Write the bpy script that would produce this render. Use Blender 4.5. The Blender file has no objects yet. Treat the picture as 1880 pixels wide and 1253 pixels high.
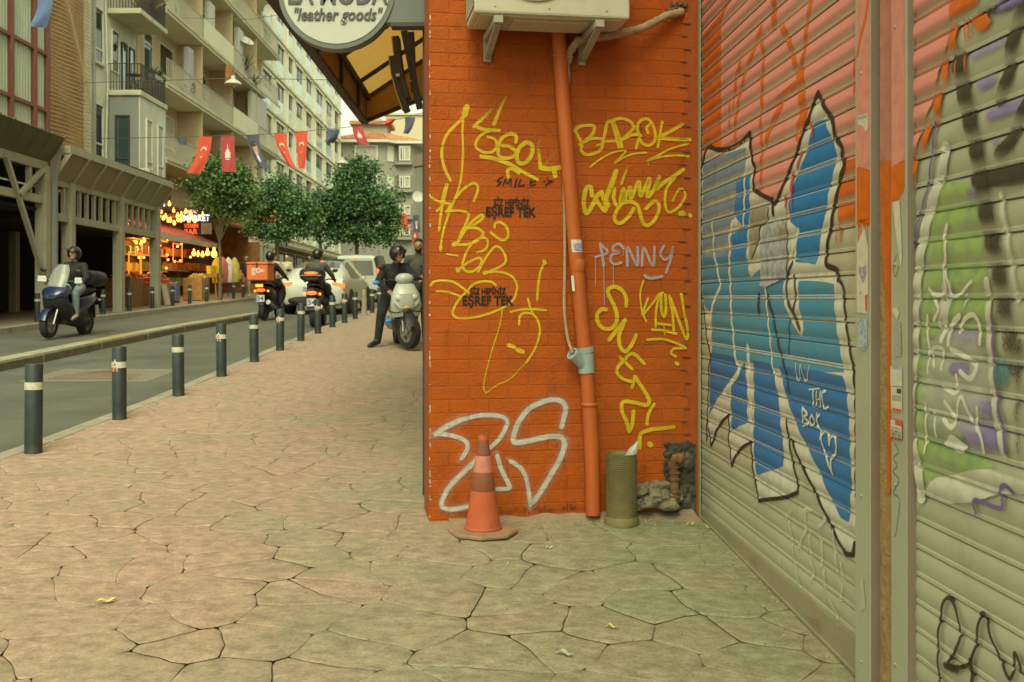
import bpy, bmesh, math, random
from mathutils import Vector, Matrix, noise
R = math.radians
scene = bpy.context.scene
col = scene.collection

# ------------------------------------------------------------------ camera
F = 1880 * 35.0 / 36.0            # focal length in photograph pixels
VX, VY = 910.0, 548.0             # where lines square to the picture vanish
CAMZ = 1.15
cam_data = bpy.data.cameras.new('camera')
cam = bpy.data.objects.new('camera', cam_data)
col.objects.link(cam)
cam.location = (0, 0, CAMZ)
cam.rotation_euler = (R(90), 0, 0)
cam_data.lens = 35
cam_data.sensor_width = 36
cam_data.shift_x = (940 - VX) / 1880
cam_data.shift_y = -(626.5 - VY) / 1880
cam_data.clip_start = 0.05
cam_data.clip_end = 2000
cam_data.dof.use_dof = True
cam_data.dof.focus_distance = 5.0
cam_data.dof.aperture_fstop = 6.3
scene.camera = cam

# ------------------------------------------------------------------ sky, sun, exposure
SUN_EL, SUN_AZ = R(50), R(177)    # azimuth clockwise from +Y
world = bpy.data.worlds.new('World')
scene.world = world
world.use_nodes = True
wt = world.node_tree
wt.nodes.clear()
w_out = wt.nodes.new('ShaderNodeOutputWorld')
w_bg = wt.nodes.new('ShaderNodeBackground')
w_sky = wt.nodes.new('ShaderNodeTexSky')
w_sky.sky_type = 'NISHITA'
w_sky.sun_disc = False
w_sky.sun_elevation = SUN_EL
w_sky.sun_rotation = SUN_AZ
w_sky.air_density = 1.2
w_sky.dust_density = 4.0
w_hsv = wt.nodes.new('ShaderNodeHueSaturation')
w_hsv.inputs['Saturation'].default_value = 0.12
w_tint = wt.nodes.new('ShaderNodeMix')
w_tint.data_type = 'RGBA'
w_tint.blend_type = 'MULTIPLY'
w_tint.inputs[0].default_value = 1.0
w_tint.inputs[7].default_value = (0.945, 1.0, 0.73, 1)     # thin warm overcast
wt.links.new(w_sky.outputs[0], w_hsv.inputs['Color'])
wt.links.new(w_hsv.outputs[0], w_tint.inputs[6])
wt.links.new(w_tint.outputs[2], w_bg.inputs['Color'])
w_bg.inputs['Strength'].default_value = 0.15
wt.links.new(w_bg.outputs[0], w_out.inputs['Surface'])

sun_data = bpy.data.lights.new('sun', 'SUN')
sun = bpy.data.objects.new('sun', sun_data)
col.objects.link(sun)
sun_data.energy = 1.0
sun_data.angle = R(35)
sun_data.color = (0.97, 0.96, 0.65)
_d = Vector((math.sin(SUN_AZ) * math.cos(SUN_EL), math.cos(SUN_AZ) * math.cos(SUN_EL), math.sin(SUN_EL)))
sun.rotation_euler = _d.to_track_quat('Z', 'Y').to_euler()

scene.view_settings.view_transform = 'Standard'
scene.view_settings.look = 'None'
scene.view_settings.gamma = 1
scene.view_settings.use_curve_mapping = False
scene.view_settings.exposure = 0.82
scene.render.engine = 'CYCLES'
try:
    scene.cycles.use_denoising = True
    scene.cycles.max_bounces = 5
    scene.cycles.transparent_max_bounces = 12
except Exception:
    pass

# ------------------------------------------------------------------ helpers
rnd = random.Random(7)

def tag(o, label=None, cat=None, group=None, kind=None):
    if label: o['label'] = label
    if cat: o['category'] = cat
    if group: o['group'] = group
    if kind: o['kind'] = kind
    return o

def thing(name, label, cat, loc=(0, 0, 0), rz=0.0, group=None, kind=None):
    o = bpy.data.objects.new(name, None)
    col.objects.link(o)
    o.empty_display_size = 0.2
    o.location = loc
    o.rotation_euler = (0, 0, rz)
    return tag(o, label, cat, group, kind)

def copy_tree(o, parent=None):
    c = o.copy()
    col.objects.link(c)
    c.parent = parent
    for ch in [x for x in list(o.children)]:
        copy_tree(ch, c)
    return c

class MB:
    """collects polygons and links them as one mesh object"""
    def __init__(self):
        self.v, self.f, self.m, self.a = [], [], [], []
    def add(self, vs, fs, mi=0, a=None):
        n = len(self.v)
        self.v += [tuple(p) for p in vs]
        self.f += [tuple(i + n for i in q) for q in fs]
        self.m += [mi] * len(fs)
        self.a += list(a) if a is not None else [1.0] * len(vs)
        return self
    def box(self, c, s, M=None, mi=0):
        hx, hy, hz = s[0] / 2, s[1] / 2, s[2] / 2
        vs = [Vector((x, y, z)) for x in (-hx, hx) for y in (-hy, hy) for z in (-hz, hz)]
        if M is not None: vs = [M @ p for p in vs]
        vs = [p + Vector(c) for p in vs]
        return self.add(vs, [(0, 1, 3, 2), (4, 6, 7, 5), (0, 4, 5, 1), (2, 3, 7, 6), (0, 2, 6, 4), (1, 5, 7, 3)], mi)
    def mm(self, x0, x1, y0, y1, z0, z1, mi=0):
        return self.box(((x0 + x1) / 2, (y0 + y1) / 2, (z0 + z1) / 2), (abs(x1 - x0), abs(y1 - y0), abs(z1 - z0)), None, mi)
    def bar(self, p0, p1, w, h=None, up=(0, 0, 1), mi=0):
        h = w if h is None else h
        p0, p1 = Vector(p0), Vector(p1)
        d = p1 - p0
        L = d.length
        if L < 1e-6: return self
        d.normalize()
        u = Vector(up)
        if abs(d.dot(u)) > 0.98: u = Vector((1, 0, 0))
        s = d.cross(u).normalized()
        t = s.cross(d)
        M = Matrix((s, d, t)).transposed()
        return self.box((p0 + p1) / 2, (w, L, h), M, mi)
    def tube(self, pts, r, seg=8, caps=True, mi=0, squash=None):
        pts = [Vector(p) for p in pts]
        n = len(pts)
        rs = r if isinstance(r, (list, tuple)) else [r] * n
        t0 = (pts[1] - pts[0]).normalized()
        ref = Vector((0, 0, 1)) if abs(t0.z) < 0.9 else Vector((1, 0, 0))
        nx = t0.cross(ref).normalized()
        vs, fs = [], []
        for i, p in enumerate(pts):
            if i == 0: t = t0
            elif i == n - 1: t = (pts[i] - pts[i - 1]).normalized()
            else: t = ((pts[i + 1] - pts[i]).normalized() + (pts[i] - pts[i - 1]).normalized())
            if t.length < 1e-6: t = t0
            t.normalize()
            nx = (nx - t * nx.dot(t))
            if nx.length < 1e-6: nx = t.orthogonal()
            nx.normalize()
            ny = t.cross(nx)
            for k in range(seg):
                a = 2 * math.pi * k / seg
                q = 1.0 if squash is None else squash
                vs.append(p + (nx * math.cos(a) + ny * math.sin(a) * q) * rs[i])
        for i in range(n - 1):
            for k in range(seg):
                k2 = (k + 1) % seg
                fs.append((i * seg + k, i * seg + k2, (i + 1) * seg + k2, (i + 1) * seg + k))
        if caps:
            fs.append(tuple(range(seg))[::-1])
            fs.append(tuple((n - 1) * seg + k for k in range(seg)))
        return self.add(vs, fs, mi)
    def lathe(self, prof, seg=16, o=(0, 0, 0), M=None, mi=0, sx=1.0, sy=1.0, caps=True):
        vs, fs = [], []
        for r, z in prof:
            for k in range(seg):
                a = 2 * math.pi * k / seg
                vs.append(Vector((r * math.cos(a) * sx, r * math.sin(a) * sy, z)))
        if M is not None: vs = [M @ p for p in vs]
        vs = [p + Vector(o) for p in vs]
        for i in range(len(prof) - 1):
            for k in range(seg):
                k2 = (k + 1) % seg
                fs.append((i * seg + k, i * seg + k2, (i + 1) * seg + k2, (i + 1) * seg + k))
        if caps:
            if prof[0][0] > 1e-5: fs.append(tuple(range(seg))[::-1])
            if prof[-1][0] > 1e-5: fs.append(tuple((len(prof) - 1) * seg + k for k in range(seg)))
        return self.add(vs, fs, mi)
    def loft(self, rings, closed=True, caps=True, mi=0):
        n = len(rings[0])
        vs = [p for r in rings for p in r]
        fs = []
        m = n if closed else n - 1
        for i in range(len(rings) - 1):
            for k in range(m):
                k2 = (k + 1) % n
                fs.append((i * n + k, i * n + k2, (i + 1) * n + k2, (i + 1) * n + k))
        if caps and closed:
            fs.append(tuple(range(n))[::-1])
            fs.append(tuple((len(rings) - 1) * n + k for k in range(n)))
        return self.add(vs, fs, mi)
    def prism(self, poly, h, M=None, o=(0, 0, 0), mi=0, z0=0.0):
        """poly in local xy, extruded z0..z0+h, then M and o"""
        n = len(poly)
        vs = [Vector((x, y, z0)) for x, y in poly] + [Vector((x, y, z0 + h)) for x, y in poly]
        if M is not None: vs = [M @ p for p in vs]
        vs = [p + Vector(o) for p in vs]
        fs = [tuple(range(n))[::-1], tuple(range(n, 2 * n))]
        for k in range(n):
            k2 = (k + 1) % n
            fs.append((k, k2, n + k2, n + k))
        return self.add(vs, fs, mi)
    def ball(self, c, r, seg=12, rings=8, M=None, mi=0):
        rx, ry, rz = (r, r, r) if not isinstance(r, (tuple, list)) else r
        vs, fs = [], []
        vs.append(Vector((0, 0, -rz)))
        for i in range(1, rings):
            t = math.pi * i / rings
            for k in range(seg):
                a = 2 * math.pi * k / seg
                vs.append(Vector((rx * math.sin(t) * math.cos(a), ry * math.sin(t) * math.sin(a), -rz * math.cos(t))))
        vs.append(Vector((0, 0, rz)))
        for k in range(seg):
            fs.append((0, 1 + (k + 1) % seg, 1 + k))
        for i in range(rings - 2):
            for k in range(seg):
                k2 = (k + 1) % seg
                fs.append((1 + i * seg + k, 1 + i * seg + k2, 1 + (i + 1) * seg + k2, 1 + (i + 1) * seg + k))
        top = len(vs) - 1
        for k in range(seg):
            fs.append((1 + (rings - 2) * seg + k, 1 + (rings - 2) * seg + (k + 1) % seg, top))
        if M is not None: vs = [M @ p for p in vs]
        return self.add([p + Vector(c) for p in vs], fs, mi)
    def mesh(self, name, mats, smooth=False, bevel=0.0, attr=False, recalc=True, bseg=1):
        me = bpy.data.meshes.new(name)
        me.from_pydata(self.v, [], self.f)
        mats = mats if isinstance(mats, (list, tuple)) else [mats]
        for m in mats: me.materials.append(m)
        if len(mats) > 1:
            me.polygons.foreach_set('material_index', self.m)
        if attr:
            at = me.attributes.new('a', 'FLOAT', 'POINT')
            at.data.foreach_set('value', self.a)
        if bevel or recalc:
            bm = bmesh.new()
            bm.from_mesh(me)
            if recalc:
                bmesh.ops.recalc_face_normals(bm, faces=bm.faces[:])
            if bevel:
                es = [e for e in bm.edges if len(e.link_faces) == 2 and e.calc_face_angle(0) > 0.5]
                bmesh.ops.bevel(bm, geom=es, offset=bevel, segments=bseg, affect='EDGES', profile=0.5, clamp_overlap=True)
            bm.to_mesh(me)
            bm.free()
        if smooth:
            me.polygons.foreach_set('use_smooth', [True] * len(me.polygons))
            ang = smooth if isinstance(smooth, float) else R(40)
            me.set_sharp_from_angle(angle=ang)
        me.update()
        return me
    def build(self, name, mats, parent=None, smooth=False, bevel=0.0, attr=False, recalc=True, bseg=1, loc=None):
        o = bpy.data.objects.new(name, self.mesh(name, mats, smooth, bevel, attr, recalc, bseg))
        col.objects.link(o)
        if parent is not None: o.parent = parent
        if loc is not None: o.location = loc
        return o

def inst(name, me, parent=None, loc=(0, 0, 0), rot=(0, 0, 0), sc=(1, 1, 1)):
    o = bpy.data.objects.new(name, me)
    col.objects.link(o)
    if parent is not None: o.parent = parent
    o.location = loc
    o.rotation_euler = rot
    o.scale = sc
    return o

def text_mesh(txt, size=1.0, bold=0.0, shear=0.0, xs=1.0, depth=0.0, spacing=1.0, font_res=3):
    c = bpy.data.curves.new('lettering', 'FONT')
    c.body = txt
    c.size = size
    c.offset = bold
    c.shear = shear
    c.extrude = depth
    c.space_character = spacing
    c.resolution_u = font_res
    c.align_x = 'CENTER'
    c.align_y = 'CENTER'
    o = bpy.data.objects.new('lettering', c)
    col.objects.link(o)
    dg = bpy.context.evaluated_depsgraph_get()
    dg.update()
    me = bpy.data.meshes.new_from_object(o.evaluated_get(dg))
    col.objects.unlink(o)
    bpy.data.objects.remove(o)
    bpy.data.curves.remove(c)
    if xs != 1.0: me.transform(Matrix.Diagonal((xs, 1, 1, 1)))
    return me

def fit_text(txt, w, h, **kw):
    """text mesh scaled to exactly w x h, centred on the origin in its own xy plane"""
    me = text_mesh(txt, **kw)
    xs = [v.co.x for v in me.vertices]
    ys = [v.co.y for v in me.vertices]
    cx, cy = (min(xs) + max(xs)) / 2, (min(ys) + max(ys)) / 2
    sx, sy = w / max(1e-6, max(xs) - min(xs)), h / max(1e-6, max(ys) - min(ys))
    me.transform(Matrix.Diagonal((sx, sy, 1, 1)) @ Matrix.Translation((-cx, -cy, 0)))
    return me

def place_text(name, me, mat, M, parent=None):
    me.materials.clear()
    me.materials.append(mat)
    me.transform(M)
    o = bpy.data.objects.new(name, me)
    col.objects.link(o)
    if parent is not None: o.parent = parent
    return o

def frame(origin, xdir, ydir):
    x = Vector(xdir).normalized()
    y = Vector(ydir).normalized()
    z = x.cross(y)
    M = Matrix.Identity(4)
    for i in range(3):
        M[i][0], M[i][1], M[i][2], M[i][3] = x[i], y[i], z[i], origin[i]
    return M

# ------------------------------------------------------------------ materials
MATS = {}
def srgb(r, g, b):
    f = lambda c: (c / 255 / 12.92) if c / 255 <= 0.04045 else ((c / 255 + 0.055) / 1.055) ** 2.4
    return (f(r), f(g), f(b))

def N(t, typ, **kw):
    n = t.nodes.new(typ)
    for k, v in kw.items(): setattr(n, k, v)
    return n

def pm(name, c, rough=0.7, var=0.12, scale=6.0, bump=0.0, bscale=60.0, metal=0.0, spec=0.4, c2=None, dirt=None,
       dirt_scale=3.0, dirt_amt=0.5, rand=0.0, coat=0.0, emit=None, estr=0.0, alpha=1.0, trans=0.0, coords='pos', stretch=(1, 1, 1), dirt_z=None):
    """principled material with noise in the colour, optional dirt blotches and fine relief"""
    if name in MATS: return MATS[name]
    m = bpy.data.materials.new(name)
    m.use_nodes = True
    t = m.node_tree
    L = t.links.new
    b = t.nodes['Principled BSDF']
    b.inputs['Roughness'].default_value = rough
    b.inputs['Metallic'].default_value = metal
    b.inputs['Specular IOR Level'].default_value = spec
    b.inputs['Coat Weight'].default_value = coat
    b.inputs['Coat Roughness'].default_value = 0.08
    b.inputs['Alpha'].default_value = alpha
    b.inputs['Transmission Weight'].default_value = trans
    if coords == 'pos':
        src = N(t, 'ShaderNodeNewGeometry').outputs['Position']
    else:
        src = N(t, 'ShaderNodeTexCoord').outputs['Object']
    mp = N(t, 'ShaderNodeMapping')
    mp.inputs['Scale'].default_value = stretch
    L(src, mp.inputs['Vector'])
    vec = mp.outputs[0]
    nz = N(t, 'ShaderNodeTexNoise')
    nz.inputs['Scale'].default_value = scale
    nz.inputs['Detail'].default_value = 5
    nz.inputs['Roughness'].default_value = 0.6
    L(vec, nz.inputs['Vector'])
    mix = N(t, 'ShaderNodeMix', data_type='RGBA')
    lo = c2 if c2 is not None else tuple(x * (1 - var) for x in c)
    hi = c if c2 is not None else tuple(min(1, x * (1 + var)) for x in c)
    mix.inputs[6].default_value = (*lo, 1)
    mix.inputs[7].default_value = (*hi, 1)
    rm = N(t, 'ShaderNodeMapRange')
    rm.inputs['From Min'].default_value = 0.3
    rm.inputs['From Max'].default_value = 0.7
    L(nz.outputs['Fac'], rm.inputs['Value'])
    L(rm.outputs[0], mix.inputs[0])
    out = mix.outputs[2]
    if rand:
        oi = N(t, 'ShaderNodeObjectInfo')
        hs = N(t, 'ShaderNodeHueSaturation')
        mr = N(t, 'ShaderNodeMapRange')
        mr.inputs['To Min'].default_value = 1 - rand
        mr.inputs['To Max'].default_value = 1 + rand
        L(oi.outputs['Random'], mr.inputs['Value'])
        L(mr.outputs[0], hs.inputs['Value'])
        L(out, hs.inputs['Color'])
        out = hs.outputs[0]
    if dirt is not None:
        n2 = N(t, 'ShaderNodeTexNoise')
        n2.inputs['Scale'].default_value = dirt_scale
        n2.inputs['Detail'].default_value = 8
        n2.inputs['Roughness'].default_value = 0.7
        L(vec, n2.inputs['Vector'])
        r2 = N(t, 'ShaderNodeMapRange')
        r2.inputs['From Min'].default_value = 0.52
        r2.inputs['From Max'].default_value = 0.72
        r2.inputs['To Max'].default_value = dirt_amt
        L(n2.outputs['Fac'], r2.inputs['Value'])
        fac = r2.outputs[0]
        mx = N(t, 'ShaderNodeMix', data_type='RGBA')
        mx.inputs[7].default_value = (*dirt, 1)
        L(fac, mx.inputs[0])
        L(out, mx.inputs[6])
        out = mx.outputs[2]
    L(out, b.inputs['Base Color'])
    if emit is not None:
        b.inputs['Emission Color'].default_value = (*emit, 1)
        b.inputs['Emission Strength'].default_value = estr
    if bump:
        n3 = N(t, 'ShaderNodeTexNoise')
        n3.inputs['Scale'].default_value = bscale
        n3.inputs['Detail'].default_value = 6
        L(vec, n3.inputs['Vector'])
        bp = N(t, 'ShaderNodeBump')
        bp.inputs['Strength'].default_value = bump
        bp.inputs['Distance'].default_value = 0.01
        L(n3.outputs['Fac'], bp.inputs['Height'])
        L(bp.outputs[0], b.inputs['Normal'])
        rr = N(t, 'ShaderNodeMapRange')
        rr.inputs['To Min'].default_value = max(0.02, rough - 0.12)
        rr.inputs['To Max'].default_value = min(1, rough + 0.12)
        L(nz.outputs['Fac'], rr.inputs['Value'])
        L(rr.outputs[0], b.inputs['Roughness'])
    MATS[name] = m
    return m

def glass(name, c, rough=0.06, spec=0.8):
    return pm(name, c, rough=rough, var=0.15, scale=0.7, spec=spec)

def lamp_mat(name, c, s):
    if name in MATS: return MATS[name]
    m = bpy.data.materials.new(name)
    m.use_nodes = True
    t = m.node_tree
    b = t.nodes['Principled BSDF']
    b.inputs['Base Color'].default_value = (*c, 1)
    b.inputs['Emission Color'].default_value = (*c, 1)
    b.inputs['Emission Strength'].default_value = s
    try: m.cycles.emission_sampling = 'NONE'
    except Exception: pass
    MATS[name] = m
    return m

def paint(name, c, amt=1.0, speck=0.35, slat=None, rough=0.55, scale=260.0, c2=None):
    """spray paint: opacity follows the stroke attribute, broken up by fine speckle; on shutters it thins out below each curl"""
    if name in MATS: return MATS[name]
    m = bpy.data.materials.new(name)
    m.use_nodes = True
    t = m.node_tree
    L = t.links.new
    b = t.nodes['Principled BSDF']
    b.inputs['Roughness'].default_value = rough
    b.inputs['Specular IOR Level'].default_value = 0.35
    g = N(t, 'ShaderNodeNewGeometry')
    nz = N(t, 'ShaderNodeTexNoise')
    nz.inputs['Scale'].default_value = 22
    nz.inputs['Detail'].default_value = 4
    L(g.outputs['Position'], nz.inputs['Vector'])
    mix = N(t, 'ShaderNodeMix', data_type='RGBA')
    d = c2 if c2 is not None else tuple(x * 0.82 for x in c)
    mix.inputs[6].default_value = (*d, 1)
    mix.inputs[7].default_value = (*c, 1)
    rm = N(t, 'ShaderNodeMapRange')
    rm.inputs['From Min'].default_value = 0.35
    rm.inputs['From Max'].default_value = 0.65
    L(nz.outputs['Fac'], rm.inputs['Value'])
    L(rm.outputs[0], mix.inputs[0])
    L(mix.outputs[2], b.inputs['Base Color'])
    at = N(t, 'ShaderNodeAttribute', attribute_name='a')
    sp = N(t, 'ShaderNodeTexNoise')
    sp.inputs['Scale'].default_value = scale
    sp.inputs['Detail'].default_value = 2
    L(g.outputs['Position'], sp.inputs['Vector'])
    s1 = N(t, 'ShaderNodeMath', operation='SUBTRACT')
    L(sp.outputs['Fac'], s1.inputs[0]); s1.inputs[1].default_value = 0.5
    s2 = N(t, 'ShaderNodeMath', operation='MULTIPLY')
    L(s1.outputs[0], s2.inputs[0]); s2.inputs[1].default_value = speck * 2
    s3 = N(t, 'ShaderNodeMath', operation='ADD')
    L(at.outputs['Fac'], s3.inputs[0]); L(s2.outputs[0], s3.inputs[1])
    # keep zero at zero and one near one
    s4 = N(t, 'ShaderNodeMapRange', interpolation_type='SMOOTHSTEP')
    s4.inputs['From Min'].default_value = 0.08
    s4.inputs['From Max'].default_value = 0.75
    s4.inputs['To Max'].default_value = amt
    L(s3.outputs[0], s4.inputs['Value'])
    fac = s4.outputs[0]
    lo = N(t, 'ShaderNodeMath', operation='MULTIPLY')
    ra = N(t, 'ShaderNodeMapRange')
    ra.inputs['From Max'].default_value = 0.12
    L(at.outputs['Fac'], ra.inputs['Value'])
    L(fac, lo.inputs[0]); L(ra.outputs[0], lo.inputs[1])
    fac = lo.outputs[0]
    if slat is not None:
        z0, pitch, lo_amt = slat
        sx = N(t, 'ShaderNodeSeparateXYZ')
        L(g.outputs['Position'], sx.inputs[0])
        q1 = N(t, 'ShaderNodeMath', operation='SUBTRACT')
        q1.inputs[0].default_value = z0; L(sx.outputs['Z'], q1.inputs[1])
        q2 = N(t, 'ShaderNodeMath', operation='DIVIDE')
        L(q1.outputs[0], q2.inputs[0]); q2.inputs[1].default_value = pitch
        # soft wobble so that the shadow of the spray is not ruled
        q3 = N(t, 'ShaderNodeMath', operation='FRACT'); L(q2.outputs[0], q3.inputs[0])
        w = N(t, 'ShaderNodeMath', operation='MULTIPLY_ADD')
        L(nz.outputs['Fac'], w.inputs[0]); w.inputs[1].default_value = 0.14
        L(q3.outputs[0], w.inputs[2])
        cr = N(t, 'ShaderNodeValToRGB')
        e = cr.color_ramp.elements
        e[0].position = 0.0; e[0].color = (1, 1, 1, 1)
        e[1].position = 1.0; e[1].color = (lo_amt + 0.35,) * 3 + (1,)
        for p, v in ((0.50, 1.0), (0.82, lo_amt + 0.12), (0.95, lo_amt)):
            x = e.new(p); x.color = (min(1, v),) * 3 + (1,)
        L(w.outputs[0], cr.inputs[0])
        mu = N(t, 'ShaderNodeMath', operation='MULTIPLY')
        L(fac, mu.inputs[0]); L(cr.outputs[0], mu.inputs[1])
        fac = mu.outputs[0]
    L(fac, b.inputs['Alpha'])
    MATS[name] = m
    return m

# ------------------------------------------------------------------ the lie of the ground
_PY = [(-8, -0.46), (0, -0.18), (3.3, -0.067), (5.2, 0.0), (7.29, 0.017), (8.94, 0.06), (10.54, 0.106), (12.16, 0.179), (13.8, 0.252),
       (15.45, 0.322), (17.1, 0.402), (18.8, 0.471), (20.5, 0.545), (22.3, 0.601), (24, 0.652), (25.6, 0.702), (27.3, 0.747), (29, 0.801),
       (40, 1.14), (60, 1.75), (100, 2.9), (420, 8.0)]
def zp(y):
    if y <= _PY[0][0]: return _PY[0][1]
    for (a, za), (b, zb) in zip(_PY, _PY[1:]):
        if y <= b: return za + (zb - za) * (y - a) / (b - a)
    return _PY[-1][1]
def gz(x, y):
    return zp(y) - 0.02 * max(0.0, x + 0.3)
def at(px, py, Y):
    """point at depth Y seen at photograph pixel px, py"""
    return Vector(((px - VX) / F * Y, Y, CAMZ - (py - VY) / F * Y))
def atX(px, py, X):
    return at(px, py, X * F / (px - VX))
def rows(y0, y1):
    ys = [y0] + [y for y, _ in _PY if y0 < y < y1] + [y1]
    out = []
    for a, b in zip(ys, ys[1:]):
        n = max(1, int((b - a) / 3.0)) if b < 60 else 1
        out += [a + (b - a) * i / n for i in range(n)]
    return out + [y1]
def strip(name, x0, x1, y0, y1, dz, mat, parent=None):
    """sheet that follows the ground between x0 and x1 (numbers or functions of y)"""
    fx0 = x0 if callable(x0) else (lambda y: x0)
    fx1 = x1 if callable(x1) else (lambda y: x1)
    b = MB()
    ys = rows(y0, y1)
    vs, fs = [], []
    for y in ys:
        a, c = fx0(y), fx1(y)
        vs += [(a, y, gz(a, y) + dz), (c, y, gz(c, y) + dz)]
    for i in range(len(ys) - 1):
        fs.append((2 * i, 2 * i + 1, 2 * i + 3, 2 * i + 2))
    b.add(vs, fs)
    return b.build(name, mat, parent, recalc=False)
# ================================================================== ground, road, kerbs, pavement
M_ASPH = pm('asphalt', (0.095, 0.096, 0.072), rough=0.82, var=0.25, scale=1.2, bump=0.25, bscale=140, dirt=(0.15, 0.145, 0.105), dirt_scale=0.9, dirt_amt=0.6)
M_KERB = pm('kerb_concrete', (0.30, 0.265, 0.19), rough=0.85, var=0.18, scale=3, bump=0.3, bscale=60, dirt=(0.12, 0.105, 0.07), dirt_scale=2.2, dirt_amt=0.7)
M_KERBD = pm('kerb_dirty', (0.15, 0.13, 0.08), rough=0.9, var=0.25, scale=3, bump=0.4, dirt=(0.07, 0.06, 0.04), dirt_scale=2)
M_KERBW = pm('kerb_worn_white', (0.30, 0.285, 0.19), rough=0.85, var=0.2, scale=5, bump=0.3, dirt=(0.17, 0.15, 0.1), dirt_scale=4, dirt_amt=0.7)
M_KERBY = pm('kerb_worn_yellow', (0.29, 0.225, 0.085), rough=0.85, var=0.2, scale=5, bump=0.3, dirt=(0.22, 0.19, 0.12), dirt_scale=4, dirt_amt=0.8)
M_FARPAVE = pm('far_pavement', (0.22, 0.17, 0.115), rough=0.85, var=0.2, scale=2.0, bump=0.2, dirt=(0.14, 0.12, 0.09), dirt_scale=1.2)
M_EARTH = pm('earth', (0.12, 0.11, 0.085), rough=0.9, var=0.2, scale=0.2)

def paving_mat(name, pink, grey, joint=False):
    """stamped concrete: rose wash on the street side, greyer and dustier towards the recess"""
    m = bpy.data.materials.new(name)
    m.use_nodes = True
    t = m.node_tree
    L = t.links.new
    b = t.nodes['Principled BSDF']
    b.inputs['Specular IOR Level'].default_value = 0.35
    g = N(t, 'ShaderNodeNewGeometry')
    sx = N(t, 'ShaderNodeSeparateXYZ')
    L(g.outputs['Position'], sx.inputs[0])
    n1 = N(t, 'ShaderNodeTexNoise'); n1.inputs['Scale'].default_value = 1.1; n1.inputs['Detail'].default_value = 6; n1.inputs['Roughness'].default_value = 0.62
    L(g.outputs['Position'], n1.inputs['Vector'])
    mpn = N(t, 'ShaderNodeMapping'); mpn.inputs['Scale'].default_value = (1, 1.5, 1); mpn.inputs['Rotation'].default_value = (0, 0, 0.5)
    L(g.outputs['Position'], mpn.inputs['Vector'])
    n2 = N(t, 'ShaderNodeTexNoise'); n2.inputs['Scale'].default_value = 13; n2.inputs['Detail'].default_value = 8; n2.inputs['Roughness'].default_value = 0.7
    L(mpn.outputs[0], n2.inputs['Vector'])
    n3 = N(t, 'ShaderNodeTexNoise'); n3.inputs['Scale'].default_value = 90; n3.inputs['Detail'].default_value = 4
    L(g.outputs['Position'], n3.inputs['Vector'])
    # x gradient of the wash
    mr = N(t, 'ShaderNodeMapRange'); mr.inputs['From Min'].default_value = -1.5; mr.inputs['From Max'].default_value = 0.75
    mr.inputs['To Min'].default_value = 0.16; mr.inputs['To Max'].default_value = 0.80
    L(sx.outputs['X'], mr.inputs['Value'])
    ad = N(t, 'ShaderNodeMath', operation='MULTIPLY_ADD')
    L(n1.outputs['Fac'], ad.inputs[0]); ad.inputs[1].default_value = 1.3; L(mr.outputs[0], ad.inputs[2])
    a2 = N(t, 'ShaderNodeMath', operation='SUBTRACT'); L(ad.outputs[0], a2.inputs[0]); a2.inputs[1].default_value = 0.66
    a2.use_clamp = True
    oi = N(t, 'ShaderNodeObjectInfo')
    a3 = N(t, 'ShaderNodeMath', operation='MULTIPLY_ADD'); L(oi.outputs['Random'], a3.inputs[0]); a3.inputs[1].default_value = 0.26; L(a2.outputs[0], a3.inputs[2])
    a4 = N(t, 'ShaderNodeMath', operation='SUBTRACT'); L(a3.outputs[0], a4.inputs[0]); a4.inputs[1].default_value = 0.13; a4.use_clamp = True
    mix = N(t, 'ShaderNodeMix', data_type='RGBA')
    mix.inputs[6].default_value = (*pink, 1); mix.inputs[7].default_value = (*grey, 1)
    L(a4.outputs[0], mix.inputs[0])
    # streaky wear
    r2 = N(t, 'ShaderNodeMapRange'); r2.inputs['From Min'].default_value = 0.32; r2.inputs['From Max'].default_value = 0.7
    r2.inputs['To Min'].default_value = 0.62; r2.inputs['To Max'].default_value = 1.32
    L(n2.outputs['Fac'], r2.inputs['Value'])
    hs = N(t, 'ShaderNodeHueSaturation'); L(mix.outputs[2], hs.inputs['Color']); L(r2.outputs[0], hs.inputs['Value'])
    r3 = N(t, 'ShaderNodeMapRange'); r3.inputs['From Min'].default_value = 0.3; r3.inputs['From Max'].default_value = 0.75
    r3.inputs['To Min'].default_value = 0.78; r3.inputs['To Max'].default_value = 1.2
    L(n3.outputs['Fac'], r3.inputs['Value'])
    h2 = N(t, 'ShaderNodeHueSaturation'); L(hs.outputs[0], h2.inputs['Color']); L(r3.outputs[0], h2.inputs['Value'])
    # darker stains
    n4 = N(t, 'ShaderNodeTexNoise'); n4.inputs['Scale'].default_value = 2.3; n4.inputs['Detail'].default_value = 9; n4.inputs['Roughness'].default_value = 0.75
    mp4 = N(t, 'ShaderNodeMapping'); mp4.inputs['Location'].default_value = (7, 3, 1)
    L(g.outputs['Position'], mp4.inputs['Vector']); L(mp4.outputs[0], n4.inputs['Vector'])
    r4 = N(t, 'ShaderNodeMapRange'); r4.inputs['From Min'].default_value = 0.52; r4.inputs['From Max'].default_value = 0.72; r4.inputs['To Max'].default_value = 0.55
    L(n4.outputs['Fac'], r4.inputs['Value'])
    mx = N(t, 'ShaderNodeMix', data_type='RGBA'); mx.inputs[7].default_value = (grey[0] * 0.6, grey[1] * 0.57, grey[2] * 0.5, 1)
    L(r4.outputs[0], mx.inputs[0]); L(h2.outputs[0], mx.inputs[6])
    L(mx.outputs[2], b.inputs['Base Color'])
    rr = N(t, 'ShaderNodeMapRange'); rr.inputs['To Min'].default_value = 0.62; rr.inputs['To Max'].default_value = 0.9
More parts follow.
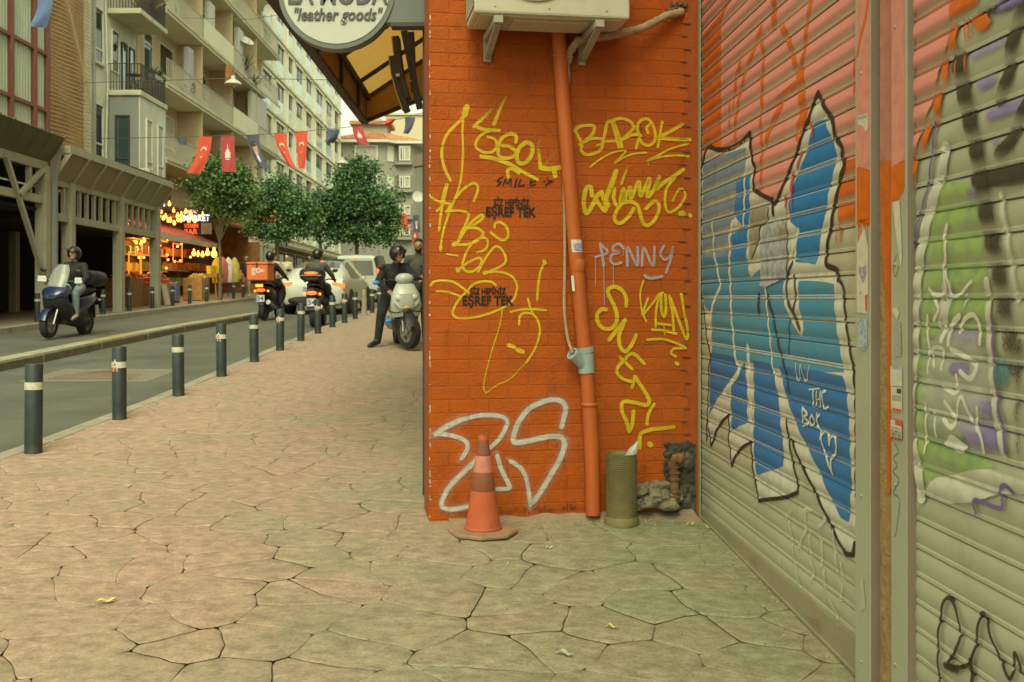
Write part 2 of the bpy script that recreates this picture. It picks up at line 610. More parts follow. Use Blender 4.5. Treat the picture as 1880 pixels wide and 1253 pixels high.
    L(n2.outputs['Fac'], rr.inputs['Value']); L(rr.outputs[0], b.inputs['Roughness'])
    bp = N(t, 'ShaderNodeBump'); bp.inputs['Strength'].default_value = 0.35; bp.inputs['Distance'].default_value = 0.006
    bh = N(t, 'ShaderNodeMath', operation='MULTIPLY_ADD'); L(n2.outputs['Fac'], bh.inputs[0]); bh.inputs[1].default_value = 1.2; L(n3.outputs['Fac'], bh.inputs[2])
    L(bh.outputs[0], bp.inputs['Height']); L(bp.outputs[0], b.inputs['Normal'])
    return m
M_STONE = paving_mat('stamped_concrete', (0.405, 0.262, 0.185), (0.262, 0.272, 0.155))
M_JOINT = pm('joint_dirt', (0.30, 0.23, 0.145), rough=0.95, var=0.3, scale=7, bump=0.4, c2=(0.175, 0.135, 0.08))

KX = -3.62                                            # street edge of the near pavement
med0 = lambda y: -6.87 + 0.045 * (y - 13.8)           # near side of the median
med1 = lambda y: med0(y) - 0.36
FKX = -10.1                                           # kerb of the far pavement
ROAD = -0.12

o = strip('ground', -160, 160, -40, 400, -0.35, M_EARTH); tag(o, kind='structure')
o = strip('road', lambda y: -10.3, lambda y: KX + 0.02, -10, 130, ROAD, M_ASPH); tag(o, kind='structure')
near_walk = strip('sidewalk', KX + 0.16, 1.6, -3, 60, -0.0024, M_JOINT); tag(near_walk, kind='structure')
far_walk = strip('far_sidewalk', -15.2, FKX - 0.18, -5, 130, 0.0, M_FARPAVE); tag(far_walk, kind='structure')

# kerb stones of both pavements, one piece per metre where they can be told apart
def kerb_line(parent, xf, y0, y1, w, zt, zb, mat, step=1.0, name='kerb_stone', bev=0.012):
    y = y0
    while y < y1:
        ya, yb = y + 0.004, min(y + step, y1) - 0.004
        xa, xb = xf(ya), xf(yb)
        b = MB()
        vs = []
        for yy, xx in ((ya, xa), (yb, xb)):
            g = zp(yy)
            vs += [(xx, yy, g + zb), (xx + w, yy, g + zb), (xx + w, yy, g + zt), (xx, yy, g + zt)]
        b.add(vs, [(0, 1, 2, 3), (4, 7, 6, 5), (0, 4, 5, 1), (1, 5, 6, 2), (2, 6, 7, 3), (3, 7, 4, 0)])
        if isinstance(mat, tuple): b.m[4] = 1
        b.build(name, list(mat) if isinstance(mat, tuple) else mat, parent, bevel=bev)
        y += step
kerb_line(near_walk, lambda y: KX, 3.0, 40, 0.157, 0.004, -0.3, M_KERB, step=1.2)
kerb_line(far_walk, lambda y: FKX - 0.18, 14, 60, 0.18, 0.006, -0.3, M_KERB, step=1.5)
median = thing('median', None, None, kind='structure')
y = 7.0
k = 0
while y < 26:
    st = 2.0
    kerb_line(median, lambda q: med1(q), y, y + st, 0.36, 0.022, -0.3, (M_KERBD, (M_KERBW, M_KERBY)[1 if k % 3 == 2 else 0]), step=st, name='median_stone', bev=0.03)
    y += st
    k += 1

# ---- stamped paving stones
def clip(poly, p, n):
    out = []
    m = len(poly)
    for i in range(m):
        a, b = poly[i], poly[(i + 1) % m]
        da = (a[0] - p[0]) * n[0] + (a[1] - p[1]) * n[1]
        db = (b[0] - p[0]) * n[0] + (b[1] - p[1]) * n[1]
        if da <= 0: out.append(a)
        if (da < 0 < db) or (db < 0 < da):
            s = da / (da - db)
            out.append((a[0] + (b[0] - a[0]) * s, a[1] + (b[1] - a[1]) * s))
    return out
def stones():
    r = random.Random(21)
    x0, x1, y0, y1 = KX + 0.158, 1.5, 1.2, 36.0
    S = 0.335
    seeds = []
    j = 0
    yy = y0 - S
    while yy < y1 + S:
        xx = x0 - S + (S / 2 if j % 2 else 0)
        while xx < x1 + S:
            seeds.append((xx + r.uniform(-.14, .14), yy + r.uniform(-.12, .12)))
            xx += S * r.choice((0.85, 1.0, 1.2))
        yy += S * 0.86
        j += 1
    grid = {}
    for i, s in enumerate(seeds):
        grid.setdefault((int(s[0] // 0.6), int(s[1] // 0.6)), []).append(i)
    cells = []
    for i, s in enumerate(seeds):
        if not (x0 - .3 < s[0] < x1 + .3 and y0 - .3 < s[1] < y1 + .3): continue
        poly = [(max(x0, s[0] - 1), max(y0, s[1] - 1)), (min(x1, s[0] + 1), max(y0, s[1] - 1)),
                (min(x1, s[0] + 1), min(y1, s[1] + 1)), (max(x0, s[0] - 1), min(y1, s[1] + 1))]
        if poly[0][0] >= poly[1][0] or poly[0][1] >= poly[2][1]: continue
        cx, cy = int(s[0] // 0.6), int(s[1] // 0.6)
        for gx in range(cx - 2, cx + 3):
            for gy in range(cy - 2, cy + 3):
                for q in grid.get((gx, gy), ()):
                    if q == i: continue
                    t = seeds[q]
                    poly = clip(poly, ((s[0] + t[0]) / 2, (s[1] + t[1]) / 2), (t[0] - s[0], t[1] - s[1]))
                    if len(poly) < 3: break
        if len(poly) >= 3: cells.append((s, poly))
    return cells
def warp(x, y):
    v = noise.noise_vector(Vector((x * 3.1, y * 3.1, 2.0)))
    w = noise.noise_vector(Vector((x * 11, y * 11, 5.0)))
    return x + v[0] * 0.06 + w[0] * 0.012, y + v[1] * 0.06 + w[1] * 0.012
def stone_mesh(b, poly):
    pts = []
    n = len(poly)
    for i in range(n):
        a, c = poly[i], poly[(i + 1) % n]
        L = math.hypot(c[0] - a[0], c[1] - a[1])
        m = max(1, int(L / 0.03))
        for k in range(m):
            t = k / m
            pts.append((a[0] + (c[0] - a[0]) * t, a[1] + (c[1] - a[1]) * t))
    # round the corners a little, then bend everything with one shared warp
    for _ in range(1):
        pts = [((pts[i - 1][0] + 6 * pts[i][0] + pts[(i + 1) % len(pts)][0]) / 8,
                (pts[i - 1][1] + 6 * pts[i][1] + pts[(i + 1) % len(pts)][1]) / 8) for i in range(len(pts))]
    pts = [warp(*p) for p in pts]
    m = len(pts)
    cx, cy = sum(p[0] for p in pts) / m, sum(p[1] for p in pts) / m
    low, top = [], []
    tilt = (noise.noise(Vector((cx * 5, cy * 5, 9))) * 0.0012)
    for i, p in enumerate(pts):
        a, c = pts[i - 1], pts[(i + 1) % m]
        tx, ty = c[0] - a[0], c[1] - a[1]
        L = math.hypot(tx, ty) or 1
        nx, ny = -ty / L, tx / L          # inwards for a counter-clockwise ring
        f = 0.45 + noise.noise(Vector((p[0] * 2.3, p[1] * 2.3, 4.2))) * 1.5
        f = max(0.0, min(1.0, f))
        j = -0.0002 + 0.0032 * f
        q = (p[0] + nx * j, p[1] + ny * j)
        low.append((q[0], q[1], gz(*q) - 0.0042))
        w = 0.004 + 0.004 * f
        q = (q[0] + nx * w, q[1] + ny * w)
        top.append((q[0], q[1], gz(*q) + tilt - 0.0012))
    ins = []
    for i, p in enumerate(top):
        q = (p[0] + (cx - p[0]) * 0.14, p[1] + (cy - p[1]) * 0.14)
        ins.append((q[0], q[1], gz(*q) + tilt))
    vs = low + top + ins + [(cx, cy, gz(cx, cy) + tilt)]
    fs = []
    for i in range(m):
        k = (i + 1) % m
        fs += [(i, k, m + k, m + i), (m + i, m + k, 2 * m + k, 2 * m + i), (2 * m + i, 2 * m + k, 3 * m)]
    b.add(vs, fs)
def wall_y(x):            # foot of the painted brick wall
    return 5.14 + 0.1544 * (x + 0.343)
def shut_x(y):            # plane of the roller shutters
    return 1.108 + 0.044 * (5.33 - y)
def area2(p):
    return sum(p[i][0] * p[(i + 1) % len(p)][1] - p[(i + 1) % len(p)][0] * p[i][1] for i in range(len(p)))
cells = []
for s, poly in stones():
    if s[0] > shut_x(s[1]) + 0.3: continue
    if s[0] > -0.2 and s[1] > wall_y(s[0]) + 0.35: continue
    if s[0] > 0.2 and s[1] > 6.0: continue
    if area2(poly) < 0: poly = poly[::-1]
    cells.append((s, poly))
def in_view(s):
    x, y = s
    if y < 2.4: return False
    u = VX + F * x / y
    v = VY + F * (CAMZ - gz(x, y)) / y
    return -90 < u < 1980 and v < 1330
cells.sort(key=lambda c: (not in_view(c[0]), c[0][1]))
rest = MB()
for i, (s, poly) in enumerate(cells):
    if i < 300 and in_view(s):
        b = MB()
        stone_mesh(b, poly)
        b.build('paving_stone', M_STONE, near_walk, smooth=R(25), recalc=False)
    else:
        stone_mesh(rest, poly)
o = rest.build('paving_field', M_STONE, near_walk, smooth=R(25), recalc=False)
o['kind'] = 'stuff'

# ---- faded road marking in the near lane
M_MARK = paint('road_paint_faded', (0.42, 0.38, 0.27), amt=0.42, speck=0.7, scale=40)
M_MARKR = paint('road_paint_red', (0.26, 0.11, 0.07), amt=0.5, speck=0.8, scale=40)
b = MB()
def road_patch(b, u0, u1, y0, y1, n=6, dz=0.004):
    vs, fs, al = [], [], []
    ys = [y0 + (y1 - y0) * i / n for i in range(n + 1)]
    for i, yy in enumerate(ys):
        for k in range(5):
            xx = u0 + (u1 - u0) * k / 4
            vs.append((xx, yy, gz(xx, yy) + ROAD + dz)); al.append(0.75)
    for i in range(n):
        for k in range(4):
            q = i * 5 + k
            fs.append((q, q + 1, q + 6, q + 5))
    b.add(vs, fs, a=al)
road_patch(b, -6.1, -4.45, 12.7, 14.1)
mk = b.build('road_marking', M_MARK, None, attr=True, recalc=False)
tag(mk, kind='structure')
b = MB()
for yy in (12.95, 13.15, 13.35):
    road_patch(b, -5.85, -4.75, yy, yy + 0.09, 1, 0.008)
vs = [(-5.75, 13.55, 0), (-5.1, 13.55, 0), (-5.42, 14.0, 0)]
b.add([(x, y_, gz(x, y_) + ROAD + 0.008) for x, y_, _ in vs], [(0, 1, 2)], a=[.8, .8, .8])
b.build('marking_text', M_MARKR, mk, attr=True, recalc=False)

# ---- bollards
M_BOL = pm('bollard_paint', (0.026, 0.034, 0.030), rough=0.5, var=0.25, scale=9, bump=0.08, bscale=90, dirt=(0.10, 0.085, 0.06), dirt_scale=5, dirt_amt=0.7, coords='obj')
M_BAND = pm('bollard_band', (0.52, 0.49, 0.37), rough=0.6, var=0.15, scale=18, dirt=(0.2, 0.17, 0.1), dirt_scale=14, dirt_amt=0.6, coords='obj')
M_STK = pm('sticker_white', (0.6, 0.55, 0.45), rough=0.5, var=0.1)
M_RED = pm('sticker_red', (0.5, 0.07, 0.035), rough=0.5, var=0.1)
M_STONEPOST = pm('cast_stone', (0.30, 0.26, 0.16), rough=0.9, var=0.3, scale=25, bump=0.6, bscale=60)
def bollard_meshes(r, h):
    b = MB()
    b.lathe([(r, -0.1), (r, 0), (r, h - 0.012), (r - 0.004, h - 0.003), (r - 0.012, h), (0.0001, h + 0.001)], 24)
    post = b.mesh('post', M_BOL, smooth=True)
    b = MB()
    b.lathe([(r + 0.0015, h - 0.19), (r + 0.003, h - 0.189), (r + 0.003, h - 0.137), (r + 0.0015, h - 0.136)], 24, caps=False)
    band = b.mesh('reflective_band', M_BAND, smooth=True)
    return post, band
BP, BB = bollard_meshes(0.062, 0.655)
def sticker_mesh():
    b = MB()
    poly = [(-0.024, -0.05), (0.024, -0.05), (0.024, 0.015), (0.0, 0.062), (-0.024, 0.015)]
    b.add([(x, -0.0665 - 0.0008 + abs(x) * 0.28, y) for x, y in poly], [tuple(range(5))], 0)
    p2 = [(-0.015, 0.0), (0.015, 0.0), (0, 0.036)]
    b.add([(x, -0.0685 + abs(x) * 0.28, y) for x, y in p2], [(0, 1, 2)], 1)
    for q in (-0.012, -0.024, -0.036):
        b.add([(-0.019, -0.0685 + .005, q - 0.006), (0.019, -0.0685 + .005, q - 0.006), (0.019, -0.0685 + .005, q + 0.002), (-0.019, -0.0685 + .005, q + 0.002)], [(0, 1, 2, 3)], 1)
    return b.mesh('warning_sticker', [M_STK, M_RED], recalc=False)
BS = sticker_mesh()
ORD = ['nearest', 'second', 'third', 'fourth', 'fifth', 'sixth', 'seventh', 'eighth', 'ninth', 'tenth', 'eleventh', 'twelfth', 'thirteenth', 'fourteenth']
stickers = {1, 3, 5, 7, 9}
for i in range(14):
    Y = 7.29 + 1.668 * i
    X = -3.385
    if i == 11:
        t = thing('stone_post', 'stubby rough cast stone post standing in the row of dark bollards', 'bollard', (X, Y, gz(X, Y)))
        b = MB()
        b.lathe([(0.085, -.05), (0.085, 0.05), (0.07, 0.1), (0.075, 0.22), (0.062, 0.3), (0.07, 0.42), (0.055, 0.52), (0.066, 0.56), (0.062, 0.64), (0.03, 0.66), (0.0001, .665)], 14)
        b.build('post', M_STONEPOST, t, smooth=True)
        continue
    lab = ('%s dark bollard from the camera in the kerbside row' % ORD[i])
    if i in stickers: lab += ', warning sticker on band'
    t = thing('bollard', lab, 'bollard', (X, Y, gz(X, Y)), rnd.uniform(-.2, .2), 'dark bollards along the near kerb')
    t.rotation_euler = (rnd.uniform(-.012, .012), rnd.uniform(-.012, .012), 0)
    inst('post', BP, t)
    inst('reflective_band', BB, t)
    if i in stickers:
        inst('warning_sticker', BS, t, (0, 0, 0.485), (0, 0, R(-14)))
# ================================================================== painted brick wall at the corner
WA, WB = Vector((-0.343, 5.14, 0)), Vector((1.082, 5.36, 0))
WU = (WB - WA).normalized()
WN = Vector((WU.y, -WU.x, 0))               # outwards, towards the camera
WL = (WB - WA).length
M_BRICK = pm('orange_painted_brick', (0.385, 0.076, 0.004), rough=0.7, spec=0.25, var=0.16, scale=2.4, bump=0.5, bscale=70, rand=0.07,
             dirt=(0.20, 0.044, 0.006), dirt_scale=2.4, dirt_amt=0.7)
M_MORT = pm('orange_painted_joint', (0.335, 0.066, 0.004), rough=0.75, var=0.15, scale=14, bump=0.4, bscale=120)
M_SHELL = pm('orange_render', (0.48, 0.10, 0.013), rough=0.7, var=0.12, scale=3, bump=0.2)
CH, BL, JT = 0.0690, 0.2085, 0.0045
Z_TOPBRICK = 2.83
def brick_rows():
    """course index, z0, list of (s0, s1) along the wall"""
    r = random.Random(5)
    out = []
    z = -0.135
    c = 0
    while z < Z_TOPBRICK:
        s = 0.0
        first = 0.105 if c % 2 == 0 else BL
        cuts = [0.0]
        s = first
        while s < WL - 0.05:
            cuts.append(s)
            s += BL
        end = WL - 0.045 - (0.02 if c % 2 else 0.0)
        cuts = [q for q in cuts if q < end - 0.06] + [end]
        out.append((c, z, [(a, b) for a, b in zip(cuts, cuts[1:])]))
        z += CH
        c += 1
    return out
BROWS = brick_rows()
def bj(c, k):
    """how far each brick stands proud of the wall"""
    return 0.0012 * noise.noise(Vector((c * 3.7, k * 5.3, 1.0)))
def foot_z(s):
    p = WA + WU * s
    return gz(p.x, p.y)
def brick_depth(s, z):
    """relief of the wall surface over its mean plane, as the bricks below are built"""
    c = int((z - BROWS[0][1]) / CH)
    if c < 0 or c >= len(BROWS): return 0.0
    _, z0, bs = BROWS[c]
    d = min(z - z0, z0 + CH - z)
    e = bs[0][0]
    for k, (a, b) in enumerate(bs):
        if a <= s <= b:
            d = min(d, s - a if a > 0 else 1, b - s)
            base = bj(c, k)
            g = JT / 2
            if d < g: return -0.002
            if d < g + 0.0035: return -0.002 + (0.002 + base) * (d - g) / 0.0035
            return base
    return -0.004
def wallp(s, z, off=0.0):
    return WA + WU * s + WN * (off + brick_depth(s, z)) + Vector((0, 0, z))
def wall_sz(px, py):
    """photograph pixel to wall coordinates"""
    d = at(px, py, 1.0) - Vector((0, 0, CAMZ))
    k = WA.dot(WN) / (d.x * WN.x + d.y * WN.y)
    p = Vector((0, 0, CAMZ)) + d * k
    return (p - WA).dot(WU), p.z

brick_wall = thing('brick_wall', 'orange painted brick wall covered in yellow graffiti beside the roller shutter', 'wall', (WA.x, WA.y, 0))
TOW = Matrix.Translation((-WA.x, -WA.y, 0))
ang = math.atan2(WU.y, WU.x)
b = MB()
Mw = Matrix((WU, -WN, Vector((0, 0, 1)))).transposed()
b.box((Vector((0, 0, 0)) + WU * (WL / 2 + 0.02) - WN * (0.002 + 0.15) + Vector((0, 0, 1.6))), (WL + 0.04, 0.3, 3.8), Mw)
b.build('mortar', M_MORT, brick_wall)
brick_cache = {}
def brick_mesh(w):
    k = round(w, 3)
    if k not in brick_cache:
        b = MB()
        b.box((w / 2, 0, CH / 2 - JT / 2), (w - JT, 0.02, CH - JT))
        brick_cache[k] = b.mesh('brick', M_BRICK, bevel=0.0022)
    return brick_cache[k]
hole = {}
upper = MB()
nb = 0
for c, z0, bs in BROWS:
    for k, (a, e) in enumerate(bs):
        if z0 + CH < foot_z(a) - 0.01: continue
        # the broken corner by the shutter and one knocked-out half brick
        if a > 1.19 and z0 < 0.37: continue
        if a > 0.99 and z0 < 0.14: continue
        p = WU * a + WN * (bj(c, k) - 0.01) + Vector((0, 0, z0 + JT / 2))
        o = inst('brick', brick_mesh(e - a), brick_wall, p, (0, 0, ang))
        nb += 1
print('bricks', nb)

# ------------------------------------------------------------------ spray paint as ribbons that follow the relief
def smooth_path(pts, step):
    """Catmull-Rom through pts, resampled"""
    if len(pts) == 1: return [pts[0]]
    P = [pts[0]] + list(pts) + [pts[-1]]
    out = []
    for i in range(1, len(P) - 2):
        p0, p1, p2, p3 = P[i - 1], P[i], P[i + 1], P[i + 2]
        L = math.hypot(p2[0] - p1[0], p2[1] - p1[1])
        n = max(1, int(L / step))
        for k in range(n):
            t = k / n
            q = []
            for d in range(2):
                q.append(0.5 * (2 * p1[d] + (p2[d] - p0[d]) * t + (2 * p0[d] - 5 * p1[d] + 4 * p2[d] - p3[d]) * t * t + (3 * p1[d] - p0[d] - 3 * p2[d] + p3[d]) * t ** 3))
            out.append(tuple(q))
    out.append(pts[-1])
    return out
def ribbon(b, pts, w, surf, off, soft=0.3, step=0.006, a0=1.0, a1=None, wob=0.06, taper=0.0):
    """pts in surface coordinates, w full width in metres, soft = share of the half width that fades"""
    a1 = a0 if a1 is None else a1
    path = smooth_path(pts, step) if len(pts) > 1 else [(pts[0][0] - w * .12, pts[0][1]), (pts[0][0] + w * .12, pts[0][1])]
    n = len(path)
    ku = [-1.0, -(1 - soft), -(1 - soft) * 0.4, (1 - soft) * 0.4, (1 - soft), 1.0]
    ka = [0.0, 0.85, 1.0, 1.0, 0.85, 0.0]
    hw = w / 2
    # rounded ends
    t = (path[1][0] - path[0][0], path[1][1] - path[0][1]); L = math.hypot(*t) or 1; t0 = (t[0] / L, t[1] / L)
    t = (path[-1][0] - path[-2][0], path[-1][1] - path[-2][1]); L = math.hypot(*t) or 1; t1 = (t[0] / L, t[1] / L)
    ext = []
    for f, sc in ((0.95, 0.25), (0.8, 0.6), (0.45, 0.88)):
        ext.append(((path[0][0] - t0[0] * hw * f, path[0][1] - t0[1] * hw * f), sc, 0.0))
    core = [(p, 1.0, i / max(1, n - 1)) for i, p in enumerate(path)]
    tail = []
    for f, sc in ((0.45, 0.88), (0.8, 0.6), (0.95, 0.25)):
        tail.append(((path[-1][0] + t1[0] * hw * f, path[-1][1] + t1[1] * hw * f), sc, 1.0))
    seq = ext + core + tail
    vs, fs, al = [], [], []
    m = len(seq)
    for i, (p, sc, u) in enumerate(seq):
        a = seq[max(0, i - 1)][0]; c = seq[min(m - 1, i + 1)][0]
        tx, ty = c[0] - a[0], c[1] - a[1]
        L = math.hypot(tx, ty) or 1
        nx, ny = -ty / L, tx / L
        ww = hw * sc * (1 + wob * noise.noise(Vector((p[0] * 40, p[1] * 40, off * 9000))))
        if taper: ww *= 1 - taper * u
        amp = a0 + (a1 - a0) * u
        edge = 0.35 if (i == 0 or i == m - 1) else 1.0
        for q, qa in zip(ku, ka):
            s_, z_ = p[0] + nx * ww * q, p[1] + ny * ww * q
            vs.append(surf(s_, z_, off)); al.append(qa * amp * edge)
    for i in range(m - 1):
        for k in range(5):
            q = i * 6 + k
            fs.append((q, q + 1, q + 7, q + 6))
    b.add(vs, fs, a=al)

_off = [0.0008]
def wall_tag(name, label, mat, win, strokes, parent=brick_wall, soft=0.3):
    """strokes: (width, points[, a0[, a1[, soft]]]) in the pixels of a 5x window on the photograph"""
    ox, oy, sc = win
    b = MB()
    px_m = 5.0 * 351.0 * sc / 5.0
    for st in strokes:
        w, pts = st[0], st[1]
        a0 = st[2] if len(st) > 2 else 1.0
        a1 = st[3] if len(st) > 3 else a0
        sf = st[4] if len(st) > 4 else soft
        P = [wall_sz(ox + x / sc, oy + y / sc) for x, y in pts]
        ribbon(b, P, w * (3.0 if mat is P_WHT else 2.1) / px_m, wallp, _off[0] - .00003, soft=.95, a0=a0 * (.34 if mat is P_WHT else .2), a1=a1 * (.34 if mat is P_WHT else .2), step=0.008)
        ribbon(b, P, w * (1.08 if sf < 0.45 else 1.12) / px_m, wallp, _off[0], soft=sf, a0=a0, a1=a1, step=0.005)
        _off[0] += 0.00006
    for i in range(len(b.v)):
        b.v[i] = (b.v[i][0] - WA.x, b.v[i][1] - WA.y, b.v[i][2])
    o = b.build(name, mat, parent, attr=True, recalc=False)
    if label: o['label'] = label
    return o
P_YEL = paint('yellow_spray', (0.64, 0.44, 0.010), amt=0.9, speck=0.28)
P_WHT = paint('white_spray', (0.56, 0.54, 0.47), amt=0.84, speck=0.55, scale=420)
P_BLK = paint('black_spray', (0.012, 0.010, 0.008), amt=0.96, speck=0.35)
P_LIL = paint('lilac_spray', (0.42, 0.30, 0.31), amt=0.96, speck=0.15)
W1, W2, W3 = (780, 180, 5.0), (780, 420, 5.0), (780, 660, 5.0)
W4, W5, W6 = (1000, 190, 5.0), (1000, 420, 5.0), (1000, 660, 5.0)

wall_tag('graffiti_scrawl', 'tall yellow scrawl down the left side of the wall', P_YEL, W1, [
    (30, [(380, 75), (370, 120), (340, 190), (240, 290), (185, 370), (155, 480), (165, 590), (195, 680), (235, 755)]),
    (62, [(384, 88), (366, 150)]),
    (22, [(355, 160), (345, 300), (350, 450), (345, 600), (335, 720), (305, 850), (260, 960), (215, 1080), (175, 1200), (150, 1330), (145, 1400)]),
    (36, [(145, 1370), (145, 1385)]),
    (40, [(200, 805), (180, 880), (160, 980)]), (26, [(160, 980), (145, 1080), (130, 1215)]),
    (24, [(60, 915), (130, 950), (240, 975)]), (24, [(240, 975), (200, 1050)]), (22, [(110, 1040), (150, 1000)]),
    (24, [(275, 930), (350, 840), (440, 785), (485, 810), (480, 870), (450, 945)]),
    (26, [(195, 1045), (300, 1035), (390, 1055), (400, 1090), (370, 1170), (330, 1250), (300, 1330)]),
    (28, [(300, 1330), (360, 1230), (440, 1130), (520, 1075), (530, 1105), (450, 1165), (380, 1195), (470, 1195), (535, 1240), (500, 1295), (400, 1345), (270, 1345)]),
    (46, [(270, 1345), (285, 1340)]),
    (27, [(640, 1185), (650, 1150), (700, 1145), (750, 1190), (765, 1260), (740, 1300), (690, 1300), (610, 1240)]),
])
wall_tag('graffiti_scrawl', None, P_YEL, W2, [
    (18, [(205, 235), (300, 250)]),
    (24, [(480, 220), (540, 200), (575, 160), (575, 105), (530, 85), (450, 120), (390, 200), (355, 290), (345, 340), (370, 385), (430, 395), (500, 350), (520, 290), (490, 270), (400, 310), (330, 360), (300, 385)]),
    (42, [(300, 378), (303, 384)]),
    (23, [(490, 395), (540, 300), (600, 210), (650, 165), (700, 185), (740, 260), (730, 320), (650, 370), (550, 410), (640, 395), (740, 410), (810, 450), (845, 520), (840, 580), (815, 650), (760, 700), (690, 740), (560, 790), (430, 820), (320, 825), (265, 800), (260, 750), (300, 670), (360, 600), (400, 560), (450, 510), (530, 485), (610, 490), (650, 520)]),
    (38, [(548, 408), (560, 404)]),
    (23, [(55, 520), (90, 485), (180, 475), (270, 495), (340, 540), (400, 590)]),
    (22, [(110, 575), (220, 585), (320, 620)]),
    (26, [(710, 755), (690, 870), (660, 980), (620, 1100), (590, 1210), (555, 1350), (540, 1450), (565, 1505), (640, 1450), (780, 1380), (870, 1290), (935, 1220)], 0.62, 0.5, 0.75),
    (24, [(945, 645), (960, 700), (990, 780), (1030, 830), (1055, 920), (1040, 1020), (1000, 1120), (930, 1230)], 1.0, 0.6),
    (22, [(790, 765), (880, 745), (1000, 740), (1110, 750)]), (22, [(865, 880), (870, 810), (910, 775), (980, 780)]),
    (24, [(1100, 310), (1060, 400), (1040, 520), (1030, 650)]), (40, [(1095, 305), (1100, 312)]),
    (40, [(770, 1070), (815, 1085)]), (44, [(850, 1115), (895, 1130)]),
])
wall_tag('graffiti_ego', 'yellow bubble letters EGO', P_YEL, W1, [
    (48, [(637, 235), (670, 150), (710, 60), (770, -60)], 1.0, 0.15, 0.6),
    (46, [(455, 262), (520, 200), (590, 130), (660, 40)], 0.9, 0.1, 0.6),
    (34, [(455, 260), (540, 290), (680, 300)]),
    (28, [(600, 300), (520, 340), (470, 410), (475, 460), (540, 500), (620, 495), (660, 440), (640, 380), (580, 360)]),
    (36, [(835, 405), (835, 350), (780, 332), (710, 370), (675, 450), (680, 530), (740, 555), (820, 535), (830, 490), (780, 450), (715, 440)]),
    (42, [(860, 470), (840, 540), (870, 600), (930, 590), (980, 520), (985, 440), (930, 410), (870, 455)]),
    (42, [(520, 540), (640, 560), (780, 610)], 0.95), (34, [(780, 605), (900, 680), (1030, 750)], 0.95),
    (36, [(765, 725), (760, 670), (800, 650), (860, 690)]),
    (60, [(1062, 630), (1050, 550), (1040, 450), (1060, 350)], 0.9, 0.05, 0.7),
    (48, [(1062, 640), (1130, 655), (1235, 640)]), (50, [(1180, 650), (1195, 715)]),
    (70, [(1110, 600), (1180, 520), (1235, 430)], 0.35, 0.15, 0.8),
])
wall_tag('graffiti_smile', 'small black handwritten word SMILE', P_BLK, W1, [
    (13, [(712, 725), (660, 768), (702, 775), (662, 808)]), (13, [(718, 806), (738, 748), (755, 788), (790, 745), (785, 806)]),
    (15, [(842, 748), (825, 815)]), (14, [(878, 752), (860, 805), (915, 800)]), (10, [(945, 800)]),
    (14, [(972, 752), (970, 805), (1012, 796)]), (12, [(970, 778), (1015, 762)]),
    (10, [(1085, 770), (1105, 768)]), (12, [(1105, 803), (1145, 775), (1128, 753)]), (28, [(1150, 770), (1160, 768)]),
])
wall_tag('graffiti_barok', 'yellow tag BAROK with two underlines', P_YEL, W4, [
    (34, [(275, 250), (330, 212), (420, 202), (455, 222), (440, 280), (380, 340), (325, 380)]),
    (32, [(275, 250), (310, 310), (340, 370), (335, 430), (370, 470), (440, 465), (500, 440), (528, 390), (530, 340), (490, 322), (420, 328), (350, 362)]),
    (22, [(480, 388), (515, 375)]), (34, [(520, 420), (545, 310), (572, 185), (612, 175), (645, 270), (680, 400)]),
    (28, [(535, 352), (690, 345)]), (30, [(625, 160), (655, 230), (690, 330), (708, 400)]),
    (32, [(622, 158), (700, 140), (780, 168), (812, 222), (770, 280), (712, 332), (800, 292), (868, 288)]),
    (30, [(838, 410), (858, 340), (880, 300)]),
    (32, [(860, 280), (846, 220), (880, 160), (940, 145), (985, 190), (1012, 270), (1010, 340), (960, 388), (900, 372), (868, 320)]),
    (30, [(945, 270), (935, 225), (970, 188)]), (30, [(1075, 175), (1055, 300), (1038, 400)]),
    (36, [(1255, 200), (1150, 260), (1050, 312)]), (38, [(1050, 322), (1200, 332), (1330, 335)]),
    (20, [(420, 585), (500, 520), (620, 455), (740, 435), (700, 490), (640, 550), (720, 500), (820, 465), (930, 455)]),
    (22, [(1320, 372), (1150, 420), (1040, 480), (940, 525), (1060, 495), (1200, 480), (1320, 487)]), (6, [(948, 530), (950, 570)]),
])
wall_tag('graffiti_script', 'yellow joined-up script with a long looping tail', P_YEL, W4, [
    (46, [(432, 845), (420, 772), (380, 782), (358, 880), (365, 980), (390, 1008), (440, 930), (480, 850), (520, 818)]),
    (42, [(520, 818), (545, 900), (562, 960), (545, 988), (480, 900)]),
    (64, [(650, 635), (610, 750), (560, 870), (575, 930)], 0.75, 0.75, 0.45), (38, [(640, 790), (630, 870), (650, 930)]),
    (36, [(705, 735), (735, 650), (775, 545)], 0.95, 0.15, 0.6),
    (40, [(690, 905), (722, 785), (722, 895), (782, 772), (792, 870), (862, 722), (880, 850), (960, 690), (940, 855), (1000, 792), (1052, 672), (1022, 785), (1090, 732), (1180, 672), (1268, 612)]),
    (32, [(1190, 685), (1120, 780), (1102, 880), (1112, 970), (1150, 1000), (1230, 950), (1285, 860), (1275, 802), (1232, 790), (1175, 890)], 0.8, 0.55),
    (66, [(1255, 1015), (1264, 1015)]), (40, [(1333, 1028), (1337, 1032)]),
    (40, [(812, 970), (770, 1040), (700, 1098), (652, 1090), (642, 1030), (690, 940), (770, 902), (842, 930), (872, 1010), (902, 1100), (942, 1122), (1000, 1080), (1042, 1000), (1042, 922), (1000, 902), (930, 965)], 0.85),
])
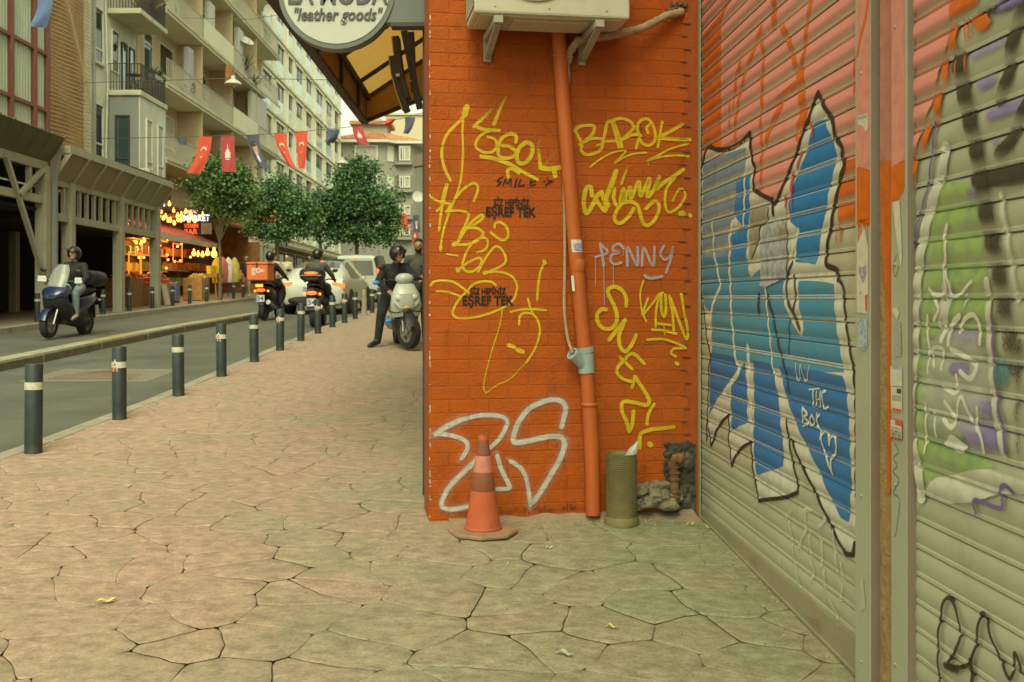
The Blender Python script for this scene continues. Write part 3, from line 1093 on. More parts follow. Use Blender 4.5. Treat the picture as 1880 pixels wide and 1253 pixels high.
wall_tag('graffiti_penny', 'lilac tag PENNY with thin drips', P_LIL, W5, [
    (30, [(505, 145), (528, 250), (540, 340)]), (28, [(508, 142), (560, 190), (572, 222), (530, 240), (465, 262)]),
    (28, [(722, 182), (680, 142), (632, 165), (628, 202), (680, 222), (615, 240), (605, 300), (640, 328), (698, 314)]),
    (30, [(758, 345), (760, 172), (845, 338), (850, 174)]), (28, [(890, 342), (908, 178), (990, 345), (1005, 170)]),
    (28, [(1090, 162), (1060, 230), (1098, 285), (1148, 252), (1174, 170), (1152, 290), (1112, 405)]), (34, [(918, 432), (970, 458), (1070, 440)]),
    (7, [(465, 280), (465, 530)]), (9, [(540, 350), (545, 700)]), (8, [(628, 340), (627, 515)]), (6, [(720, 200), (720, 245)]),
])
wall_tag('graffiti_column', 'yellow tag written down the wall right of the pipe', P_YEL, W5, [
    (42, [(745, 708), (745, 640), (710, 570), (640, 535), (580, 560), (590, 620), (640, 720), (662, 830), (620, 910), (550, 920), (490, 870), (480, 790), (520, 742), (560, 745)], 0.9, 0.85),
    (42, [(592, 1018), (660, 930), (735, 842)]), (42, [(735, 842), (682, 980), (690, 1080), (740, 1128), (800, 1060), (835, 980)], 0.9),
    (36, [(700, 1240), (800, 1148), (910, 1238)]), (32, [(690, 1180), (800, 1290)]), (34, [(720, 1200), (660, 1300), (700, 1370), (790, 1405)]),
    (36, [(828, 1362), (800, 1455)]), (42, [(828, 1362), (900, 1470), (955, 1570), (930, 1620), (840, 1600), (740, 1585), (705, 1612), (710, 1680), (750, 1780), (772, 1855)], 0.85),
    (42, [(812, 1680), (800, 1800), (780, 1850)], 0.85), (34, [(1002, 1612), (950, 1700), (935, 1792)]),
    (46, [(870, 2005), (870, 1920), (892, 1872), (980, 1842), (1080, 1832), (1175, 1820)], 0.8, 0.55), (54, [(962, 1978), (968, 1982)]),
    (42, [(1208, 1238), (1214, 1242)]),
])
wall_tag('graffiti_scribble', 'yellow scribble of thin crossing lines near the wall end', P_YEL, W5, [
    (20, [(905, 480), (875, 580), (880, 700), (900, 790), (930, 852)]), (24, [(945, 640), (910, 740), (900, 790), (1000, 670), (1050, 600), (1085, 590)]),
    (24, [(1050, 610), (1020, 750), (1015, 900)]), (30, [(1065, 600), (1070, 760), (1095, 808), (1110, 730), (1105, 612)]),
    (28, [(1140, 620), (1170, 780), (1180, 940)]), (32, [(1152, 640), (1230, 850), (1295, 1010), (1312, 950), (1280, 780), (1250, 605)], 0.85),
    (26, [(1020, 870), (1150, 885)]), (28, [(985, 930), (1080, 935), (1200, 965)]), (10, [(1090, 890), (1098, 978)]),
    (26, [(940, 1020), (1080, 1015), (1200, 1050), (1290, 1095), (1190, 1100), (1155, 1140), (1200, 1175)]),
])
wall_tag('graffiti_white', 'large soft white outline letters R and S low on the wall', P_WHT, W3, [
    (46, [(340, 905), (385, 830), (385, 770), (330, 725), (200, 690), (110, 685)], 1, 1, 0.4), (66, [(110, 680), (190, 622), (320, 560)], 0.9, 1, 0.65),
    (46, [(320, 560), (470, 520), (600, 512), (710, 528), (755, 570), (740, 630), (690, 720), (610, 800), (470, 925)], 1, 1, 0.5),
    (66, [(470, 925), (350, 1040), (230, 1160), (165, 1280), (160, 1350), (250, 1375), (430, 1340)], 0.95, 0.8, 0.7),
    (48, [(665, 890), (700, 1010), (760, 1130), (770, 1182), (660, 1190)], 1, 1, 0.4),
    (56, [(1255, 610), (1275, 530), (1290, 440), (1250, 385), (1170, 368), (1060, 398), (960, 450), (880, 540), (830, 640), (810, 740), (840, 763), (930, 752), (1050, 725), (1180, 705), (1260, 722), (1280, 790)], 1, 1, 0.5),
    (66, [(1280, 790), (1240, 910), (1160, 1050), (1070, 1200), (1000, 1300)], 1, 0.9, 0.65),
    (46, [(790, 935), (880, 1000), (930, 1100), (955, 1240), (965, 1330)], 1, 0.9, 0.5), (80, [(965, 1310), (965, 1420)], 0.6, 0.1, 0.9),
])
# grime running down the paint, pale chips along the corner
P_GRIME = paint('wall_grime', (0.06, 0.03, 0.012), amt=0.4, speck=0.35, scale=30)
b = MB()
q_ = random.Random(12)
for i in range(46):
    s_ = q_.uniform(.02, 1.4); z_ = q_.choice((q_.uniform(.1, .5), q_.uniform(1.9, 2.6), q_.uniform(.3, 2.4)))
    ribbon(b, [(s_, z_), (s_ + q_.uniform(-.02, .02), z_ - q_.uniform(.08, .4))], q_.uniform(.02, .09), wallp, .0006 + i * 2e-6, soft=.9, a0=q_.uniform(.15, .5), a1=.03, step=.02)
for i in range(10):
    ribbon(b, [(.1 + i * .13, .03 + .02 * q_.random()), (.22 + i * .13, .03 + .03 * q_.random())], .10, wallp, .0007, soft=.9, a0=.45, step=.02)
b.v = [(x - WA.x, y_ - WA.y, z_) for x, y_, z_ in b.v]
b.build('grime_streaks', P_GRIME, brick_wall, attr=True, recalc=False)['kind'] = 'stuff'
b = MB()
for i in range(60):
    z_ = q_.uniform(.0, 2.8); h_ = q_.uniform(.004, .02)
    b.box(WU * q_.uniform(.001, .006) + WN * .0014 + Vector((0, 0, z_)), (q_.uniform(.003, .008), .0012, h_), Mw)
b.build('paint_chips', pm('chip_pale', (0.5, 0.42, 0.33), rough=.9), brick_wall)['kind'] = 'stuff'
# stencilled slogans
def stencil(px0, py0, px1, py1, txt):
    s0, z0 = wall_sz(px0, py1)
    s1, z1 = wall_sz(px1, py0)
    me = fit_text(txt, s1 - s0, z1 - z0, bold=0.035)
    at_ = me.attributes.new('a', 'FLOAT', 'POINT')
    at_.data.foreach_set('value', [0.95] * len(me.vertices))
    c = WU * ((s0 + s1) / 2) + Vector((0, 0, (z0 + z1) / 2)) + WN * 0.0046
    return place_text('graffiti_stencil', me, P_STEN, frame(c, WU, (0, 0, 1)), brick_wall)
P_STEN = paint('black_stencil', (0.014, 0.011, 0.009), amt=0.95, speck=0.75, scale=120)
stencil(906, 362, 972, 379, 'SİZ HEPİNİZ')
stencil(892, 380, 984, 403, 'EŞREF TEK')
stencil(863, 525, 929, 541, 'SİZ HEPİNİZ')
stencil(849, 542, 943, 566, 'EŞREF TEK')

# ================================================================== things on and by the wall
def on_wall(s, z, off):
    return WA + WU * s + WN * off + Vector((0, 0, z))
def wpix(px, py, off=0.0):
    """pixel to a point standing off the wall by off"""
    d = at(px, py, 1.0) - Vector((0, 0, CAMZ))
    q = WA + WN * off
    k = q.dot(WN) / (d.x * WN.x + d.y * WN.y)
    return Vector((0, 0, CAMZ)) + d * k

# ---- air conditioner on brackets
M_ACW = pm('ac_casing', (0.50, 0.45, 0.33), rough=0.5, var=0.07, scale=4, dirt=(0.27, 0.21, 0.12), dirt_scale=5, dirt_amt=0.5)
M_ACD = pm('ac_dark', (0.06, 0.05, 0.04), rough=0.7)
M_BRKT = pm('bracket_steel', (0.34, 0.31, 0.22), rough=0.6, var=0.15, dirt=(0.16, 0.11, 0.06), dirt_scale=12, dirt_amt=0.8)
M_INSUL = pm('pipe_insulation', (0.36, 0.24, 0.14), rough=0.85, var=0.2, scale=12, bump=0.4, dirt=(0.15, 0.09, 0.05), dirt_scale=10)
p_fl = wpix(871, 23, 0.36)
p_fr = wpix(1157, 35, 0.36)
s_l, s_r = (p_fl - WA).dot(WU), (p_fr - WA).dot(WU)
z_b = p_fl.z
ac = thing('air_conditioner', 'dusty cream outdoor air conditioner on steel brackets high on the orange wall', 'air conditioner', on_wall((s_l + s_r) / 2, z_b, 0.0), ang)
# local frame: x along the wall, -y out of the wall, z up
w = s_r - s_l
b = MB(); b.mm(-w / 2, w / 2, -0.36, -0.05, 0, 0.56)
b.build('casing', M_ACW, ac, bevel=0.012, bseg=2)
b = MB()
for i in range(15):
    b.mm(-w / 2 - 0.004, -w / 2 + 0.001, -0.33 + i * 0.0185, -0.322 + i * 0.0185, 0.035, 0.53)
for i in range(24):
    b.mm(-w / 2 - 0.005, -w / 2 + 0.001, -0.34, -0.065, 0.04 + i * 0.021, 0.043 + i * 0.021)
b.build('side_grille', M_ACW, ac)
b = MB(); b.mm(-w / 2 - 0.002, -w / 2 + 0.001, -0.345, -0.06, 0.03, 0.535); b.build('side_opening', M_ACD, ac)
b = MB()
cx, cz, rr = -0.09, 0.29, 0.225
b.lathe([(rr, 0), (rr, 0.008), (rr - 0.012, 0.012), (rr - 0.02, 0.004)], 40, (cx, -0.361, cz), Matrix.Rotation(R(90), 3, 'X'), caps=False)
for q in range(1, 8):
    r_ = rr * q / 8
    b.tube([(cx + r_ * math.cos(2 * math.pi * k / 28), -0.366, cz + r_ * math.sin(2 * math.pi * k / 28)) for k in range(29)], 0.0022, 4)
for q in range(10):
    a_ = math.pi * q / 10
    b.bar((cx - rr * math.cos(a_), -0.366, cz - rr * math.sin(a_)), (cx + rr * math.cos(a_), -0.366, cz + rr * math.sin(a_)), 0.004)
b.build('fan_guard', M_BRKT, ac, smooth=True)
b = MB(); b.lathe([(rr - 0.01, 0), (0.001, 0.0005)], 32, (cx, -0.3605, cz), Matrix.Rotation(R(90), 3, 'X')); b.build('fan_opening', M_ACD, ac)
for x_ in (-w / 2 + 0.10, -0.02, w / 2 - 0.12):
    b = MB(); b.ball((x_, -0.361, 0.035), (0.006, 0.003, 0.006), 8, 4); b.build('screw', M_BRKT, ac, smooth=True)
b = MB(); b.mm(-w / 2 + 0.03, w / 2 - 0.03, -0.34, -0.08, -0.006, 0.004); b.mm(-w / 2 + 0.2, w / 2 - 0.2, -0.3, -0.12, -0.016, -0.005)
b.build('base_tray', M_ACW, ac, bevel=0.003)
for x_ in (-w / 2 + 0.115, w / 2 - 0.16):
    br = MB()
    br.mm(x_ - 0.022, x_ + 0.022, -0.39, 0.0, -0.052, -0.017)
    br.bar((x_, -0.36, -0.05), (x_, -0.012, -0.135), 0.034, 0.016)
    br.mm(x_ - 0.02, x_ + 0.02, -0.022, 0.0, -0.155, -0.01)
    br.lathe([(0.006, 0), (0.006, 0.04), (0.011, 0.04), (0.011, 0.05), (0.001, .052)], 8, (x_, -0.34, -0.03))
    br.build('bracket', M_BRKT, ac, bevel=0.002)

# ---- insulated refrigerant pipe from the wall hole to the unit
hosep = [wpix(1252, 22, 0.02), wpix(1222, 30, 0.06), wpix(1180, 52, 0.10), wpix(1120, 66, 0.12), wpix(1062, 74, 0.10), wpix(1046, 96, 0.06), wpix(1042, 118, 0.03)]
b = MB()
pts = []
for i in range(len(hosep) - 1):
    for k in range(10): pts.append(hosep[i].lerp(hosep[i + 1], k / 10))
rs = [0.021 + 0.0022 * math.sin(i * 1.9) for i in range(len(pts))]
b.tube(pts, rs, 10)
o = b.build('insulated_pipe', M_INSUL, smooth=True)
tag(o, 'wrapped brown insulated pipe running from the wall hole to the air conditioner', 'pipe')
b = MB()
c0 = wpix(1243, 14, 0.0)
for i in range(26):
    a_ = rnd.uniform(0, 6.28); r_ = rnd.uniform(0.01, 0.05)
    b.ball(c0 + WU * r_ * math.cos(a_) + Vector((0, 0, r_ * math.sin(a_))) + WN * rnd.uniform(-0.002, 0.008), rnd.uniform(0.008, 0.018), 6, 4)
o = b.build('wall_hole_filler', pm('foam_filler', (0.16, 0.11, 0.05), rough=0.9, var=0.4, scale=30, bump=0.6), smooth=True)
tag(o, 'lumpy dark filler round the pipe hole in the upper wall', 'filler')

# ---- orange drain pipe with its grey branch
M_PIPE = pm('orange_pipe', (0.44, 0.098, 0.016), rough=0.55, var=0.1, scale=6, dirt=(0.22, 0.07, 0.025), dirt_scale=5, dirt_amt=0.55, stretch=(1, 1, 0.5))
M_PIPEG = pm('grey_pvc', (0.30, 0.36, 0.33), rough=0.4, var=0.06, scale=9, dirt=(0.2, 0.2, 0.15), dirt_scale=8, dirt_amt=0.4)
drain = thing('drain_pipe', 'orange painted drain pipe leaning down the wall behind the flexible hose', 'pipe', wpix(1089, 941, 0.05))
B0 = Vector(drain.location)
def pp(px, py, off=0.055): return wpix(px, py, off) - B0
b = MB()
b.tube([pp(1024, 40), pp(1033, 180), pp(1043, 300), pp(1054, 430), pp(1063, 535), pp(1073, 645)], 0.0375, 20)
b.lathe([(0.0385, 0), (0.041, 0.006), (0.041, 0.06), (0.0385, 0.066)], 20, pp(1060, 489) - Vector((0, 0, 0.03)), Matrix.Rotation(R(5), 3, 'Y'), caps=False)
b.build('upper_pipe', M_PIPE, drain, smooth=True)
b = MB()
b.lathe([(0.040, 0), (0.047, 0.008), (0.047, 0.018), (0.043, 0.024)], 20, pp(1082, 747), caps=False)
b.tube([pp(1077, 680), pp(1081, 742)], [0.036, 0.037], 20)
b.tube([pp(1082, 745), pp(1085, 800), pp(1088, 870), pp(1089, 945)], [0.040, 0.0395, 0.0395, 0.0395], 20)
b.build('lower_pipe', M_PIPE, drain, smooth=True)
b = MB()
b.tube([pp(1073, 638), pp(1074.5, 648)], 0.047, 20); b.tube([pp(1074.5, 648), pp(1077, 685)], [0.0445, 0.042], 20)
b.tube([pp(1076, 676), pp(1062, 660, 0.075), pp(1053, 652, 0.09)], [0.032, 0.031, 0.031], 16)
b.lathe([(0.034, -0.006), (0.034, 0.014), (0.026, 0.015), (0.024, 0.004)], 16, pp(1053, 652, 0.09), (pp(1053, 652, 0.09) - pp(1062, 660, 0.075)).to_track_quat('Z', 'Y').to_matrix(), caps=False)
b.build('branch_fitting', M_PIPEG, drain, smooth=True)
b = MB()
b.tube([pp(1012, 101, 0.03), pp(1020, 104, 0.1), pp(1034, 101, 0.1), pp(1046, 100, 0.03)], 0.002, 5)
b.build('wire_tie', M_BRKT, drain)
# stickers wrapped round the pipe
def pipe_patch(name, px, py0, py1, r, a0, a1, mat, parent):
    b = MB()
    top, bot = pp(px, py0), pp(px + (py1 - py0) * 0.085, py1)
    vs, fs = [], []
    for i in range(9):
        a_ = a0 + (a1 - a0) * i / 8
        d = WU * math.sin(a_) * r + WN * math.cos(a_) * r
        vs += [top + d, bot + d]
    for i in range(8): fs.append((2 * i, 2 * i + 1, 2 * i + 3, 2 * i + 2))
    b.add(vs, fs)
    return b.build(name, mat, parent, recalc=False)
M_STKB = pm('sticker_blue', (0.06, 0.07, 0.30), rough=0.4, var=0.3, scale=60, c2=(0.5, 0.5, 0.55))
pipe_patch('pipe_sticker', 1055, 441, 464, 0.0388, -0.75, 0.95, M_STK, drain)
pipe_patch('pipe_sticker_print', 1056, 448, 462, 0.0393, -0.6, 0.85, M_STKB, drain)
pipe_patch('pipe_sticker', 1055, 507, 535, 0.0385, -0.75, -0.35, M_STK, drain)

# ---- thin flexible hose
M_HOSE = pm('hose_plastic', (0.40, 0.31, 0.17), rough=0.5, var=0.12, scale=8)
hp = [(1043, 118, .05), (1044, 140, .045), (1042, 160, .035), (1037, 230, .02), (1035, 320, .018), (1036.5, 400, .02), (1037, 480, .022), (1036, 560, .025), (1039, 600, .035), (1044, 628, .06), (1052, 649, .09)]
P = [wpix(*q) for q in hp]
flat = []
for i in range(len(P) - 1):
    a_, c_ = P[max(0, i - 1)], P[min(len(P) - 1, i + 2)]
    n_ = max(2, int((P[i + 1] - P[i]).length / 0.0034))
    for k in range(n_):
        t_ = k / n_
        flat.append(P[i] * (2 * t_ ** 3 - 3 * t_ ** 2 + 1) + P[i + 1] * (-2 * t_ ** 3 + 3 * t_ ** 2) + (P[i + 1] - a_) * 0.5 * (t_ ** 3 - 2 * t_ ** 2 + t_) + (c_ - P[i]) * 0.5 * (t_ ** 3 - t_ ** 2))
b = MB()
b.tube(flat, [0.0095 if i % 2 else 0.0072 for i in range(len(flat))], 8)
o = b.build('flexible_hose', M_HOSE, smooth=R(20))
tag(o, 'thin ribbed beige hose hanging beside the drain pipe into its grey branch', 'hose')

# ---- ribbed drain stub
M_STUB = pm('ribbed_plastic', (0.17, 0.14, 0.06), rough=0.65, var=0.25, scale=6, dirt=(0.34, 0.24, 0.03), dirt_scale=5, dirt_amt=0.75)
pb = wpix(1141, 937, 0.13)
stub = thing('drain_stub', 'ribbed olive plastic drain stub standing upright against the wall', 'drain', (pb.x, pb.y, gz(pb.x, pb.y)))
b = MB()
prof = [(0.088, 0.0), (0.090, 0.03), (0.083, 0.045)]
z_ = 0.045
while z_ < 0.365:
    prof += [(0.0755, z_), (0.0755, z_ + 0.0036), (0.0805, z_ + 0.0046), (0.0805, z_ + 0.0088)]
    z_ += 0.0104
b.lathe(prof, 32, caps=False)
zi = z_
inner = [(0.0805, zi - 0.0016), (0.072, zi), (0.070, zi - 0.01)] + [(0.068 if i % 2 else 0.071, zi - 0.01 - i * 0.008) for i in range(1, 16)] + [(0.0001, zi - 0.14)]
b.lathe(inner, 32, caps=False)
b.build('ribbed_pipe', M_STUB, stub, smooth=R(30), recalc=False)
M_CLEARP = pm('clear_plastic', (0.6, 0.58, 0.5), rough=0.2, var=0.2, scale=60, spec=0.8, alpha=0.55)
bt = MB()
bt.lathe([(0.012, 0), (0.026, 0.01), (0.027, 0.06), (0.022, 0.085), (0.009, 0.11), (0.009, 0.125)], 14, (pb.x + 0.025, pb.y - 0.01, gz(pb.x, pb.y) + zi - 0.05), Matrix.Rotation(R(28), 3, 'Y'))
o = bt.build('plastic_bottle', M_CLEARP, smooth=True)
tag(o, 'crumpled clear plastic bottle stuck in the mouth of the ribbed drain stub', 'bottle')

# ---- traffic cone
def cone_mat():
    m = pm('cone_orange', (0.44, 0.088, 0.03), rough=0.7, var=0.12, scale=10, bump=0.15, bscale=50, dirt=(0.20, 0.075, 0.035), dirt_scale=7, dirt_amt=0.9, coords='obj')
    return m
M_CONE = cone_mat()
M_CONEP = pm('cone_band_pale', (0.48, 0.17, 0.11), rough=0.65, var=0.2, scale=12, dirt=(0.3, 0.1, 0.06), dirt_scale=14, dirt_amt=0.7, coords='obj')
M_CONED = pm('cone_band_dark', (0.20, 0.062, 0.028), rough=0.75, var=0.2, scale=12, dirt=(0.2, 0.09, 0.05), dirt_scale=10, dirt_amt=0.7, coords='obj')
M_CONEB = pm('cone_base', (0.30, 0.19, 0.11), rough=0.85, var=0.25, scale=7, bump=0.3, dirt=(0.40, 0.12, 0.06), dirt_scale=5, dirt_amt=0.7, coords='obj')
cy = 4.94
cx = (887 - VX) / F * cy
cone = thing('traffic_cone', 'scuffed orange traffic cone with darker bands in front of the wall', 'traffic cone', (cx, cy, gz(cx, cy)), R(22))
b = MB()
poly = [(0.175 * math.cos(R(22.5 + 45 * i)) , 0.175 * math.sin(R(22.5 + 45 * i))) for i in range(8)]
b.prism(poly, 0.022)
b.build('base', M_CONEB, cone, bevel=0.008, bseg=2)
rc = lambda z: 0.087 - (0.087 - 0.021) * (z - 0.03) / 0.455
b = MB()
b.lathe([(0.094, 0.02), (0.095, 0.03), (0.088, 0.036), (rc(0.04), 0.042), (rc(0.2), 0.2), (rc(0.32), 0.32), (rc(0.45), 0.45), (0.026, 0.472), (0.022, 0.486), (0.019, 0.486), (0.019, 0.46)], 36, caps=False)
b.build('body', M_CONE, cone, smooth=True, recalc=False)
b = MB()
for k_ in range(5):
    a_ = k_ * 1.3
    b.box((0.02 * math.cos(a_), 0.02 * math.sin(a_), 0.489), (0.004, 0.010, 0.012), Matrix.Rotation(a_, 3, 'Z'))
b.build('torn_tip', M_CONE, cone)
for z0_, z1_, m_ in ((0.215, 0.30, M_CONED), (0.303, 0.385, M_CONEP), (0.388, 0.475, M_CONED)):
    b = MB()
    b.lathe([(rc(z0_) + 0.0005, z0_), (rc(z0_) + 0.002, z0_ + 0.002), (rc(z1_) + 0.002, z1_ - 0.002), (rc(z1_) + 0.0005, z1_)], 36, caps=False)
    b.build('sleeve', m_, cone, smooth=True)

# ---- rubble, broken corner and rusty valve
M_RUB = pm('rubble', (0.20, 0.17, 0.105), rough=0.95, var=0.35, scale=14, bump=0.9, bscale=45, dirt=(0.12, 0.10, 0.06), dirt_scale=9, dirt_amt=0.7)
M_DARK = pm('dark_masonry', (0.05, 0.045, 0.03), rough=0.95, var=0.5, scale=20, bump=0.9, bscale=40, dirt=(0.16, 0.15, 0.10), dirt_scale=14, dirt_amt=0.8)  # dark mottled colour of the sheet laid where bricks are left out
M_RUST = pm('rusty_brass', (0.15, 0.07, 0.028), rough=0.8, var=0.35, scale=20, bump=0.5, dirt=(0.34, 0.2, 0.05), dirt_scale=16, dirt_amt=0.6)
def rock(b, c, r, seed, sq=(1, 1, 1), rough=0.35, seg=14, rings=9):
    q = MB(); q.ball((0, 0, 0), 1.0, seg, rings)
    vs = []
    for p in q.v:
        p = Vector(p)
        k = 1 + rough * noise.noise(p * 1.4 + Vector((seed, seed * 2, 0))) + rough * 0.5 * noise.noise(p * 3.5 + Vector((seed, 0, seed)))
        vs.append(Vector((p.x * sq[0], p.y * sq[1], p.z * sq[2])) * r * k + Vector(c))
    b.add(vs, q.f)
q_ = random.Random(4)
b = MB()
for (px, py, off, r_) in ((1203, 912, .05, .062), (1180, 902, .03, .05), (1224, 925, .06, .05), (1190, 925, .07, .035), (1212, 895, .02, .045), (1170, 925, .05, .035), (1232, 912, .02, .05)):
    c0 = wpix(px, py, off); rock(b, c0, r_, px * .37, (1.2, .8, .8), 0.55, 20, 14)
o = b.build('concrete_lump', M_RUB, smooth=R(20)); tag(o, 'broken grey concrete lump at the wall foot beside the ribbed stub', 'rubble')
b = MB()
nx_, nz_ = 22, 40
for i in range(nz_ + 1):
    for k in range(nx_ + 1):
        s_, z_ = 1.255 + .185 * k / nx_, -.04 + .42 * i / nz_
        d_ = .004 + .022 * abs(noise.noise(Vector((s_ * 14, z_ * 14, 3)))) + .012 * noise.noise(Vector((s_ * 45, z_ * 45, 1)))
        if k in (0, nx_) or i in (0, nz_): d_ = -.01
        jz = .025 * noise.noise(Vector((s_ * 22, 1, 8))) * (i == nz_ or i == nz_ - 1)
        b.v.append(tuple(WA + WU * (s_ + (.02 * noise.noise(Vector((z_ * 30, 3, 1))) if k < 2 else 0)) + WN * d_ + Vector((0, 0, z_ + jz)))); b.a.append(1)
for i in range(nz_):
    for k in range(nx_): q = i * (nx_ + 1) + k; b.f.append((q, q + 1, q + nx_ + 2, q + nx_ + 1)); b.m.append(0)
o = b.build('broken_masonry', M_DARK, smooth=R(25), recalc=False); tag(o, 'dark broken masonry in the knocked-out corner of the brick wall', 'masonry')
for c, z0, bs in BROWS:
    if z0 < .4: continue
    o = MB(); e_ = bs[-1][1]; w_ = .03 + .02 * q_.random()
    o.box(WU * (e_ - w_ / 2 + .012) + WN * .0015 + Vector((0, 0, z0)), (w_, .005, .0048), Mw); o.build('joint_shade', M_ACD, brick_wall)  # dark strip laid on the course joint for the shade of an open gap
val = thing('rusty_valve', 'rusty brass valve and elbow standing in the broken wall corner', 'valve', wpix(1239, 925, 0.045))
V0 = Vector(val.location)
vp = lambda px, py, off=0.045: wpix(px, py, off) - V0
b = MB()
b.tube([vp(1238, 932), vp(1238, 905), vp(1237, 868), vp(1236, 852), vp(1240, 842, .06), vp(1248, 842, .075)], [0.026, 0.024, 0.025, 0.025, 0.026, 0.026], 14)
b.build('elbow', M_RUST, val, smooth=True)
for py in (857, 868, 880, 902, 912):
    b = MB(); b.lathe([(0.028, -0.006), (0.033, -0.004), (0.033, 0.004), (0.028, 0.006)], 8, vp(1238, py)); b.build('nut', M_RUST, val)
b = MB(); b.ball(vp(1249, 842, .082), (0.028, 0.018, 0.028), 12, 8); b.build('cap', M_RUST, val, smooth=True)

# low mortar fillet and dirt at the foot of the wall
M_FIL = pm('mortar_fillet', (0.28, 0.19, 0.12), rough=0.9, var=0.2, scale=8, bump=0.6, bscale=50, dirt=(0.28, 0.25, 0.16), dirt_scale=5, dirt_amt=0.9)
b = MB()
vs, fs = [], []
n_ = 48
for i in range(n_ + 1):
    s = 0.10 + (WL - 0.12) * i / n_
    p = WA + WU * s
    g = gz(p.x, p.y)
    k_ = 0.75 + 0.6 * noise.noise(Vector((s * 9, 0, 3)))
    h_ = (0.018 + 0.03 * min(1, max(0, (s - .25) * 1.4))) * k_
    d_ = (0.05 + 0.05 * min(1, max(0, (s - .3)))) * (0.8 + 0.8 * abs(noise.noise(Vector((s * 6, 4, 3)))))
    for q, (oo, zz) in enumerate(((0.0, h_), (0.012, h_ * 0.9), (d_ * .55, h_ * .35), (d_, -0.006))):
        vs.append(p + WN * oo + Vector((0, 0, g + zz)))
for i in range(n_):
    for k_ in range(3):
        q = i * 4 + k_
        fs.append((q, q + 4, q + 5, q + 1))
b.add(vs, fs)
o = b.build('mortar_fillet', M_FIL, smooth=True); tag(o, kind='structure')

# litter and crumbs
M_CRUMB = pm('crumbs', (0.34, 0.28, 0.17), rough=0.95, var=0.4, scale=90)
b = MB()
r = random.Random(3)
for i in range(620):
    if r.random() < 0.55:
        s = r.uniform(0.35, WL); off = abs(r.gauss(0.06, 0.11)) + 0.02
        p = WA + WU * s + WN * off
    elif r.random() < 0.6:
        yy = r.uniform(2.4, 5.3); p = Vector((shut_x(yy) - 0.02 - abs(r.gauss(0, 0.06)), yy, 0))
    else:
        p = Vector((r.uniform(-1, 1.1), r.uniform(2.6, 5.1), 0))
    if p.y > wall_y(p.x) - 0.01: continue
    s_ = r.uniform(0.0012, 0.0045)
    M_ = Matrix.Rotation(r.uniform(0, 6), 3, 'Z') @ Matrix.Rotation(r.uniform(0, 6), 3, 'X')
    b.box((p.x, p.y, gz(p.x, p.y) + s_ * 0.6), (s_ * 2.2, s_ * 1.4, s_), M_)
o = b.build('crumbs', M_CRUMB); tag(o, 'mortar crumbs and dust scattered along the wall foot', 'debris', kind='stuff')
M_LEAF = pm('dry_leaf', (0.55, 0.45, 0.14), rough=0.7, var=0.2, scale=40)
M_PAPER = pm('litter_paper', (0.62, 0.60, 0.50), rough=0.8, var=0.1)
def leaf_at(px, py, L, rz, mat, label, cat, name='fallen_leaf'):
    d = (py - VY) / F
    Y = 4.0
    for _ in range(20):
        X = (px - VX) / F * Y
        Y = (CAMZ - gz(X, Y)) / d
    X = (px - VX) / F * Y
    b = MB()
    n = 8
    top, bot = [], []
    for i in range(n + 1):
        t_ = i / n
        w_ = 0.32 * L * math.sin(math.pi * t_) ** 0.8 * (1 - 0.25 * t_)
        zz = 0.006 + 0.012 * math.sin(t_ * 5 + rz) ** 2
        top.append((t_ * L - L / 2, w_ / 2, zz + w_ * .2)); bot.append((t_ * L - L / 2, -w_ / 2, zz + w_ * .05))
    mid = [(t[0], 0, t[2] * 0.6) for t in top]
    vs = top + mid + bot
    fs = []
    for i in range(n):
        fs += [(i, i + 1, n + 1 + i + 1, n + 1 + i), (n + 1 + i, n + 2 + i, 2 * n + 3 + i, 2 * n + 2 + i)]
    b.add(vs, fs)
    o = b.build(name, mat, None, smooth=True, recalc=False, loc=(X, Y, gz(X, Y)))
    o.rotation_euler = (0, 0, rz)
    return tag(o, label, cat)
leaf_at(196, 1108, 0.085, R(25), M_LEAF, 'yellowish fallen leaf on the rosy paving at the left', 'leaf')
leaf_at(1122, 1155, 0.05, R(-20), M_LEAF, 'small dry leaf on the paving below the ribbed stub', 'leaf')
leaf_at(1036, 1205, 0.075, R(-28), pm('grey_leaf', (0.36, 0.36, 0.28), rough=0.7), 'dull grey fallen leaf at the bottom of the paving', 'leaf')
leaf_at(1008, 1009, 0.035, R(10), M_PAPER, 'white paper scrap on the ground right of the cone', 'litter', 'paper_scrap')
leaf_at(932, 1039, 0.018, R(60), M_PAPER, 'tiny white scrap on the ground below the cone', 'litter', 'paper_scrap')
leaf_at(1427, 1110, 0.014, R(60), M_PAPER, 'tiny white scrap near the foot of the blue painted shutter', 'litter', 'paper_scrap')
leaf_at(1268, 966, 0.05, R(12), M_LEAF, 'dry curled leaf in the corner by the shutter foot', 'leaf')
leaf_at(1298, 972, 0.04, R(-25), M_LEAF, 'pale straw bit at the end of the shutter rail', 'leaf')
leaf_at(1236, 945, 0.05, R(5), M_PAPER, 'flattened pale scrap in the dust before the rusty valve', 'litter', 'paper_scrap')
leaf_at(1205, 950, 0.05, R(40), M_PAPER, 'torn pale scrap in the dust beside the ribbed stub', 'litter', 'paper_scrap')
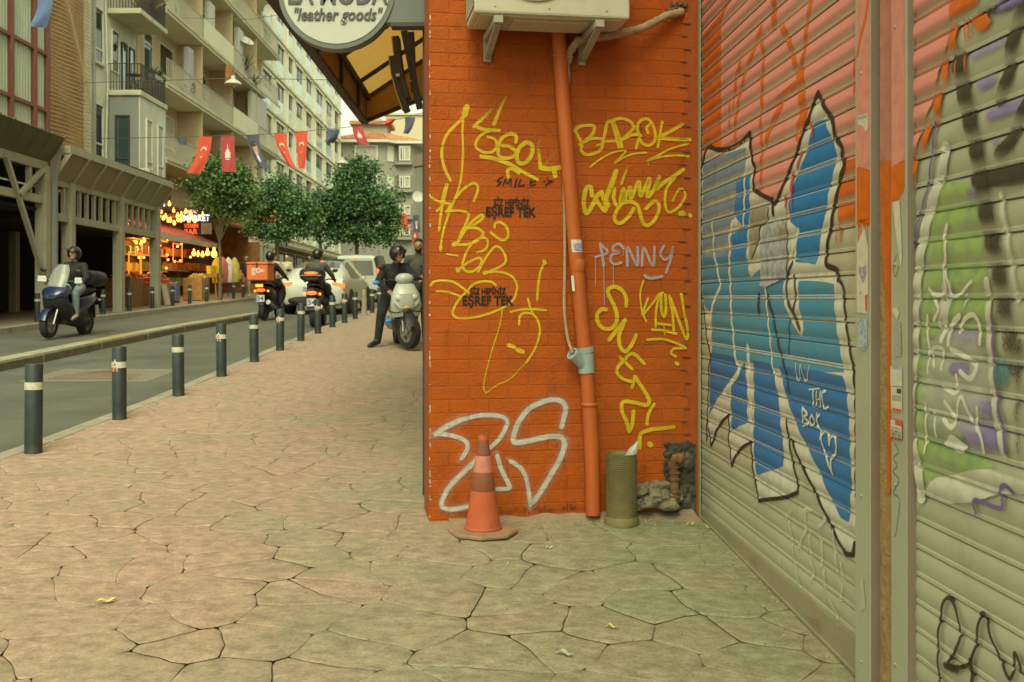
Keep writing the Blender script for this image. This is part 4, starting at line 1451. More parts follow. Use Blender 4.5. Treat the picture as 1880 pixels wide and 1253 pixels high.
# ================================================================== roller shutters
PITCH = 0.0795
SU = Vector((-0.044, 1.0, 0)).normalized()          # along the shutters, away from the camera
SN = Vector((-SU.y, SU.x, 0))                       # out of the shutters, towards the street
SO = Vector((shut_x(0.0), 0.0, 0.0))                # s = 0 below the camera
def slat_prof(v):
    """relief of one curved slat, v = 0 at its upper seam, 1 at the next"""
    v = v % 1.0
    if v < 0.03: return -0.004
    if v < 0.06: return -0.004 + 0.007 * (v - 0.03) / 0.03
    if v < 0.84: return 0.003 + 0.0048 * math.sin(math.pi * (v - 0.06) / 0.78) ** 0.85
    if v < 0.88: return 0.003 + 0.003 * (v - 0.84) / 0.04
    return 0.006
def slat_v(z): return (CAMZ - z) / PITCH
def shutp(s, z, off=0.0):
    return SO + SU * s + SN * (off + slat_prof(slat_v(z))) + Vector((0, 0, z))
def railp(s, z, off=0.0):
    return SO + SU * s + SN * (RAIL + off) + Vector((0, 0, z))
RAIL = 0.034
def shut_sz(px, py, off=0.006):
    d = at(px, py, 1.0) - Vector((0, 0, CAMZ))
    q = SO + SN * off
    k = q.dot(SN) / (d.x * SN.x + d.y * SN.y)
    p = Vector((0, 0, CAMZ)) + d * k
    return (p - SO).dot(SU), p.z

def metal_mat(name, c, dirt, rust):
    m = pm(name, c, rough=0.48, var=0.07, scale=2.5, spec=0.45, bump=0.05, bscale=160, dirt=dirt, dirt_scale=6, dirt_amt=0.45, stretch=(1, 1, 0.6))
    return m
M_SLAT = metal_mat('shutter_metal', (0.43, 0.42, 0.28), (0.24, 0.21, 0.12), None)
M_RAILM = pm('rail_metal', (0.40, 0.40, 0.28), rough=0.45, var=0.06, scale=3, dirt=(0.24, 0.21, 0.13), dirt_scale=6, dirt_amt=0.4, bump=0.04, bscale=200)
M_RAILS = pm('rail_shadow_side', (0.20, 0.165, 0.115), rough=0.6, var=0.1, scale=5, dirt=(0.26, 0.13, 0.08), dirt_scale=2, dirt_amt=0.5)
M_PIER = pm('rough_pier', (0.40, 0.26, 0.10), rough=0.95, var=0.25, scale=30, bump=1.0, bscale=90, dirt=(0.30, 0.13, 0.05), dirt_scale=12, dirt_amt=0.7)
M_BOTRAIL = pm('bottom_rail', (0.31, 0.27, 0.165), rough=0.6, var=0.12, scale=4, bump=0.15, bscale=60, dirt=(0.26, 0.14, 0.08), dirt_scale=4, dirt_amt=0.65)

ZTOP = CAMZ + 22 * PITCH
VS = [0.0, 0.029, 0.03, 0.06, 0.14, 0.24, 0.34, 0.45, 0.56, 0.66, 0.76, 0.84, 0.88, 0.94, 0.999]
def make_shutter(name, label, s0, s1):
    root = thing(name, label, 'roller shutter', (SO + SU * s0).to_tuple())
    Z0 = Vector(root.location)
    b = MB()
    vs, fs = [], []
    for v in VS:
        for s in (s0, s1):
            vs.append(SO + SU * s + SN * slat_prof(v) + Vector((0, 0, -v * PITCH)) - Z0)
    n = len(VS)
    for i in range(n - 1):
        fs.append((2 * i, 2 * i + 1, 2 * i + 3, 2 * i + 2))
    b.add(vs, fs)
    me = b.mesh('slat', M_SLAT, smooth=R(35), recalc=False)
    k = 0
    z = ZTOP
    while z - PITCH > 0.02:
        o = inst('slat', me, root, (0, 0, z))
        j = 0.0016 * noise.noise(Vector((z * 31, s0, 2)))
        o.location += SN * j
        z -= PITCH
    zl = z
    # bottom rail follows the slope of the ground
    b = MB()
    vs = []
    for s in (s0, s1):
        p = SO + SU * s
        g = gz(p.x, p.y) + 0.006
        for oo, zz in ((-0.006, zl), (0.010, zl), (0.012, zl - 0.012), (0.012, g + 0.012), (0.016, g + 0.010), (0.016, g), (-0.006, g)):
            vs.append(p + SN * oo + Vector((0, 0, zz)) - Z0)
    b.add(vs, [(i, (i + 1) % 7, 7 + (i + 1) % 7, 7 + i) for i in range(7)] + [tuple(range(7)), tuple(range(7, 14))])
    b.build('bottom_rail', M_BOTRAIL, root)
    b = MB()
    b.bar(SO + SU * s0 - SN * 0.02 + Vector((0, 0, 1.4)) - Z0, SO + SU * s1 - SN * 0.02 + Vector((0, 0, 1.4)) - Z0, 0.008, 3.4)
    b.build('backing', M_ACD, root)
    return root, Z0
sA0, sA1 = 3.235, 5.325
sB0, sB1 = 0.7, 2.93
shutA, ZA = make_shutter('roller_shutter', 'roller shutter with blue and white crown-like graffiti next to the orange wall', sA0 - 0.03, sA1 + 0.02)
shutB, ZB = make_shutter('roller_shutter', 'roller shutter with green, purple and black graffiti at the right edge', sB0, sB1 + 0.02)

def rail_box(b, s0, s1, o0, o1, z0, z1, org):
    vs = []
    for s in (s0, s1):
        for o_ in (o0, o1):
            for z in (z0, z1):
                vs.append(SO + SU * s + SN * o_ + Vector((0, 0, z)) - org)
    b.add(vs, [(0, 1, 3, 2), (4, 6, 7, 5), (0, 4, 5, 1), (2, 3, 7, 6), (0, 2, 6, 4), (1, 5, 7, 3)])
def guide(name, label, s0, s1, zb, z1=3.25):
    org = SO + SU * s0
    t = thing(name, label, 'guide rail', org.to_tuple())
    b = MB()
    rail_box(b, s0, s1, RAIL - 0.0025, RAIL, zb, z1, org)
    b.build('face', M_RAILM, t)
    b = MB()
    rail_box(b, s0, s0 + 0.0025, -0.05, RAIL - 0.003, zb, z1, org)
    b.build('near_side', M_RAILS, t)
    b = MB()
    rail_box(b, s1 - 0.0025, s1, 0.017, RAIL - 0.003, zb, z1, org)
    b.build('far_lip', M_RAILM, t)
    for z in (0.32, 0.14, 0.07):
        pass
    return t, org
rA, oA = guide('guide_rail', 'grey metal guide rail with torn stickers at the near end of the blue painted shutter', 3.118, 3.232, -0.12)
rB, oB = guide('guide_rail', 'grey metal guide rail with red and white stickers beside the green painted shutter', 2.868, 2.968, -0.13)
t = thing('guide_rail', 'narrow grey guide rail between the blue painted shutter and the orange wall', 'guide rail', (SO + SU * 5.33).to_tuple())
org = Vector(t.location)
b = MB(); rail_box(b, 5.31, 5.352, 0.018, 0.021, -0.03, 3.25, org); rail_box(b, 5.352, 5.355, -0.05, 0.021, -0.03, 3.25, org)
b.build('face', M_RAILM, t)
b = MB(); rail_box(b, 5.36, 5.40, -0.05, 0.012, -0.03, 3.25, org); b.build('edge_strip', M_SHELL, t)
for z in (0.02, 0.55, 1.2, 1.9):
    b = MB(); b.ball(SO + SU * 3.185 + SN * RAIL + Vector((0, 0, z - 0.03)) - oA, (0.006, 0.006, 0.006), 8, 5); b.build('bolt', M_BRKT, rA, smooth=True)
    b = MB(); b.ball(SO + SU * 2.94 + SN * RAIL + Vector((0, 0, z + 0.05)) - oB, (0.006, 0.006, 0.006), 8, 5); b.build('bolt', M_BRKT, rB, smooth=True)
# rough pier between the two shutters
b = MB()
org = SO + SU * 2.965
ny, nz_ = 6, 120
vs, fs = [], []
for i in range(nz_ + 1):
    z = -0.15 + 3.4 * i / nz_
    for k in range(ny + 1):
        s = 2.966 + 0.153 * k / ny
        d = 0.003 + 0.003 * noise.noise(Vector((s * 60, z * 40, 0))) + 0.002 * noise.noise(Vector((s * 160, z * 110, 0)))
        vs.append(SO + SU * s + SN * d + Vector((0, 0, z)) - org)
for i in range(nz_):
    for k in range(ny):
        q = i * (ny + 1) + k
        fs.append((q, q + 1, q + ny + 2, q + ny + 1))
b.add(vs, fs)
pier = b.build('wall_pier', M_PIER, None, smooth=True, recalc=False, loc=org.to_tuple())
tag(pier, 'narrow rough pier with an orange paint streak between the two shutters', 'wall')

# ------------------------------------------------------------------ paint on the shutters
def fill(b, poly, surf, off, soft=0.008, a=1.0, dz=0.0045):
    """poly in surface coordinates; scan lines keep its edges exact and follow the slats"""
    zs = [p[1] for p in poly]
    z0, z1 = min(zs), max(zs)
    n = max(2, int((z1 - z0) / dz))
    prev = None
    m = len(poly)
    for i in range(n + 1):
        z = z0 + (z1 - z0) * min(0.9995, max(0.0005, i / n))
        xs = []
        for k in range(m):
            (x0, y0), (x1, y1) = poly[k], poly[(k + 1) % m]
            if (y0 <= z < y1) or (y1 <= z < y0):
                xs.append(x0 + (x1 - x0) * (z - y0) / (y1 - y0))
        xs.sort()
        cur = [(xs[k], xs[k + 1]) for k in range(0, len(xs) - 1, 2)]
        ids = []
        for (xa, xb) in cur:
            e = min(soft, (xb - xa) * 0.35)
            wob = 0.3 * soft * noise.noise(Vector((xa * 20, z * 60, 1)))
            wo2 = 0.3 * soft * noise.noise(Vector((xb * 20, z * 60, 7)))
            row = [(xa - e * 0.5 + wob, 0), (xa + e * 0.5 + wob, a), (xb - e * 0.5 + wo2, a), (xb + e * 0.5 + wo2, 0)]
            base = len(b.v)
            f_end = min(1.0, min(i, n - i) * dz / max(soft, 1e-4))
            b.add([surf(x, z, off) for x, _ in row], [], a=[q * f_end for _, q in row])
            ids.append((base, xa, xb))
        if prev:
            for (pb, pa, pc) in prev:
                for (cb, ca, cc) in ids:
                    if min(pc, cc) > max(pa, ca):
                        for k in range(3):
                            b.f.append((pb + k, pb + k + 1, cb + k + 1, cb + k)); b.m.append(0)
                        break
        prev = ids
_so = [0.0009]
def shut_paint(name, parent, org, mat, win, polys=(), strokes=(), soft=0.010, surf=shutp, off_plane=0.006, label=None, wm=None, ssoft=0.35, mul=1.0):
    ox, oy, sc = win
    b = MB()
    for item in polys:
        pts, a = (item, 1.0) if not isinstance(item, dict) else (item['p'], item['a'])
        P = [shut_sz(ox + x / sc, oy + y / sc, off_plane) for x, y in pts]
        fill(b, P, surf, _so[0], soft=soft, a=a)
        _so[0] += 0.00007
    for st in strokes:
        w, pts = st[0], st[1]
        a0 = st[2] if len(st) > 2 else 1.0
        a1 = st[3] if len(st) > 3 else a0
        sf = st[4] if len(st) > 4 else ssoft
        P = [shut_sz(ox + x / sc, oy + y / sc, off_plane) for x, y in pts]
        sm = sum(p[0] for p in P) / len(P)
        ppm = F / sm * sc                       # window pixels per metre, upright
        # strokes were seen foreshortened: widen the ones that run upright
        if len(pts) > 1:
            dx, dy = abs(pts[-1][0] - pts[0][0]), abs(pts[-1][1] - pts[0][1])
            L = math.hypot(dx, dy) or 1
            fs_ = 1.0 + 1.1 * (dy / L)
        else: fs_ = 1.4
        ribbon(b, P, 1.2 * w / ppm * fs_ * mul, surf, _so[0], soft=sf, a0=a0, a1=a1, step=0.006, wob=0.1)
        _so[0] += 0.00007
    for i in range(len(b.v)):
        b.v[i] = (b.v[i][0] - org.x, b.v[i][1] - org.y, b.v[i][2] - org.z)
    o = b.build(name, mat, parent, attr=True, recalc=False)
    if label: o['label'] = label
    return o
SL = (CAMZ, PITCH, 0.18)
P_PINK = paint('pink_spray', (0.84, 0.29, 0.22), amt=0.95, speck=0.12, slat=SL, c2=(0.72, 0.28, 0.225))
P_ORG = paint('orange_spray', (0.72, 0.145, 0.006), amt=0.98, speck=0.15, slat=(CAMZ, PITCH, 0.18))
P_ORGF = paint('orange_spray_flat', (0.72, 0.145, 0.006), amt=0.98, speck=0.15)
P_PINKF = paint('pink_spray_flat', (0.74, 0.29, 0.22), amt=0.97, speck=0.1)
P_CRM = paint('cream_spray', (0.68, 0.65, 0.50), amt=0.95, speck=0.2, slat=(CAMZ, PITCH, 0.62))
P_BLU = paint('blue_spray', (0.010, 0.17, 0.46), amt=0.95, speck=0.15, slat=(CAMZ, PITCH, 0.72), c2=(0.012, 0.21, 0.46))
P_BLUM = paint('light_blue_spray', (0.035, 0.28, 0.46), amt=0.92, speck=0.2, slat=(CAMZ, PITCH, 0.75), c2=(0.10, 0.25, 0.33))
P_BLUG = paint('grey_blue_spray', (0.20, 0.30, 0.42), amt=0.8, speck=0.25, slat=(CAMZ, PITCH, 0.12))
P_DEEP = paint('deep_blue_spray', (0.02, 0.17, 0.46), amt=0.95, speck=0.15, slat=(CAMZ, PITCH, 0.7), c2=(0.04, 0.17, 0.36))
P_OUT = paint('brown_black_spray', (0.045, 0.025, 0.016), amt=0.96, speck=0.25)
P_SMUD = paint('black_smudge', (0.05, 0.05, 0.05), amt=0.75, speck=0.4)
P_WLIN = paint('white_line_spray', (0.74, 0.70, 0.56), amt=0.95, speck=0.2)
P_WFNT = paint('white_faint_spray', (0.68, 0.66, 0.55), amt=0.5, speck=0.4)
P_REDL = paint('red_drip', (0.62, 0.06, 0.03), amt=0.95, speck=0.1)
P_GRN = paint('green_spray', (0.42, 0.58, 0.12), amt=0.62, speck=0.2, slat=(CAMZ, PITCH, 0.35), c2=(0.27, 0.40, 0.18))
P_PUR = paint('purple_spray', (0.30, 0.23, 0.46), amt=0.92, speck=0.2, slat=(CAMZ, PITCH, 0.25))
P_PURL = paint('purple_line', (0.20, 0.12, 0.32), amt=0.9, speck=0.2)
P_DRK = paint('dark_olive_spray', (0.055, 0.048, 0.026), amt=0.95, speck=0.5, slat=(CAMZ, PITCH, 0.10), scale=180)
P_TEAL = paint('teal_spray', (0.06, 0.24, 0.25), amt=0.6, speck=0.3)
S1, S2, S3, S4, S5 = (1270, 0, 5.0), (1270, 230, 5.0), (1270, 460, 5.0), (1270, 700, 5.0), (1270, 920, 5.0)
def split_paint(root, org, n, m, w, polys=(), strokes=(), **k):
    lab = k.pop('label', None)
    first = True
    for p in polys:
        shut_paint(n, root, org, m, w, [p], (), label=lab if first else None, **k); first = False
    for st in strokes:
        shut_paint(n, root, org, m, w, (), [st], label=lab if first else None, **k); first = False
def sp(n, m, w, polys=(), strokes=(), **k): return split_paint(shutA, ZA, n, m, w, polys, strokes, **k)
sp('graffiti_pink_field', P_PINK, S1, [[(95, -700), (1525, -700), (1525, 1510), (1380, 1500), (760, 1900), (560, 1780), (100, 1450)]], soft=0.02, label='pink sprayed field over the top of the shutter')
sp('graffiti_orange', P_ORG, S1, [[(105, 330), (270, 120), (340, -60), (400, -300), (470, -300), (330, 60), (270, 200), (272, 1350), (110, 1390)],
                                  [(1390, 1480), (1525, 1440), (1525, 2080), (1350, 2075), (1340, 1700)]],
   [(34, [(445, 560), (440, 640), (410, 720), (400, 850)]), (20, [(352, 930), (345, 1080), (350, 1160)]), (16, [(385, 900), (385, 1000)]),
    (30, [(640, 270), (610, 350), (560, 500), (490, 680), (470, 790), (440, 880), (430, 950), (410, 1080), (400, 1200), (410, 1330)]),
    (28, [(640, 390), (660, 460), (660, 620), (645, 730), (655, 800), (640, 900), (655, 970), (635, 1080), (640, 1250), (650, 1410), (640, 1480), (640, 1630), (635, 1750)]),
    (55, [(760, 90), (760, 200)]), (36, [(830, 250), (900, 390), (945, 560), (980, 690)]), (36, [(1110, -60), (1090, 60), (1060, 230), (1040, 450), (1020, 560), (1010, 680)]),
    (70, [(1000, 690), (1015, 900), (1030, 1080), (990, 1200)]), (40, [(950, 790), (780, 930), (690, 1000)], 0.8, 0.3), (36, [(830, 960), (770, 1080), (705, 1220), (690, 1300)]),
    (24, [(720, -200), (730, -60), (760, 60)]), (24, [(1500, 560), (1500, 820)], 0.8)], soft=0.012, mul=1.3, label='orange strokes and blocks on the pink')
sp('graffiti_body', P_CRM, S2, [[(80, 420), (110, 350), (155, 215), (250, 235), (350, 222), (450, 168), (530, 100), (530, 200), (550, 330), (575, 400), (565, 590), (650, 645), (740, 700),
    (760, 740), (815, 640), (865, 520), (945, 330), (1012, 130), (1060, 0), (1112, -160), (1165, -270), (1255, -110), (1310, 80), (1385, 200), (1385, 270), (1400, 370),
    (1365, 480), (1345, 600), (1305, 750), (1285, 900), (1260, 1020), (1240, 1150), (1240, 1230), (1250, 1280), (1330, 1330), (1395, 1480), (1400, 1600), (1420, 1760), (1450, 1990),
    (1490, 2250), (1505, 2450), (1510, 3000), (1510, 3800), (1490, 3930), (1440, 3940), (1400, 3900), (1290, 3680), (1190, 3470), (1070, 3230), (1000, 3090), (920, 2900),
    (880, 2720), (890, 2830), (930, 3070), (975, 3250), (985, 3380), (870, 3420), (720, 3440), (615, 3450), (600, 3330), (575, 3230), (560, 3070), (550, 2910), (440, 2990),
    (370, 3120), (360, 2990), (345, 2910), (345, 2660), (250, 2770), (190, 2940), (165, 2800), (150, 2650), (160, 2400), (160, 2250), (180, 2100), (150, 2000), (130, 1790), (105, 1500)]],
   soft=0.008, label='cream ground of the large crown-like letter')
sp('graffiti_blue', P_BLUG, S2, [[(110, 345), (250, 285), (505, 205), (495, 430), (430, 520), (380, 1000), (360, 1250), (105, 1260)]], soft=0.02)
sp('graffiti_blue', P_BLU, S2, [[(420, 520), (545, 440), (530, 620), (540, 800), (520, 920), (500, 1260), (370, 1260), (375, 1010), (470, 920), (390, 820), (410, 650)],
    [(1110, 40), (1130, -30), (1220, -50), (1285, 110), (1330, 215), (1335, 320), (1305, 440), (1268, 590), (1248, 720), (1228, 850), (1190, 970), (1185, 1100), (1150, 1270), (955, 1260),
     (985, 950), (905, 880), (895, 700), (965, 480), (1045, 300), (1085, 150)]], soft=0.012, label='strong blue fill in the upper letter')
sp('graffiti_light_blue', P_BLUM, S3, [[(105, 60), (505, 60), (540, 250), (600, 200), (690, 120), (880, 150), (850, 260), (835, 430), (900, 620), (1010, 800), (1040, 720), (1000, 560), (985, 420), (990, 275),
    (1200, 285), (1315, 310), (1310, 440), (1330, 700), (1360, 860), (1385, 1010), (1395, 1120), (900, 1120), (190, 960), (190, 600), (110, 480)], [(955, 0), (1160, 0), (1150, 140), (1000, 90)]],
   soft=0.015, label='turquoise band of fill across the middle of the letter')
sp('graffiti_deep_blue', P_DEEP, S4, [[(175, -260), (400, -230), (430, -120), (360, 10), (290, 80), (200, 230), (168, 320), (170, 0)],
    [(372, 30), (440, -90), (490, -180), (505, 0), (520, 100), (510, 230), (518, 380), (430, 420), (365, 462), (372, 300), (362, 200)],
    [(570, -200), (735, -160), (770, 0), (800, 150), (820, 400), (848, 600), (848, 780), (760, 810), (605, 865), (582, 740), (572, 500), (582, 250)],
    [(810, -140), (1395, -60), (1410, 0), (1432, 150), (1450, 400), (1460, 700), (1474, 900), (1464, 1050), (1458, 1250), (1450, 1300), (1440, 1305), (1380, 1260), (1310, 1120), (1250, 1000), (1180, 830), (1090, 650), (1000, 470), (930, 300), (870, 120)]],
   soft=0.014, label='dark blue legs of the letter')
sp('graffiti_smudge', P_SMUD, S3, [], [(40, [(620, 430), (622, 560)]), (42, [(705, 430), (750, 600), (790, 800), (840, 1000), (880, 1150), (900, 1290)], 0.9, 0.6, 0.7),
    (30, [(905, 640), (900, 930)], 0.6, 0.6, 0.7), (26, [(930, 120), (885, 240), (880, 430), (930, 560), (1000, 720)], 1, 1), (24, [(945, 240), (960, 400), (940, 560)])])
sp('graffiti_lines', P_WLIN, S3, [], [(22, [(190, -250), (205, -100), (205, 0), (230, 120), (255, 250), (265, 340), (220, 430), (195, 520), (165, 620), (165, 700)]),
    (26, [(350, -130), (355, 0), (350, 130), (360, 300), (365, 450), (370, 620), (385, 750), (395, 900), (415, 1020), (440, 1110), (400, 1170), (360, 1220), (300, 1320)]),
    (18, [(680, -80), (680, 200), (685, 400), (700, 560), (715, 720), (735, 900), (745, 1040), (770, 1150), (800, 1250)]),
    (40, [(520, 900), (530, 1050), (525, 1180), (530, 1300), (545, 1400), (545, 1530)]), (30, [(420, -250), (380, -250), (360, -150)]), (24, [(490, -690), (490, -480), (480, -240)]),
    (20, [(960, 0), (950, 120)]), (26, [(985, -180), (950, -60), (910, 60)])], label='white running lines over the blue')
sp('graffiti_outline', P_OUT, S2, [], [
    (26, [(78, 440), (100, 370), (150, 208), (250, 228), (350, 216), (450, 162), (540, 75)]), (22, [(540, 130), (545, 220), (565, 330), (585, 385), (575, 480), (570, 592)]), (30, [(545, 130), (548, 190)]),
    (28, [(570, 592), (650, 640), (740, 690)]), (36, [(745, 700), (755, 800)], 1, 0.9), (28, [(770, 720), (812, 640), (862, 520), (942, 330), (1012, 130), (1042, 20), (1080, -40), (1112, -160), (1142, -240), (1172, -290)]),
    (28, [(1172, -290), (1200, -220), (1262, -110), (1312, -10), (1318, 100), (1390, 200), (1385, 280), (1412, 370), (1370, 480), (1352, 600), (1312, 750), (1292, 900), (1268, 1020), (1246, 1150), (1240, 1240), (1255, 1290), (1335, 1330), (1350, 1410)]),
    (18, [(1350, 1410), (1400, 1480), (1405, 1600), (1420, 1730), (1418, 1810), (1442, 1910), (1452, 2030), (1480, 2150), (1492, 2260), (1502, 2380)]),
    (14, [(1505, 2400), (1510, 2600), (1512, 3000), (1510, 3400)], 0.7),
    (22, [(1502, 3840), (1490, 3935), (1440, 3940), (1400, 3900), (1290, 3680), (1190, 3470), (1075, 3230), (1000, 3090), (925, 2890)]),
    (16, [(875, 2715), (890, 2830), (930, 3070), (972, 3250), (985, 3370)]), (30, [(985, 3372), (870, 3415), (720, 3435), (618, 3448)]),
    (16, [(618, 3448), (605, 3330), (578, 3230), (562, 3070), (552, 2910)]), (16, [(550, 2908), (440, 2990), (370, 3122)]), (13, [(368, 3130), (362, 2990), (345, 2910), (350, 2770), (345, 2660)]),
    (15, [(345, 2660), (250, 2772), (188, 2940)]), (13, [(185, 2940), (165, 2790)]), (12, [(145, 2890), (143, 2800), (152, 2640), (160, 2440), (165, 2300), (160, 2250), (178, 2100), (150, 2000)]),
    (11, [(150, 2000), (128, 1790), (108, 1640)])], label='dark outline of the crown-like letter')
sp('graffiti_words', P_WLIN, S4, [], [(14, [(965, -160), (978, -10), (1000, -20), (1005, -140)]), (14, [(1010, -150), (1058, 5), (1090, -140)]),
    (15, [(1088, 78), (1180, 68)]), (15, [(1130, 80), (1125, 230)]), (14, [(1160, 100), (1155, 240)]), (14, [(1196, 100), (1190, 245)]), (12, [(1160, 170), (1195, 165)]), (15, [(1240, 92), (1212, 112), (1226, 250), (1262, 235)]),
    (15, [(1030, 240), (1030, 408)]), (15, [(1030, 250), (1078, 300), (1042, 330), (1086, 380), (1032, 408)]), (15, [(1122, 310), (1096, 360), (1110, 408), (1142, 370), (1120, 312)]),
    (14, [(1166, 300), (1165, 430)]), (14, [(1190, 310), (1160, 360), (1195, 470), (1195, 530)]),
    (17, [(1282, 582), (1260, 482), (1222, 470), (1206, 530), (1242, 680), (1306, 850)]), (17, [(1282, 582), (1290, 512), (1320, 510), (1346, 600), (1330, 670), (1290, 720), (1300, 800)])],
   label='small cream words UN THE BOK and a heart', mul=0.85)
sp('graffiti_ghost', P_WFNT, S5, [], [(26, [(880, 140), (930, 100)]), (22, [(900, 200), (930, 300), (940, 450), (960, 590)], 1, 0.8, 0.7), (24, [(1050, 90), (1060, 250), (990, 430)], 1, 0.8, 0.7),
    (30, [(1050, 90), (1150, 65), (1230, 140), (1180, 240), (1095, 200)], 1, 0.8, 0.7), (20, [(1090, 320), (1110, 500)], 1, 1, 0.7), (22, [(1180, 290), (1215, 480), (1200, 600)], 1, 1, 0.7), (24, [(1110, 560), (1140, 650), (1110, 720)], 1, 1, 0.7),
    (24, [(1310, 280), (1330, 480), (1350, 640)], 1, 1, 0.7), (22, [(1390, 580), (1400, 700)], 1, 1, 0.7), (26, [(970, 650), (1010, 780)], 1, 1, 0.7), (24, [(1230, 640), (1240, 780)], 1, 1, 0.7), (26, [(1290, 920), (1350, 1040), (1350, 1120)], 1, 1, 0.7),
    (30, [(1400, 800), (1380, 900)], .8, .8, .8), (30, [(830, 560), (830, 600)], .7, .7, .8)], label='faint white scribble near the shutter foot')
sp('graffiti_drips', P_REDL, S2, [], [(16, [(1105, -20), (1130, 90)]), (24, [(1020, 260), (985, 380)], 0.6), (34, [(940, 470), (930, 590)], 0.8), (10, [(925, 600), (935, 760)]), (22, [(872, 660), (880, 740)]), (8, [(885, 740), (880, 870)]),
    (9, [(1345, 930), (1345, 1080)]), (9, [(1372, 930), (1390, 1060)]), (8, [(1390, 940), (1385, 1080)]), (7, [(215, 300), (215, 340)]), (7, [(215, 450), (215, 520)])])
# torn posters in the middle
M_POST1 = pm('torn_poster_grey', (0.36, 0.36, 0.34), rough=0.7, var=0.35, scale=28, dirt=(0.12, 0.15, 0.2), dirt_scale=30, dirt_amt=0.8)
M_POST2 = pm('torn_poster_brown', (0.30, 0.25, 0.165), rough=0.8, var=0.25, scale=24)
def torn(parent, org, mat, win, pts, label=None, name='torn_poster', surf=shutp, off=0.006):
    ox, oy, sc = win
    P = []
    n = len(pts)
    for i in range(n):
        a_, c_ = pts[i], pts[(i + 1) % n]
        for k in range(6):
            t_ = k / 6
            x = a_[0] + (c_[0] - a_[0]) * t_ + 9 * noise.noise(Vector((i * 7 + k * 1.7, 3, a_[0])))
            y = a_[1] + (c_[1] - a_[1]) * t_ + 9 * noise.noise(Vector((i * 7 + k * 1.7, 9, a_[1])))
            P.append(shut_sz(ox + x / sc, oy + y / sc, off))
    b = MB()
    fill(b, P, surf, _so[0] + 0.0006, soft=0.001)
    _so[0] += 0.0001
    for i in range(len(b.v)):
        b.v[i] = (b.v[i][0] - org.x, b.v[i][1] - org.y, b.v[i][2] - org.z)
    o = b.build(name, mat, parent, recalc=False)
    if label: o['label'] = label
    return o
torn(shutA, ZA, M_POST2, S2, [(555, 780), (640, 760), (720, 740), (710, 880), (640, 930), (630, 1040), (590, 1170), (550, 1240), (545, 1000)], 'brown torn poster strip')
torn(shutA, ZA, M_POST1, S2, [(640, 1090), (690, 900), (760, 880), (880, 880), (890, 1060), (895, 1240), (880, 1400), (700, 1490), (640, 1480), (650, 1260)], 'greyish torn poster remnant')
torn(shutA, ZA, M_POST2, S2, [(800, 1060), (830, 950), (890, 940), (880, 1050)])

# right-hand shutter
SC = 1253 / 320
T1, T2, T3 = (1560, 0, SC), (1560, 310, SC), (1560, 620, SC)
def sq(n, m, w, polys=(), strokes=(), **k): return split_paint(shutB, ZB, n, m, w, polys, strokes, **k)
sq('graffiti_pink_field', P_PINK, T1, [[(405, -500), (760, -500), (738, 0), (742, 130), (722, 330), (672, 450), (612, 750), (545, 900), (470, 1180), (405, 1210)]], soft=0.02, label='pink sprayed field beside the rail')
sq('graffiti_green', P_GRN, T2, [[(660, 60), (900, 80), (930, 300), (980, 520), (1000, 740), (1010, 930), (1040, 1260), (520, 1260), (540, 1000), (570, 760), (590, 560), (620, 330)],
    [(520, 1240), (1050, 1240), (1060, 1420), (720, 1540), (850, 1660), (830, 1940), (900, 2040), (1060, 2140), (880, 2200), (700, 2220), (560, 2280), (530, 2140), (510, 1940)]], soft=0.05, label='green sprayed patch')
sq('graffiti_cream', P_CRM, T3, [[(640, 1010), (900, 955), (1060, 930), (1150, 960), (1300, 1010), (1300, 1130), (1100, 1120), (900, 1185), (700, 1200), (540, 1120)]],
   [(74, [(720, -340), (690, -140), (630, -1040 + 0), ][:2]), (62, [(640, -1060), (585, -870), (540, -660), (515, -470), (500, -290), (490, -110), (490, 60), (475, 250), (460, 450), (450, 650), (480, 800), (520, 1000), (530, 1120)]), (62, [(705, -1340), (690, -1220), (640, -1060)]),
    (34, [(1010, -400), (1020, -240), (1020, -90), (1030, 50), (1040, 250), (1060, 450), (1080, 620), (1130, 830)]), (50, [(1110, -1000), (1150, -740), (1190, -500), (1225, -300)], 0.7, 0.5, 0.7)], soft=0.02, label='cream sprayed stripes')
sq('graffiti_purple', P_PUR, T1, [[(880, 380), (1150, 240), (1150, 330), (890, 470)], [(920, 580), (1080, 490), (1060, 640), (960, 690)], [(985, 790), (1290, 660), (1270, 830), (1010, 890)], [(1030, 1000), (1110, 960), (1070, 1090)],
    [(860, 2820), (1030, 2840), (1060, 3070), (1100, 3270), (900, 3280), (880, 3180), (800, 3070), (850, 2980)], [(740, 2330), (950, 2340), (970, 2480), (780, 2470)]], soft=0.03, label='purple sprayed shapes')
sq('graffiti_dark', P_DRK, T1, [[(880, 1240), (1300, 1130), (1300, 1340), (915, 1350)]],
   [(90, [(800, 430), (840, 650), (885, 860), (930, 1060), (970, 1290), (1000, 1510), (1050, 1750), (1100, 2000), (1130, 2220), (1170, 2420), (1200, 2600)], 1, 0.5, 0.3),
    (70, [(1290, 60), (1215, 200), (1180, 400), (1160, 560), (1110, 690)], 1, 1, 0.35), (60, [(1290, 760), (1230, 900), (1170, 1030), (1100, 1110)], 1, 1, 0.35), (60, [(960, 80), (1080, 60), (1210, 20)], 0.7, 0.7, 0.5),
    (60, [(1250, 2500), (1230, 2900), (1240, 3300)], 0.6, 0.4, 0.9)], label='broad dark wavy band', soft=0.012)
